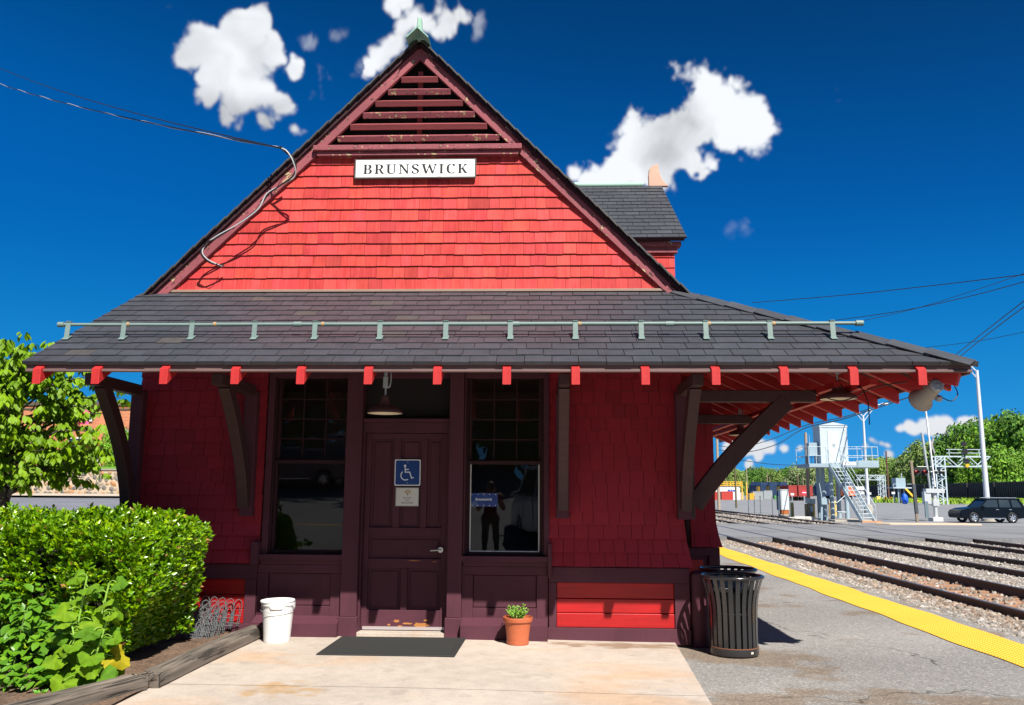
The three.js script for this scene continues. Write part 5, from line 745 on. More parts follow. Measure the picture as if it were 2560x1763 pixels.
// raised signal house
{
  const b = foot(2112, 1304), s = mpp(b), t = thing('signal_house', 'pale blue-grey steel equipment house on a raised platform with a steep ladder', 'signal house', b.toArray());
  M.house = mat([0.5, 0.58, 0.62], 0.5, { map: T.mottle }); M.houseSteel = mat([0.32, 0.42, 0.48], 0.5, { map: T.mottle }); M.gal = mat([0.42, 0.5, 0.54], 0.45);
  const X = (px) => (px - 2112) * s, deck = (1304 - 1166) * s, top = (1304 - 1069) * s, cx0 = X(2077), cx1 = X(2145), zc = -1.2;
  const c = part(t, 'cabinet', [bb(cx0, cx1, deck + 0.06, top, zc - 1.5, zc, 0.02), bb(cx0 - 0.03, cx1 + 0.03, top - 0.12, top + 0.03, zc - 1.53, zc + 0.03)], M.house);
  part(c, 'roof', extrude([[cx0 - 0.04, top + 0.03], [cx1 + 0.04, top + 0.03], [(cx0 + cx1) / 2, top + 0.22]], 1.6, 0.01).translate(0, 0, zc - 1.55), M.house);
  part(c, 'door', [bb(X(2097), X(2124), deck + 0.12, top - 0.35, zc + 0.001, zc + 0.02), bb(X(2096), X(2097), deck + 0.1, top - 0.3, zc, zc + 0.03), bb(X(2124), X(2125), deck + 0.1, top - 0.3, zc, zc + 0.03)], mat([0.52, 0.6, 0.64], 0.5));
  const tx = canvasTex(256, 192, (x) => { x.fillStyle = '#b9c6cb'; x.fillRect(0, 0, 256, 192); x.fillStyle = '#3b454b'; for (const [y, w] of [[30, 190], [78, 120], [126, 150]]) for (let i = 0; i < w; i += 26) x.fillRect(128 - w / 2 + i, y, 18, 30); }); const f = face(0.3, 0.26, tx); f.name = 'lettering'; f.position.set(X(2110), deck + 1.25, zc + 0.024); c.add(f);
  part(c, 'vent', [bb(cx0 + 0.05, cx0 + 0.16, top - 0.28, top - 0.16, zc + 0.001, zc + 0.02), bb(cx1 - 0.18, cx1 - 0.06, top - 0.3, top - 0.16, zc + 0.001, zc + 0.02)], M.white);
  part(t, 'side_box', [bb(X(2052), cx0 - 0.02, deck + 0.6, deck + 1.45, zc - 0.9, zc - 0.3), rod(V3(X(2056), deck + 1.4, zc - 0.5), V3(X(2056), deck + 2.0, zc - 0.5), 0.02)], M.houseSteel);
  part(t, 'deck', [bb(X(2036), X(2205), deck - 0.2, deck + 0.03, zc - 1.9, zc + 1.0), bb(X(2150), X(2205), deck + 0.03, deck + 0.24, zc + 0.97, zc + 1.0)], M.houseSteel);
  const rails = [], rh = 1.12, zf = zc + 0.95, zb = zc - 1.85; const postsF = [2036, 2054, 2079, 2154, 2176, 2190, 2204], postsB = [2036, 2075, 2120, 2165, 2204];
  for (const px of postsF) rails.push(rod(V3(X(px), deck, zf), V3(X(px), deck + rh, zf), 0.022)); for (const px of postsB) rails.push(rod(V3(X(px), deck, zb), V3(X(px), deck + rh, zb), 0.022));
  for (const y of [0.55, 1.12]) { rails.push(rod(V3(X(2036), deck + y, zf), V3(X(2082), deck + y, zf), 0.02), rod(V3(X(2112), deck + y, zf), V3(X(2204), deck + y, zf), 0.02), rod(V3(X(2036), deck + y, zb), V3(X(2204), deck + y, zb), 0.02), rod(V3(X(2036), deck + y, zf), V3(X(2036), deck + y, zb), 0.02), rod(V3(X(2204), deck + y, zf), V3(X(2204), deck + y, zb), 0.02)); }
  part(t, 'railing', rails, M.gal); part(t, 'warning_sign', bb(X(2114), X(2149), deck - 0.06, deck + 0.16, zf + 0.04, zf + 0.06), mat([0.75, 0.7, 0.7], 0.5));
  for (const [px, z] of [[2080, zc - 0.1], [2095, zc + 0.3], [2136, zc - 0.1], [2085, zc - 1.5], [2134, zc - 1.5]]) part(t, 'leg', [rod(V3(X(px), 0, z), V3(X(px), deck - 0.2, z), 0.14, 0.14, 12), bx(0.5, 0.06, 0.5, X(px), 0.08, z)], M.houseSteel);
  part(t, 'brace', [rod(V3(X(2095), 0.9, zc + 0.3), V3(X(2136), 1.7, zc - 0.1), 0.03), rod(V3(X(2095), 0.6, zc + 0.3), V3(X(2137), 0.55, zc - 0.1), 0.04), rod(V3(X(2080), 1, zc - 0.1), V3(X(2085), 2.5, zc - 1.5), 0.03)], M.gal);
  part(t, 'footing', bb(X(2080), X(2170), -0.1, 0.12, zc - 1.8, zc + 1.9, 0.03), M.concreteP);
  part(t, 'junction_box', [bb(X(2066), X(2084), 1.05, 1.45, zc + 0.3, zc + 0.6), rod(V3(X(2068), 1.05, zc + 0.4), V3(X(2065), 0, zc + 0.5), 0.07), rod(V3(X(2079), 1.05, zc + 0.4), V3(X(2078), 0, zc + 0.5), 0.05), rod(V3(X(2066), 3.1, zc), V3(X(2070), 1.4, zc + 0.4), 0.03)], M.houseSteel);
  const a0 = V3(X(2083), deck, zf), a1 = V3(X(2131), 0.05, zf + 1.9), w = 0.78, ld = holder(t, 'ladder');
  part(ld, 'stringer', [beam(a0, a1, 0.06, 0.2)], M.houseSteel); part(ld, 'stringer', [beam(a0.clone().add(V3(w, 0, 0)), a1.clone().add(V3(w, 0, 0)), 0.06, 0.2)], M.gal);
  for (let i = 1; i < 15; i++) { const q = a0.clone().lerp(a1, i / 15); part(ld, 'tread', bx(w - 0.06, 0.05, 0.22, q.x + w / 2, q.y, q.z), M.gal); }
  const hr = V3(0, 0.95, 0); part(ld, 'handrail', [0, w].flatMap((o) => { const p = a0.clone().add(V3(o, 0, 0)), q = a1.clone().add(V3(o + 0.1, 0, 0)); return [rod(p.clone().add(hr), q.clone().add(hr), 0.022), rod(p.clone().add(V3(0, 0.5, 0)), q.clone().add(V3(0, 0.5, 0)), 0.016), rod(q, q.clone().add(hr), 0.022), rod(p.clone().lerp(q, 0.5), p.clone().lerp(q, 0.5).add(hr), 0.02), rod(p, p.clone().add(hr), 0.022)]; }), M.gal);
  part(t, 'kick_board', bx(1.2, 0.1, 0.3, X(2150), 0.05, zf + 2.1), mat([0.5, 0.25, 0.12], 0.8));
}
function lightPole(label, base, h, arms, r0) {
  const t = thing('street_lamp', label, 'street lamp', base.toArray()); part(t, 'pole', rod(V3(0, 0.5, 0), V3(0, h, 0), r0, r0 * 0.55, 12), M.lightMetal); part(t, 'pedestal', rod(V3(0, 0, 0), V3(0, 0.75, 0), r0 * 2.4, r0 * 2.2, 16), M.concreteP);
  for (const s of arms) { part(t, 'arm', [tube([V3(0, h - 0.1, 0), V3(s * 0.9, h + 0.75, 0), V3(s * 1.75, h + 1.05, 0)], 0.05, 12, 6), tube([V3(0, h - 0.6, 0), V3(s * 0.7, h + 0.3, 0), V3(s * 1.2, h + 0.88, 0)], 0.035, 12, 6)], M.lightMetal); const hd = part(t, 'lamp_head', new THREE.SphereGeometry(1, 14, 8).scale(0.42, 0.11, 0.17).translate(s * 2.05, h + 1.06, 0), M.lightMetal); part(hd, 'lens', new THREE.SphereGeometry(1, 10, 6, 0, 6.3, 1.57, 1.57).scale(0.25, 0.1, 0.12).translate(s * 2.1, h + 1.0, 0), mat([0.7, 0.7, 0.66], 0.2)); }
  return t;
}
{ const b = foot(2172, 1283); lightPole('white lamp post with two curved arms right of the signal house', b, (1283 - 1046) * mpp(b), [-1, 1], 0.16); const c = foot(2472, 1303.5); lightPole('tall white single-arm lamp post rising behind the dark car', c, (1303 - 936) * mpp(c), [-1], 0.19); }
// level crossing signal
{
  const b = foot(2341, 1303), s = mpp(b), t = thing('crossing_signal', 'level crossing mast with red flasher lamps and raised white gate arm', 'crossing signal', b.toArray()), X = (px) => (px - 2341) * s, Y = (py) => (1303 - py) * s; M.sig = mat([0.58, 0.6, 0.6], 0.4, { metalness: 0.3 });
  part(t, 'footing', [bb(X(2328), X(2352), -0.05, Y(1294), -0.4, 0.4, 0.03)], mat([0.62, 0.62, 0.6], 0.8)); part(t, 'base_column', [rod(V3(0, 0.1, 0), V3(0, Y(1232), 0), 0.13, 0.12, 12), bx(0.4, 0.4, 0.35, 0.02, Y(1260), 0)], M.sig);
  part(t, 'mechanism', [bb(X(2318), X(2362), Y(1236), Y(1226), -0.25, 0.25), bb(X(2314), X(2330), Y(1262), Y(1233), -0.2, 0.2)], M.sig); part(t, 'counterweight', bb(X(2312), X(2320), Y(1295), Y(1256), 0.2, 0.3), mat([0.12, 0.17, 0.2], 0.6));
  part(t, 'mast', rod(V3(X(2334), Y(1226), -0.1), V3(X(2322.5), Y(1090), -0.1), 0.085, 0.085, 12), mat([0.45, 0.48, 0.48], 0.45, { metalness: 0.3 })); part(t, 'gate_arm', [beam(V3(X(2340.5), Y(1222), 0.2), V3(X(2329), Y(1000), 0.2), 0.12, 0.07)], mat([0.78, 0.78, 0.77], 0.5));
  const red = mat([0.25, 0.01, 0.012], 0.25), blk = mat([0.012, 0.012, 0.014], 0.6);
  for (const [px, z, turn] of [[2298, 0.1, 0], [2318, 0.1, 0], [2344, -0.25, 1.35], [2361, -0.25, 1.35]]) { const f = holder(t, 'flasher'); f.position.set(X(px), Y(1185), z); f.rotation.y = turn; part(f, 'backplate', rod(V3(0, 0, -0.01), V3(0, 0, 0.012), 0.29, 0.29, 24), blk); part(f, 'hood', new THREE.CylinderGeometry(0.14, 0.13, 0.28, 16, 1, true, -2.0, 4.0).rotateX(Math.PI / 2).translate(0, 0, 0.15), blk); part(f, 'lens', new THREE.SphereGeometry(0.12, 14, 8, 0, 6.3, 0, 1.1).rotateX(Math.PI / 2).translate(0, 0, -0.03), red); }
  part(t, 'cross_rail', [rod(V3(X(2298), Y(1185), -0.05), V3(X(2340), Y(1185), -0.05), 0.04), rod(V3(X(2305), Y(1173), -0.05), V3(X(2340), Y(1173), -0.05), 0.02), rod(V3(X(2340), Y(1183), -0.25), V3(X(2377), Y(1183), -0.3), 0.03)], M.sig);
  part(t, 'crossbuck', [bx(0.22, 1.25, 0.02, X(2348), Y(1121), -0.3, 0, 0.75, 0.6), bx(0.22, 1.25, 0.02, X(2348), Y(1121), -0.33, 0, 0.75, -0.6)], mat([0.3, 0.3, 0.29], 0.7));
}
{ const b = foot(2293, 1306), s = mpp(b); const t = thing('wooden_post', 'grey weathered square post left of the crossing flashers', 'post', b.toArray()); part(t, 'shaft', beam(V3(0.02, -0.1, 0), V3(-0.13, (1306 - 1159) * s, 0), 0.15, 0.15, 0.01, V3(0, 0, 1)), mat([0.28, 0.22, 0.16], 0.9, { map: T.grain })); part(t, 'lower_sleeve', beam(V3(0.012, (1306 - 1285) * s, 0), V3(-0.07, (1306 - 1215) * s, 0), 0.19, 0.19, 0.01, V3(0, 0, 1)), mat([0.05, 0.06, 0.07], 0.8)); }
{ const b = foot(2192, 1316), e = foot(2452, 1318), o = extrude([[b.x, b.z], [b.x + 0.4, b.z - 0.7], [e.x - 0.5, e.z - 0.9], [e.x, e.z + 0.1], [e.x - 0.4, e.z + 0.6], [b.x + 0.5, b.z + 0.6]].map(([x, z]) => [x, -z]), 0.14, 0.03).rotateX(-Math.PI / 2).translate(0, -0.29, 0); struct('traffic_island', o, mat([0.55, 0.43, 0.32], 0.9, { map: T.mottle })); }
// cabinets, bollards, posts
{
  const b = foot(1963, 1294), s = mpp(b), t = thing('relay_cabinet', 'tall grey relay cabinet with a rusty foot beside a yellow bollard', 'cabinet', b.toArray()), w = 20 * s; part(t, 'case', [bb(-w / 2, w / 2, 18 * s, 66 * s, -0.5, 0.1, 0.02), bb(-w / 2 - 0.03, w / 2 + 0.03, 66 * s, 67.5 * s, -0.53, 0.13)], mat([0.55, 0.6, 0.62], 0.5)); part(t, 'side_door', bb(-w / 2 - 0.16, -w / 2 - 0.003, 18 * s, 52 * s, -0.45, 0.05), mat([0.06, 0.09, 0.12], 0.5)); part(t, 'rusty_foot', bb(-w / 2 + 0.05, w / 2 - 0.02, 8 * s, 17.8 * s, -0.45, 0.08), mat([0.4, 0.12, 0.03], 0.9)); part(t, 'plinth', bb(-w / 2 - 0.05, w / 2, -0.1, 7.7 * s, -0.5, 0.12), M.concreteP);
  let first; [[1982, 1297, 'yellow bollard right of the relay cabinet'], [2035, 1300, 'yellow bollard right of the meter boxes'], [2077, 1292, 'yellow bollard by the tower junction box'], [2089, 1290, 'small yellow bollard behind the tower leg']].forEach(([px, py, l]) => { const p = foot(px, py), ss = mpp(p); if (!first) { first = thing('bollard', l, 'bollard', p.toArray(), 0, 'yellow bollards'); part(first, 'post', rod(V3(0, -0.1, 0), V3(0, 36 * ss, 0), 0.11, 0.11, 12), mat([0.72, 0.5, 0.14], 0.7, { map: T.mottle })); part(first, 'cap', new THREE.SphereGeometry(0.11, 12, 6, 0, 6.3, 0, 1.57).translate(0, 36 * ss, 0), mat([0.75, 0.55, 0.2], 0.7)); } else copyOf(first, l, p.toArray()); });
  const m = foot(2026, 1300), ms = mpp(m), tt = thing('meter_boxes', 'pair of grey meter boxes with conduits at the foot of the thick pole', 'utility boxes', m.toArray()); part(tt, 'meter_box', [bb(-11 * ms, -3 * ms, 40 * ms, 52 * ms, 0.1, 0.4), bb(1 * ms, 10 * ms, 39 * ms, 50 * ms, 0.1, 0.4), bb(0, 5 * ms, 20 * ms, 34 * ms, 0.1, 0.3)], M.galv); part(tt, 'conduit', [rod(V3(-6 * ms, 0, 0.2), V3(-6 * ms, 40 * ms, 0.2), 0.05), rod(V3(2 * ms, 0, 0.2), V3(2 * ms, 39 * ms, 0.2), 0.06), rod(V3(-10 * ms, 0, 0.1), V3(-10 * ms, 38 * ms, 0.1), 0.1)], mat([0.2, 0.17, 0.1], 0.7)); part(tt, 'orange_label', bb(-10 * ms, -5 * ms, 52 * ms, 54.5 * ms, 0.1, 0.38), mat([0.75, 0.2, 0.06], 0.6));
  single('switch_machine', 'low pale box of a switch machine lying by the far rail', 'switch machine', [bx(1.3, 0.24, 0.55, 0, 0.12, 0), bx(0.6, 0.14, 0.3, 0.9, 0.08, 0.2), bx(0.5, 0.18, 0.3, -0.8, 0.1, 0.1)], mat([0.6, 0.58, 0.52], 0.8)).position.copy(foot(2010, 1301));
  const fp = [1872, 1887, 1902, 1932, 1948, 1977], g0 = foot(1872, 1285); fp.forEach((px, i) => { const p = foot(px, 1284 + i * 1.6), h = 45 * mpp(p); const o = single('fence_post', ['leftmost thin steel fence post on the yard edge', 'second thin steel fence post from the left', 'third thin steel fence post from the left', 'fourth thin fence post, left of the relay cabinet', 'thin fence post touching the relay cabinet', 'dark fence post between the cabinet and the bollard'][i], 'fence post', rod(V3(0, -0.2, 0), V3(0, h, 0), i > 3 ? 0.05 : 0.032, 0.032, 8), mat([0.1, 0.13, 0.15], 0.6), 'thin posts at the yard edge'); o.position.copy(p); });
  const sb = foot(2012, 1262), st = thing('stop_sign', 'small red stop sign beside the thick utility pole', 'sign', sb.toArray()); part(st, 'post', rod(V3(0, 0, 0), V3(0, 2.0, 0), 0.04), M.galv); part(st, 'plate', [rod(V3(0, 1.75, 0.04), V3(0, 1.75, 0.06), 0.42, 0.42, 8)], mat([0.6, 0.02, 0.05], 0.5)); part(st, 'white_band', bb(-0.28, 0.28, 1.68, 1.82, 0.062, 0.07, 0), M.white);
  [[1982, 1237, 1262, 'white double sign plate above the yellow bollard'], [2062, 1233, 1256, 'small white sign left of the tower'], [2175, 1235, 1255, 'small white sign right of the double lamp post'], [2235, 1234, 1262, 'white sign on a thin post in the grass']].forEach(([px, y0, y1, l]) => { const p = foot(px, y1), s2 = mpp(p), t2 = thing('yard_sign', l, 'sign', p.toArray()); part(t2, 'post', rod(V3(0, -0.1, 0), V3(0, (y1 - y0) * s2, 0), 0.035), M.galv); part(t2, 'plate', bx(8 * s2, 5 * s2, 0.03, 0, (y1 - y0) * s2, 0.05), M.white); });
}
// rail yard, far
function boxcar(label, name, cat, p, q, h, m, ribs, extra) {
  const t = thing(name, label, cat, p.clone().add(q).multiplyScalar(0.5).toArray(), Math.atan2(q.x - p.x, q.z - p.z)), L = p.distanceTo(q); part(t, 'body', extrude([[-1.45, 1.0], [1.45, 1.0], [1.5, h], [-1.5, h]], L, 0.02).translate(0, 0, -L / 2), m);
  const rb = []; for (let i = 0; i <= ribs; i++) for (const s of [-1, 1]) rb.push(bx(0.12, h - 1, 0.14, s * 1.53, (h + 1) / 2, -L / 2 + L * i / ribs, 0, 0, 0, 0)); part(t, 'ribs', [...rb, bx(3.2, 0.2, L + 0.1, 0, h, 0), bx(3.15, 0.2, L + 0.1, 0, 1, 0)], m);
  part(t, 'bogie', [-1, 1].flatMap((s) => [-0.9, 0.9].flatMap((o) => [-0.75, 0.75].map((x) => rod(V3(x - 0.07, 0.46, s * (L / 2 - 2) + o), V3(x + 0.07, 0.46, s * (L / 2 - 2) + o), 0.46, 0.46, 16)))), M.black); if (extra) extra(t, L); return t;
}
{
  const A = at(2690, 1231, 150), B = at(2140, 1231, 320); A.y = B.y = YARD + 0.05; const d = B.clone().sub(A), L = d.length(), n = Math.floor(L / 16.2), hm = mat([0.02, 0.02, 0.024], 0.7, { map: T.mottle }), hm2 = mat([0.035, 0.03, 0.03], 0.7, { map: T.mottle }); d.normalize(); const where = ['nearest black coal hopper car at the right edge of the photo', 'second black hopper car from the right, behind the dark car', 'black hopper car behind the tall light pole', 'black hopper car left of the tall light pole with a tan end panel', 'hopper car behind the crossing mast', 'hopper car left of the crossing mast', 'hopper car behind the blue tarpaulin', 'hopper car behind the small raised house', 'hopper car behind the brown pole', 'far hopper car behind the double lamp post', 'farthest hopper car at the left end of the black train'];
  for (let i = 0; i < n; i++) { const p = A.clone().addScaledVector(d, i * 16.2), q = p.clone().addScaledVector(d, 15.4); boxcar(where[Math.min(i, where.length - 1)], 'hopper_car', 'rail car', p, q, 3.9, i % 2 ? hm2 : hm, 14, (t, LL) => part(t, 'end_panel', bx(2.6, 1.9, 0.1, 0, 2.6, LL / 2 + 0.05), i % 3 === 0 ? mat([0.35, 0.2, 0.09], 0.8) : hm)).userData.group = 'black hopper cars of the coal train'; }
  const rm = mat([0.32, 0.03, 0.025], 0.7, { map: T.mottle }); [[1970, 1990, 'left of two rusty red hopper cars in the yard'], [1991, 2014, 'right of two rusty red hopper cars in the yard']].forEach(([a, b, l]) => { const p = at(a, 1231, 190), q = at(b, 1231, 186); p.y = q.y = YARD; boxcar(l, 'red_hopper', 'rail car', p, q, 3.1, rm, 5); });
  const nv = mat([0.02, 0.04, 0.09], 0.4), yl = mat([0.75, 0.42, 0.03], 0.5);
  [[1884, 1912, 'blue roofed yellow locomotive, leftmost in the yard'], [1916, 1936, 'blue and yellow locomotive in the middle of the yard'], [1938, 1962, 'blue and yellow locomotive left of the red hoppers'], [2044, 2074, 'dark locomotive with yellow nose left of the tower'], [2100, 2128, 'orange and dark locomotive behind the ladder']].forEach(([a, b, l], i) => { const p = at(a, 1231, 235), q = at(b, 1231, 232); p.y = q.y = YARD; const t = boxcar(l, 'locomotive', 'locomotive', p, q, 3.4, i === 4 ? mat([0.5, 0.14, 0.05], 0.6) : nv, 4); const LL = p.distanceTo(q); part(t, 'roof', extrude([[-1.5, 3.4], [1.5, 3.4], [0.9, 4.3], [-0.9, 4.3]], LL * 0.96, 0.02).translate(0, 0, -LL * 0.48), nv); part(t, 'cab', bx(3.14, 1.3, LL * 0.3, 0, 2.6, LL * 0.3), yl); });
  { const p = foot(1822, 1250), s = mpp(p), t = thing('yard_building', 'low white building with a yellow roof railing in the far yard', 'building', p.toArray()), W = 56 * s; part(t, 'wall', bb(-W / 2 - 3, W / 2, 0, 33 * s, -8, 0, 0.02), M.white); part(t, 'blue_stripes', [bb(-2 * s, 4 * s, 20 * s, 25 * s, 0.001, 0.03), bb(5 * s, 9 * s, 21 * s, 25 * s, 0.001, 0.03), bb(10 * s, 16 * s, 20 * s, 24 * s, 0.001, 0.03)], mat([0.02, 0.07, 0.35], 0.5)); const rl = []; for (let i = 0; i <= 10; i++) rl.push(bx(0.12, 11 * s, 0.12, -W / 2 - 2 + (W + 2) * i / 10, 38 * s, 0.2)); for (const y of [35, 39, 43.5]) rl.push(bx(W + 3, 0.14, 0.1, -1, y * s, 0.2)); for (const x of [W / 2 + 0.4, W / 2 + 1.4]) rl.push(bx(0.2, 43 * s, 0.2, x, 21 * s, 0.3)); part(t, 'roof_railing', rl, yl); }
  { const mk = (px, py, w, h, l, name, cat, m, dp = 2.4) => { const p = foot(px, py), s = mpp(p), t = thing(name, l, cat, p.toArray()), W = w * s, Hh = h * s, rb = []; part(t, 'body', bb(-W / 2, W / 2, 0.1, Hh, -dp, 0, 0.02), m); for (let i = 0; i <= 8; i++) rb.push(bx(0.06, Hh - 0.15, 0.05, -W / 2 + W * i / 8, Hh / 2 + 0.05, 0.025, 0, 0, 0, 0)); part(t, 'ribs', [...rb, bx(W, 0.1, 0.08, 0, Hh, 0), bx(W, 0.1, 0.08, 0, 0.12, 0)], m); return t; };
    const red = mat([0.45, 0.04, 0.025], 0.6), gry = mat([0.33, 0.36, 0.37], 0.6, { map: T.mottle });
    mk(1819, 1251, 27, 21, 'red shipping container with white door labels in front of the white building', 'container', 'container', red); mk(1789, 1251, 12, 20, 'red container mostly hidden behind the bay shingles', 'container', 'container', red);
    mk(1896, 1250, 24, 20, 'low grey equipment cabinet behind the fence posts', 'equipment_cabinet', 'cabinet', gry); mk(1921, 1249, 20, 21, 'second low grey cabinet, right of the first', 'equipment_cabinet', 'cabinet', gry); mk(1853, 1249, 13, 17, 'pale tan cabinet at the end of the white building', 'equipment_cabinet', 'cabinet', mat([0.5, 0.42, 0.32], 0.7));
    const tr = mk(2152, 1248, 19, 30, 'white box trailer right of the ladder', 'trailer', 'trailer', M.white); part(tr, 'wheels', [-0.4, 0.4].map((x) => rod(V3(x - 0.1, 0.3, 0.1), V3(x + 0.1, 0.3, 0.1), 0.5, 0.5, 14)), M.black);
    mk(1881, 1250, 11, 15, 'yellow drum shaped tank beside the grey cabinets', 'tank', 'tank', yl); mk(2197, 1256, 8, 14, 'yellow barrier block in the grass', 'barrier', 'barrier', mat([0.78, 0.6, 0.15], 0.6), 0.5);
    mk(2215, 1256, 3, 14, 'narrow yellow marker post left of the brown pole', 'marker_post', 'post', yl, 0.3); mk(2229, 1256, 3, 12, 'narrow yellow marker post right of the brown pole', 'marker_post', 'post', yl, 0.3);
    mk(1939, 1250, 4, 10, 'small green and yellow drum behind the fence', 'drum', 'drum', mat([0.1, 0.35, 0.1], 0.6), 0.8); mk(2251, 1256, 6, 5, 'small orange box lying in the grass', 'orange_box', 'box', mat([0.7, 0.15, 0.05], 0.6), 0.5);
  }
  { const g = new THREE.SphereGeometry(1, 14, 10), p = g.attributes.position; for (let i = 0; i < p.count; i++) { const k = 0.85 + 0.4 * hash(i % 15, Math.floor(i / 15), 3); p.setXYZ(i, p.getX(i) * k * 0.8, Math.max(0, (p.getY(i) * k * 1.5 + 1.2)), p.getZ(i) * k * 0.7); } g.computeVertexNormals(); const o = single('tarpaulin', 'bright blue crumpled tarpaulin over a heap by the grass', 'tarpaulin', g, mat([0.01, 0.1, 0.55], 0.5)); const q = foot(2263, 1260); o.position.copy(q); o.scale.setScalar(mpp(q) * 9); }
  { const b = foot(2256, 1258), s = mpp(b), t = thing('small_signal_house', 'small grey equipment house on stilts, behind the blue tarpaulin', 'signal house', b.toArray()); part(t, 'cabinet', bb(-12 * s, 11 * s, 38 * s, 60 * s, -2, 0), M.houseSteel); part(t, 'deck', bb(-22 * s, 24 * s, 35 * s, 37.8 * s, -2.4, 0.6), M.gal); part(t, 'railing', [bb(-22 * s, -12.5 * s, 45 * s, 46 * s, 0.4, 0.5), bb(-22 * s, -21 * s, 38 * s, 46 * s, 0.4, 0.5), bb(11.5 * s, 24 * s, 45 * s, 46 * s, 0.4, 0.5), bb(23 * s, 24 * s, 38 * s, 46 * s, 0.4, 0.5), rod(V3(8 * s, 60 * s, -1), V3(8 * s, 72 * s, -1), 0.08)], M.gal); part(t, 'leg', [-8, 6].flatMap((x) => [rod(V3(x * s, 0, 0), V3(x * s, 35 * s, 0), 0.12), rod(V3(x * s, 0, -1.8), V3(x * s, 35 * s, -1.8), 0.12)]), M.houseSteel); part(t, 'stair', beam(V3(7 * s, 34 * s, 0.6), V3(22 * s, 4 * s, 2.6), 0.5, 0.15), yl); }
  // signal bridges
  const bridge = (label, px0, px1, y0, y1, yb, pxT, d, heads) => { const o = at(px0, 1231, d), s = d / 2160; o.y = YARD; const t = thing('signal_bridge', label, 'signal bridge', o.toArray()), X = (px) => (px - px0) * s, Y = (py) => (1231 - py) * s + 1.85, W = X(px1), g = [], hh = Y(y0) - Y(y1), w = 0.09; for (const z of [-0.7, 0.7]) { g.push(bx(W, w * 2, w * 2, W / 2, Y(y0), z), bx(W, w * 2, w * 2, W / 2, Y(y1), z)); const n = Math.round(W / hh / 1.1); for (let i = 0; i < n; i++) g.push(rod(V3(W * i / n, Y(i % 2 ? y0 : y1), z), V3(W * (i + 1) / n, Y(i % 2 ? y1 : y0), z), w, w, 5)); } part(t, 'truss', g, M.gal); const l = []; for (const dx of [-0.9, 0.9]) for (const z of [-0.7, 0.7]) l.push(bx(0.2, Y(y0), 0.2, X(pxT) + dx * 0.8, Y(y0) / 2, z)); const n = 9; for (let i = 0; i < n; i++) for (const z of [-0.7, 0.7]) l.push(rod(V3(X(pxT) + (i % 2 ? 0.7 : -0.7), Y(y0) * i / n, z), V3(X(pxT) + (i % 2 ? -0.7 : 0.7), Y(y0) * (i + 1) / n, z), 0.07, 0.07, 5)); part(t, 'tower', l, M.gal);
    if (heads) { part(t, 'walkway_rail', [bx(W * 0.7, 0.1, 0.1, W * 0.55, Y(y0) + 1.1, 0.8), bx(W * 0.7, 0.1, 0.1, W * 0.55, Y(y0) + 0.55, 0.8), ...[0.25, 0.5, 0.8].map((f) => bx(0.1, 1.1, 0.1, W * f, Y(y0) + 0.55, 0.8))], M.gal); for (const [px, py] of heads) part(t, 'signal_head', [rod(V3(X(px), Y(py), 0.9), V3(X(px), Y(py), 1.2), 0.42, 0.42, 14), bx(0.14, 1.4, 0.1, X(px), Y(py) - 0.6, 0.85)], M.black); part(t, 'amber_lens', rod(V3(X(2411), Y(1166), 1), V3(X(2411), Y(1166), 1.25), 0.28, 0.28, 12), mat([0.8, 0.4, 0.02], 0.3)); } return t; };
  bridge('white lattice signal bridge behind the crossing mast', 2340, 2470, 1144, 1168, 1254, 2350, 140, [[2407, 1114], [2409, 1132], [2411, 1155]]); bridge('distant white lattice signal bridge right of the double lamp post', 2145, 2208, 1190, 1201, 1246, 2203, 240, null);
}
// grass along the far edge of the lot
{ const t = thing('verge_grass', 'strip of bright weeds and grass beyond the parking lot', 'grass'); t.userData.kind = 'stuff'; const r = rng(61), it = []; for (let i = 0; i < 5200; i++) { const px = lerp(2185, 2600, r()), p = foot(px, 1249 + r() * 9 + (px > 2330 ? r() * 5 : 0)), a = r() * 6; it.push({ p, q: Q(V3((r() - 0.5) * 0.8, 1, (r() - 0.5) * 0.8), r), s: 0.4 + r() * (px > 2330 ? 0.7 : 0.45), t: r(), px }); } foliage(t, 'blades', leafGeo(0.8, 0.35, 0.1, 2), mat([1, 1, 1], 0.8, { side: THREE.DoubleSide }), it, (i) => [0.16 + 0.12 * i.t, 0.3 + 0.12 * i.t, 0.02]); }
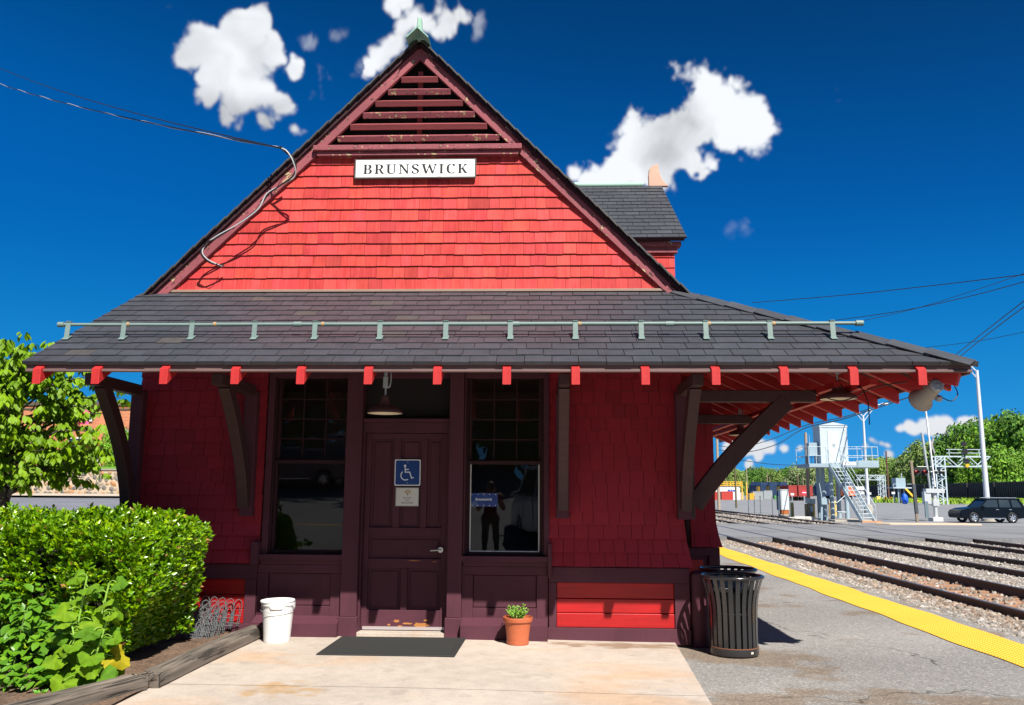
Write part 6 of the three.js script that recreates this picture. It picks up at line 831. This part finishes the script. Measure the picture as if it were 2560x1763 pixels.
// wires over the yard
{ const w = (l, pts, rad) => single('overhead_wire', l, 'wire', tube(pts.map(([px, py, d]) => at(px, py, d)), rad, 40, 4), M.black);
  w('upper right wire rising from the hip toward the right edge', [[1880, 757, 60], [2120, 737, 52], [2350, 712, 46], [2600, 682, 40]], 0.022); w('middle right wire sagging over the hip toward the right edge', [[2050, 806, 60], [2250, 778, 54], [2420, 742, 48], [2600, 694, 42]], 0.022); w('thin lower right wire crossing the middle right wire', [[2110, 812, 62], [2280, 774, 54], [2440, 725, 48], [2600, 670, 42]], 0.016); w('steep black wire at the right edge, upper of a pair', [[2380, 895, 40], [2480, 815, 34], [2600, 722, 30]], 0.022); w('steep black wire at the right edge, lower of a pair', [[2396, 895, 40], [2490, 820, 34], [2600, 738, 30]], 0.022); w('faint wire above the right end of the hip', [[2310, 870, 60], [2450, 852, 56], [2600, 822, 52]], 0.016);
  w('long sagging wire from the eave past the thick pole', [[1790, 1124, 95], [1860, 1131, 85], [1940, 1112, 75], [2020, 1068, 64], [2100, 1050, 60], [2240, 1004, 52], [2300, 985, 48]], 0.035); w('upper sagging wire from the eave past the thick pole', [[1790, 1114, 95], [1850, 1119, 85], [1930, 1098, 75], [2020, 1062, 64], [2120, 1040, 58], [2240, 998, 52]], 0.03); w('low distant wire pair along the yard', [[1790, 1152, 120], [1840, 1150, 110], [1930, 1161, 120], [2030, 1165, 130]], 0.04); }
// ---------- cars ----------
function makeCar(name, label, cat, pos, turn, paint, o) {
  const t = thing(name, label, cat, pos, turn), { L = 4.8, W = 1.86, belt = 1.08, roof = 1.72, wb = 2.79, wr = 0.385, hood = 1.05, A = -1.0, B = -0.35, Cc = 1.75, D = 2.28, seg } = o, h = L / 2, y0 = 0.34;
  const fx = -wb / 2 - 0.05, rx = wb / 2 - 0.05, arch = (x) => Array.from({ length: 9 }, (_, i) => { const a = Math.PI * (1 - i / 8); return [x + Math.cos(a) * (wr + 0.07), y0 + Math.max(0.02, Math.sin(a) * (wr + 0.1))]; });
  const prof = [[-h + 0.08, y0 + 0.05], ...arch(fx), ...arch(rx), [h - 0.1, y0 + 0.08], [h, y0 + 0.3], [h - 0.02, belt - 0.1], [h - 0.08, belt], [A - 0.05, belt], [-h + 0.5, hood - 0.06], [-h + 0.1, hood - 0.2], [-h, y0 + 0.35]];
  part(t, 'body', toCreasedNormals(extrude(prof, W - 0.12, 0.05), 0.7).translate(0, 0, -W / 2 + 0.06), paint);
  const hullG = (b, tp, wb_, wt) => { const pos_ = [], P_ = (x, y, z) => [x, y, z], bl = b.map(([x, y]) => [P_(x, y, -wb_), P_(x, y, wb_)]), q = (a, c, d, e) => pos_.push(...a, ...c, ...d, ...a, ...d, ...e); const T_ = tp.map(([x, y]) => [P_(x, y, -wt), P_(x, y, wt)]); q(bl[0][0], bl[0][1], T_[0][1], T_[0][0]); q(bl[1][1], bl[1][0], T_[1][0], T_[1][1]); q(bl[0][1], bl[1][1], T_[1][1], T_[0][1]); q(bl[1][0], bl[0][0], T_[0][0], T_[1][0]); q(T_[0][0], T_[0][1], T_[1][1], T_[1][0]); const g = new THREE.BufferGeometry(); g.setAttribute('position', new THREE.Float32BufferAttribute(pos_, 3)); g.computeVertexNormals(); return g; };
  const wB = W / 2 - 0.06, wT = W / 2 - 0.2; part(t, 'windows', hullG([[A, belt - 0.02], [D, belt - 0.02]], [[B, roof - 0.03], [Cc + 0.18, roof - 0.03]], wB, wT), mat([0.02, 0.03, 0.035], 0.05, { clearcoat: 1 }));
  part(t, 'roof', bx(Cc + 0.3 - B + 0.1, 0.08, 2 * wT + 0.1, (B + Cc + 0.2) / 2, roof, 0, 0, 0, 0, 0.03), paint);
  const pl = []; for (const s of [-1, 1]) for (const [xb, xt, w] of [[A, B, 0.09], ...(seg ?? [[0.42, 0.42, 0.09], [1.35, 1.3, 0.12]]), [D - 0.05, Cc + 0.16, 0.16]]) pl.push(beam(V3(xb, belt - 0.02, s * (wB + 0.005)), V3(xt, roof - 0.02, s * (wT + 0.01)), w, 0.05, 0.01, V3(0, 0, 1))); part(t, 'pillar', pl, paint);
  const chrome = mat([0.7, 0.72, 0.75], 0.2, { metalness: 0.9 });
  for (const x of [fx, rx]) for (const s of [-1, 1]) { const w = holder(t, 'wheel'); w.position.set(x, wr, s * (W / 2 - 0.13)); part(w, 'tyre', lathe([[wr * 0.62, -0.11], [wr * 0.95, -0.12], [wr, -0.08], [wr, 0.08], [wr * 0.95, 0.12], [wr * 0.62, 0.11]], 28).rotateX(Math.PI / 2), M.black); const sp = [lathe([[wr * 0.55, 0.06], [wr * 0.63, 0.1], [wr * 0.64, 0.07]], 28).rotateX(Math.PI / 2).scale(1, 1, 1)]; for (let k = 0; k < 6; k++) sp.push(bx(0.075, wr * 0.62, 0.03, 0, wr * 0.3, 0.085).applyMatrix4(new THREE.Matrix4().makeRotationZ(k * Math.PI / 3))); sp.push(rod(V3(0, 0, 0.07), V3(0, 0, 0.11), 0.06, 0.06, 12)); const rim = part(w, 'rim', sp, chrome); if (s < 0) rim.rotation.y = Math.PI; }
  part(t, 'bumper', [bx(0.16, 0.24, W - 0.1, -h + 0.03, y0 + 0.18, 0, 0, 0, 0, 0.05), bx(0.16, 0.26, W - 0.1, h - 0.02, y0 + 0.2, 0, 0, 0, 0, 0.05)], paint); part(t, 'grille', bx(0.04, 0.22, 0.9, -h + 0.03, hood - 0.34, 0), M.black);
  for (const s of [-1, 1]) { part(t, 'headlight', bx(0.3, 0.15, 0.3, -h + 0.2, hood - 0.3, s * (W / 2 - 0.19), 0, 0, 0, 0.04), mat([0.8, 0.8, 0.8], 0.1)); part(t, 'tail_light', bx(0.14, 0.26, 0.16, h - 0.09, belt - 0.18, s * (W / 2 - 0.1), 0, 0, 0, 0.03), mat([0.5, 0.01, 0.01], 0.2)); part(t, 'mirror', bx(0.12, 0.14, 0.2, A + 0.22, belt + 0.06, s * (W / 2 + 0.08), 0, 0, 0, 0.03), paint); part(t, 'running_board', bx(wb - 2 * wr - 0.35, 0.05, 0.14, -0.05, y0 + 0.0, s * (W / 2 - 0.02)), chrome); part(t, 'door_handle', [bx(0.2, 0.04, 0.03, 0.25, belt - 0.12, s * (W / 2 + 0.0)), bx(0.2, 0.04, 0.03, 1.2, belt - 0.12, s * (W / 2 + 0.0))], chrome); part(t, 'roof_rack', rod(V3(B + 0.3, roof + 0.08, s * (wT - 0.08)), V3(Cc + 0.1, roof + 0.08, s * (wT - 0.08)), 0.025), chrome); part(t, 'door_seam', [bx(0.012, belt - y0 - 0.3, 0.01, 0.42, (belt + y0) / 2 + 0.1, s * (W / 2 - 0.003), 0, 0, 0, 0), bx(0.012, belt - y0 - 0.3, 0.01, -0.85, (belt + y0) / 2 + 0.1, s * (W / 2 - 0.003), 0, 0, 0, 0)], M.black); }
  return t;
}
{ const p = foot(2470, 1307), s = mpp(p) * 171 / 5.2, q = makeCar('sport_utility_vehicle', 'black sport utility vehicle crossing the parking lot at the right', 'car', p.toArray(), 0.05, mat([0.003, 0.006, 0.01], 0.2, { specularIntensity: 0.35 }), {}); q.scale.setScalar(s); }
// ---------- left: street, stone wall, brick building ----------
{
  M.street = mat([0.75, 0.76, 0.85], 0.9, { map: T.yard });
  struct('street', drape(-70, -9, -19, -34, 60, 20, 0.02, 0.08), M.street);
  struct('street_line', drape(-60, -17.5, -19.6, -19.75, 60, 1, 0.026), mat([0.7, 0.4, 0.06], 0.7));
  struct('sidewalk', drape(-70, -12, -34, -38.3, 60, 4, 0.13, 0.3), mat([0.5, 0.42, 0.33], 0.9, { map: T.mottle }));
  struct('kerb', drape(-70, -12, -33.85, -34, 60, 1, 0.131), M.concreteP);
  const t = thing('stone_wall', 'low retaining wall of tan and grey rubble stones along the far sidewalk', 'stone wall', [0, 0, 0]), z = -38.4, base = 1.1, top = 2.5;
  part(t, 'mortar', bb(-60, -14, base - 0.5, top, z - 0.5, z, 0.02), mat([0.5, 0.4, 0.29], 0.95, { map: T.mottle })); part(t, 'coping', bb(-60, -14, top + 0.003, top + 0.09, z - 0.6, z + 0.06, 0.02), mat([0.3, 0.26, 0.22], 0.9, { map: T.mottle }));
  const r = rng(71), sg = new THREE.DodecahedronGeometry(1, 0), im = new THREE.InstancedMesh(sg, mat([1, 1, 1], 0.9, { map: T.mottle }), 620), m4 = new THREE.Matrix4(), qt = new THREE.Quaternion(); let k = 0;
  for (let x = -40; x < -17 && k < 620; x += 0.33) for (let j = 0; j < 5 && k < 620; j++) { const c = [[0.2, 0.18, 0.16], [0.34, 0.22, 0.12], [0.15, 0.14, 0.13], [0.4, 0.2, 0.09], [0.36, 0.29, 0.21]][Math.floor(r() * 5)]; qt.setFromEuler(new THREE.Euler((r() - 0.5) * 0.6, (r() - 0.5) * 0.6, (r() - 0.5) * 2.2)); im.setMatrixAt(k, m4.compose(V3(x + (j % 2) * 0.16 + (r() - 0.5) * 0.16, base + 0.12 + j * 0.28 + (r() - 0.5) * 0.12, z - 0.03), qt, V3(0.12 + 0.15 * r() * r() + 0.03, 0.09 + 0.07 * r(), 0.07 + 0.03 * r()))); im.setColorAt(k++, new THREE.Color().setRGB(...c)); }
  im.count = k; im.name = 'stones'; im.userData.kind = 'stuff'; t.add(im);
  struct('lawn', drape(-70, -14, -38.8, -60, 60, 12, (x, zz) => lerp(2.48, 3.0, sstep(-38.8, -50, zz)) + 0.04 * fbm(x, zz + 200, 999, 999, 181, 2), 0.5), M.lawn);
  T.brick = tex(512, 512, (u, v) => { const rows = 24, row = Math.floor(v * rows), fv = v * rows - row, uu = u * 8 + (row % 2) * 0.5, col = Math.floor(uu), fu = uu - col, mort = fv < 0.14 || fu < 0.05, n = hash(((col % 8) + 8) % 8, row, 191), g = vnoise(u * 100, v * 100, 100, 100, 192); return mort ? [0.42, 0.3, 0.22] : [0.5 * (0.75 + 0.4 * n) + 0.05 * g, 0.17 * (0.75 + 0.4 * n), 0.075 * (0.8 + 0.3 * n)]; }, { rx: 0.5, ry: 0.5 });
  const zb = -48.6, b = thing('brick_building', 'orange brick building behind the lawn and stone wall at the left', 'building', [0, 0, 0]), X = (px) => (px - 1365) / 2160 * 58.2, Y = (py) => 1.55 + (1216 - py) / 2160 * 58.2, bm = mat([1, 1, 1], 0.9, { map: T.brick, bumpMap: T.brick, bumpScale: 0.01 });
  part(b, 'wall', [uvBox(bb(-60, -20, 2.2, Y(1010), zb - 10, zb, 0))], bm); part(b, 'parapet', [bb(-60.1, -19.9, Y(1009.5), Y(1000), zb - 10.1, zb + 0.1), bb(-60, -20, Y(1020), Y(1016), zb, zb + 0.06)], mat([0.1, 0.07, 0.05], 0.8));
  part(b, 'roof_vent', [rod(V3(X(308), Y(1000), zb - 2), V3(X(308), Y(992), zb - 2), 0.35, 0.35, 16), lathe([[0, 0.35], [0.12, 0.3], [0.5, 0], [0.5, -0.05], [0, -0.05]], 20).translate(X(308), Y(991), zb - 2), bx(1.2, 0.3, 1.2, X(307), Y(1001) + 0.1, zb - 2)], M.lightMetal);
  for (const [a, c, y0, y1] of [[278, 305, 1070, 1108], [150, 190, 1090, 1130], [60, 100, 1080, 1130], [-20, 20, 1080, 1130], [180, 210, 1024, 1050], [100, 130, 1024, 1050]]) { const w = part(b, 'window', [bb(X(a), X(c), Y(y0), Y(y0) - 0.1, zb, zb + 0.08), bb(X(a), X(c), Y(y1), Y(y1) + 0.1, zb, zb + 0.12), bb(X(a), X(a) + 0.08, Y(y0), Y(y1), zb, zb + 0.07), bb(X(c) - 0.08, X(c), Y(y0), Y(y1), zb, zb + 0.07), bb(X((a + c) / 2) - 0.04, X((a + c) / 2) + 0.04, Y(y0), Y(y1), zb, zb + 0.06)], M.white); part(w, 'pane', bb(X(a) + 0.08, X(c) - 0.08, Y(y1) + 0.1, Y(y0) - 0.1, zb, zb + 0.03, 0), mat([0.02, 0.05, 0.06], 0.05)); }
  const dr = part(b, 'door', [bb(X(215), X(236), Y(1164), Y(1120), zb, zb + 0.06)], mat([0.45, 0.42, 0.38], 0.6)); part(dr, 'door_frame', [bb(X(213), X(215), Y(1164), Y(1118), zb, zb + 0.1), bb(X(236), X(238), Y(1164), Y(1118), zb, zb + 0.1), bb(X(213), X(238), Y(1118), Y(1116), zb, zb + 0.1)], M.white);
  part(b, 'canopy', [bb(X(140), X(246), Y(1108), Y(1104), zb + 0.1, zb + 1.4), bb(X(150), X(172), Y(1112), Y(1096), zb + 1.0, zb + 1.2)], mat([0.5, 0.12, 0.1], 0.7)); part(b, 'green_sign', bb(X(272), X(320), Y(1104), Y(1076), zb + 0.09, zb + 0.16), mat([0.02, 0.16, 0.17], 0.6));
  { const n = 12, g = new THREE.PlaneGeometry(X(236) - X(190), Y(1026) - Y(1062), n, n), p = g.attributes.position; for (let i = 0; i < p.count; i++) p.setZ(i, 0.12 * Math.sin(p.getX(i) * 6 + p.getY(i) * 2)); g.computeVertexNormals(); const o = single('pink_banner', 'bright pink banner on the brick wall, seen through the tree leaves', 'banner', g, mat([0.75, 0.06, 0.22], 0.7, { side: THREE.DoubleSide })); o.position.set((X(236) + X(190)) / 2, (Y(1026) + Y(1062)) / 2, zb + 1.8); }
  tree('small rounded green shrub before the brick wall beside the bracket', V3(X(303) * 0.985, 2.6, zb + 1.5), 3.0, 1.9, 1, 5, 1, undefined).userData.category = 'shrub';
}
{ // the dogwood by the hedge
  const t = thing('dogwood_tree', 'small leafy tree with drooping bright leaves left of the station', 'tree', [-8.85, groundY(-8.85, -4.4), -4.4]), r = rng(41), gy = groundY(-8.95, -4.4), items = [], wood = [];
  const trunk = [V3(0.1, -0.2, 0), V3(0.08, 0.9, 0.02), V3(0.02, 1.5, 0.05), V3(-0.1, 2.3, 0.0), V3(0, 3.4, 0)]; for (let i = 0; i < 4; i++) wood.push(rod(trunk[i], trunk[i + 1], [0.13, 0.11, 0.085, 0.05][i], [0.11, 0.085, 0.05, 0.02][i], 10));
  for (let b = 0; b < 46; b++) {
    const f = b / 46, a = b * 2.4 + r(), h0 = 1.5 + f * 1.85, p = V3(lerp(0.05, 0, f), h0, 0), R = (0.95 + 0.75 * Math.sin(Math.PI * Math.min(1, f * 0.8 + 0.15))) * (0.65 + 0.4 * r()) * (f > 0.85 ? 0.55 : 1), e = p.clone().add(V3(Math.cos(a) * R, 0.3 + 0.4 * f + 0.3 * (r() - 0.5), Math.sin(a) * R)), m = p.clone().lerp(e, 0.55).add(V3(0, 0.18, 0)); wood.push(rod(p, m, 0.035 * (1.2 - f), 0.018, 6), rod(m, e, 0.018, 0.006, 5));
    for (let k = 0; k < 20; k++) { const s = 0.3 + 0.7 * r(), c = p.clone().lerp(e, s).add(V3((r() - 0.5) * 0.75, (r() - 0.3) * 0.3 + 0.12 * (1 - s), (r() - 0.5) * 0.75)); const n = 7 + Math.floor(r() * 6), tn = r(); for (let i = 0; i < n; i++) { const an = r() * 6.28, out = V3(Math.cos(an), -0.75 - 0.7 * r(), Math.sin(an)).normalize(); const up = V3((r() - 0.5) * 0.5, 1, (r() - 0.5) * 0.5 + 0.25), zz = up.addScaledVector(out, -up.dot(out)).normalize(), xx = out.clone().cross(zz); items.push({ p: c.clone().add(V3(Math.cos(an) * 0.06, (r() - 0.5) * 0.06, Math.sin(an) * 0.06)), q: new THREE.Quaternion().setFromRotationMatrix(new THREE.Matrix4().makeBasis(xx, out, zz)), s: 0.75 + 0.5 * r(), t: tn }); } }
  }
  foliage(t, 'crown', leafGeo(0.12, 0.072, 0.2, 3), mat([1, 1, 1], 0.55, { transmission: 0.3, thickness: 0, side: THREE.DoubleSide, specularIntensity: 0.4 }), items, (it) => [0.11 + 0.1 * it.t, 0.22 + 0.15 * it.t, 0.0]);
  part(t, 'trunk', wood, M.bark);
}
{ // low dark shrub behind the hedge at the corner of the station
  const t = thing('shrub', 'darker shrub growing behind the hedge at the left corner post', 'shrub', [-4.95, -0.1, 0.1]), r = rng(44), it = []; for (let i = 0; i < 1500; i++) { const a = r() * 6.28, h = r(), R = 0.55 * Math.sqrt(r()) * (1 - 0.4 * h), p = V3(Math.cos(a) * R, 0.2 + h * 0.95 + 0.2 * r(), Math.sin(a) * R * 0.8); it.push({ p, q: Q(V3(Math.cos(a), 0.5, Math.sin(a)).add(V3(r() - 0.5, r() - 0.5, r() - 0.5)), r), s: 0.9 + 0.5 * r(), t: r() }); } foliage(t, 'foliage', leafGeo(0.055, 0.03, 0.2, 2), leafMat([1, 1, 1]), it, (i) => [0.05 + 0.03 * i.t, 0.14 + 0.06 * i.t, 0.015]); part(t, 'stems', [0, 1, 2, 3].map((i) => rod(V3(0, 0, 0), V3((i - 1.5) * 0.25, 1.3, 0.1 * (i % 2)), 0.02, 0.006, 5)), M.bark);
}
// ---------- behind the lens: what the window glass mirrors ----------
{
  makeCar('minivan', 'dark minivan parked in the lot behind the viewer, mirrored in the left window', 'car', [-9.9, groundY(-9.9, 25) + 0.02, 25], 0.12, mat([0.12, 0.12, 0.13], 0.3, { clearcoat: 1 }), { L: 5.0, roof: 1.75, A: -1.5, B: -0.75, hood: 1.0, wr: 0.33 });
  makeCar('white_van', 'white van parked behind the viewer, mirrored in the right window', 'van', [2.45, groundY(2.4, 15) + 0.02, 15.5], 1.45, mat([0.75, 0.77, 0.8], 0.3, { clearcoat: 1 }), { L: 5.2, W: 2.0, belt: 1.3, roof: 2.1, hood: 1.25, A: -1.9, B: -1.2, wr: 0.36 });
  struct('parking_line', drape(-16, -1, 17.2, 17.35, 30, 1, 0.006), mat([0.7, 0.42, 0.08], 0.7));
  [[-22, 34, 13, 1], [-14, 38, 14, 4], [-6, 36, 13, 1], [2, 37, 14, 0], [9, 35, 13, 4], [-30, 33, 13, 0], [4.5, 24, 3.2, 5], [-1, 27, 2.6, 1]].forEach(([x, z, h, tone], i) => tree(['tree behind the viewer, far left of the lot', 'tall dark tree behind the parked minivan', 'dark tree behind the viewer near the lot middle', 'tall bright tree straight behind the viewer', 'dark tree behind the white van', 'outermost tree left of the minivan', 'bushy shrub beside the white van', 'low dark shrub straight behind the viewer'][i], V3(x, groundY(x, z) - 0.1, z), h, h * 0.8, i % 3, tone, i, 'trees behind the lot'));
}
{ // the photographer, whom the right window mirrors
  const t = thing('person', 'person in a maroon short sleeved shirt and cap holding up a camera', 'person', [0.0, -0.005, 9.83]);
  const J = { hipL: [-0.1, 0.93, 0], hipR: [0.1, 0.93, 0], kneeL: [-0.12, 0.5, -0.02], kneeR: [0.13, 0.5, -0.02], ankL: [-0.13, 0.09, 0.02], ankR: [0.15, 0.09, 0.02], toeL: [-0.16, 0.04, -0.16], toeR: [0.19, 0.04, -0.15], waist: [0, 1.06, 0], chest: [0, 1.3, 0.01], neck: [0, 1.46, 0.01], head: [0, 1.6, -0.03], crown: [0, 1.66, -0.01], shL: [-0.19, 1.4, 0.01], shR: [0.19, 1.4, 0.01], elL: [-0.27, 1.15, -0.08], elR: [0.28, 1.16, -0.08], wrL: [-0.1, 1.44, -0.17], wrR: [0.1, 1.45, -0.17] };
  const bones = [['hipL', 'kneeL', 0.095, 0.066], ['hipR', 'kneeR', 0.095, 0.066], ['kneeL', 'ankL', 0.066, 0.045], ['kneeR', 'ankR', 0.066, 0.045], ['ankL', 'toeL', 0.05, 0.038], ['ankR', 'toeR', 0.05, 0.038], ['hipL', 'hipR', 0.11, 0.11], ['waist', 'chest', 0.14, 0.15], ['shL', 'shR', 0.085, 0.085], ['chest', 'neck', 0.12, 0.06], ['neck', 'head', 0.055, 0.07], ['head', 'crown', 0.085, 0.09], ['shL', 'elL', 0.062, 0.045], ['shR', 'elR', 0.062, 0.045], ['elL', 'wrL', 0.045, 0.03], ['elR', 'wrR', 0.045, 0.03]].map(([a, b, r0, r1]) => [V3(...J[a]), V3(...J[b]), r0, r1]);
  bones.push([V3(0, 1.585, -0.11), V3(0, 1.565, -0.125), 0.012, 0.014], [V3(-0.085, 1.6, -0.02), V3(-0.09, 1.58, -0.02), 0.015, 0.013], [V3(0.085, 1.6, -0.02), V3(0.09, 1.58, -0.02), 0.015, 0.013]);
  const field = (bs, k) => (p) => { let d = 9; for (const [a, b, r0, r1] of bs) { const ab = b.clone().sub(a), u = clamp(p.clone().sub(a).dot(ab) / ab.lengthSq()), q = p.distanceTo(a.clone().addScaledVector(ab, u)) - lerp(r0, r1, u), h = Math.max(0, k - Math.abs(d - q)) / k; d = Math.min(d, q) - h * h * k * 0.25; } return d; };
  const meshField = (c, half, res, f) => { const mc = new MarchingCubes(res, M.white, false, false, 400000); mc.isolation = 0; const n = res, hs = n / 2; for (let z = 0; z < n; z++) for (let y = 0; y < n; y++) for (let x = 0; x < n; x++) mc.field[z * n * n + y * n + x] = -f(V3(c.x + (x - hs) / hs * half, c.y + (y - hs) / hs * half, c.z + (z - hs) / hs * half)); mc.update(); const m = mc.count, g = new THREE.BufferGeometry(), pa = new Float32Array(m * 3); for (let i = 0; i < m; i++) { pa[i * 3] = c.x + mc.positionArray[i * 3] * half; pa[i * 3 + 1] = c.y + mc.positionArray[i * 3 + 1] * half; pa[i * 3 + 2] = c.z + mc.positionArray[i * 3 + 2] * half; } g.setAttribute('position', new THREE.BufferAttribute(pa, 3)); g.setAttribute('normal', new THREE.BufferAttribute(mc.normalArray.slice(0, m * 3), 3)); return g; };
  const body = meshField(V3(0, 0.88, 0), 0.92, 84, field(bones, 0.05));
  const hand = (s) => { const w = V3(s * 0.1, 1.45, -0.17), pl = V3(s * 0.075, 1.52, -0.2), bs = [[w, pl, 0.026, 0.034]]; [[0.035, 0.085], [0.012, 0.095], [-0.011, 0.088], [-0.033, 0.07]].forEach(([o, l]) => { const k0 = V3(s * 0.07 + s * 0.01, 1.545 + o * 0.7, -0.2), k1 = k0.clone().add(V3(-s * l * 0.25, 0.008, -l * 0.45)), k2 = k1.clone().add(V3(-s * l * 0.4, -0.004, -l * 0.02)); bs.push([pl, k0, 0.016, 0.0105], [k0, k1, 0.0105, 0.0095], [k1, k2, 0.0095, 0.008]); }); bs.push([pl, V3(s * 0.05, 1.515, -0.18), 0.016, 0.012], [V3(s * 0.05, 1.515, -0.18), V3(s * 0.025, 1.53, -0.175), 0.012, 0.009]); return meshField(V3(s * 0.065, 1.52, -0.2), 0.11, 60, field(bs, 0.012)); };
  const g = merge([body, hand(-1), hand(1)]), p = g.attributes.position, col = new Float32Array(p.count * 3); for (let i = 0; i < p.count; i++) { const x = Math.abs(p.getX(i)), y = p.getY(i); col.set(y < 0.1 ? [0.03, 0.025, 0.02] : y < 0.98 ? [0.16, 0.14, 0.1] : y < 1.47 && !(x > 0.2 && y < 1.2) && p.getZ(i) > -0.14 ? [0.22, 0.025, 0.04] : [0.45, 0.25, 0.17], i * 3); } g.setAttribute('color', new THREE.BufferAttribute(col, 3)); part(t, 'body', g, mat([1, 1, 1], 0.7, { vertexColors: true }));
  part(t, 'cap', [new THREE.SphereGeometry(0.1, 20, 8, 0, 6.3, 0, 1.5).scale(1, 0.85, 1.12).translate(0, 1.655, -0.01), bx(0.16, 0.012, 0.09, 0, 1.66, -0.13, 0.15)], mat([0.05, 0.05, 0.06], 0.8));
  const cm = thing('hand_camera', 'black camera held up to the face by the person', 'camera', [0, 1.55, 9.655]); part(cm, 'camera_body', [bx(0.13, 0.085, 0.05, 0, 0, 0, 0, 0, 0, 0.01), bx(0.05, 0.03, 0.045, 0, 0.055, 0)], M.black);
}
scene.traverse((o) => { if (o.isMesh) { o.castShadow = true; o.receiveShadow = true; } });
renderer.render(scene, camera);
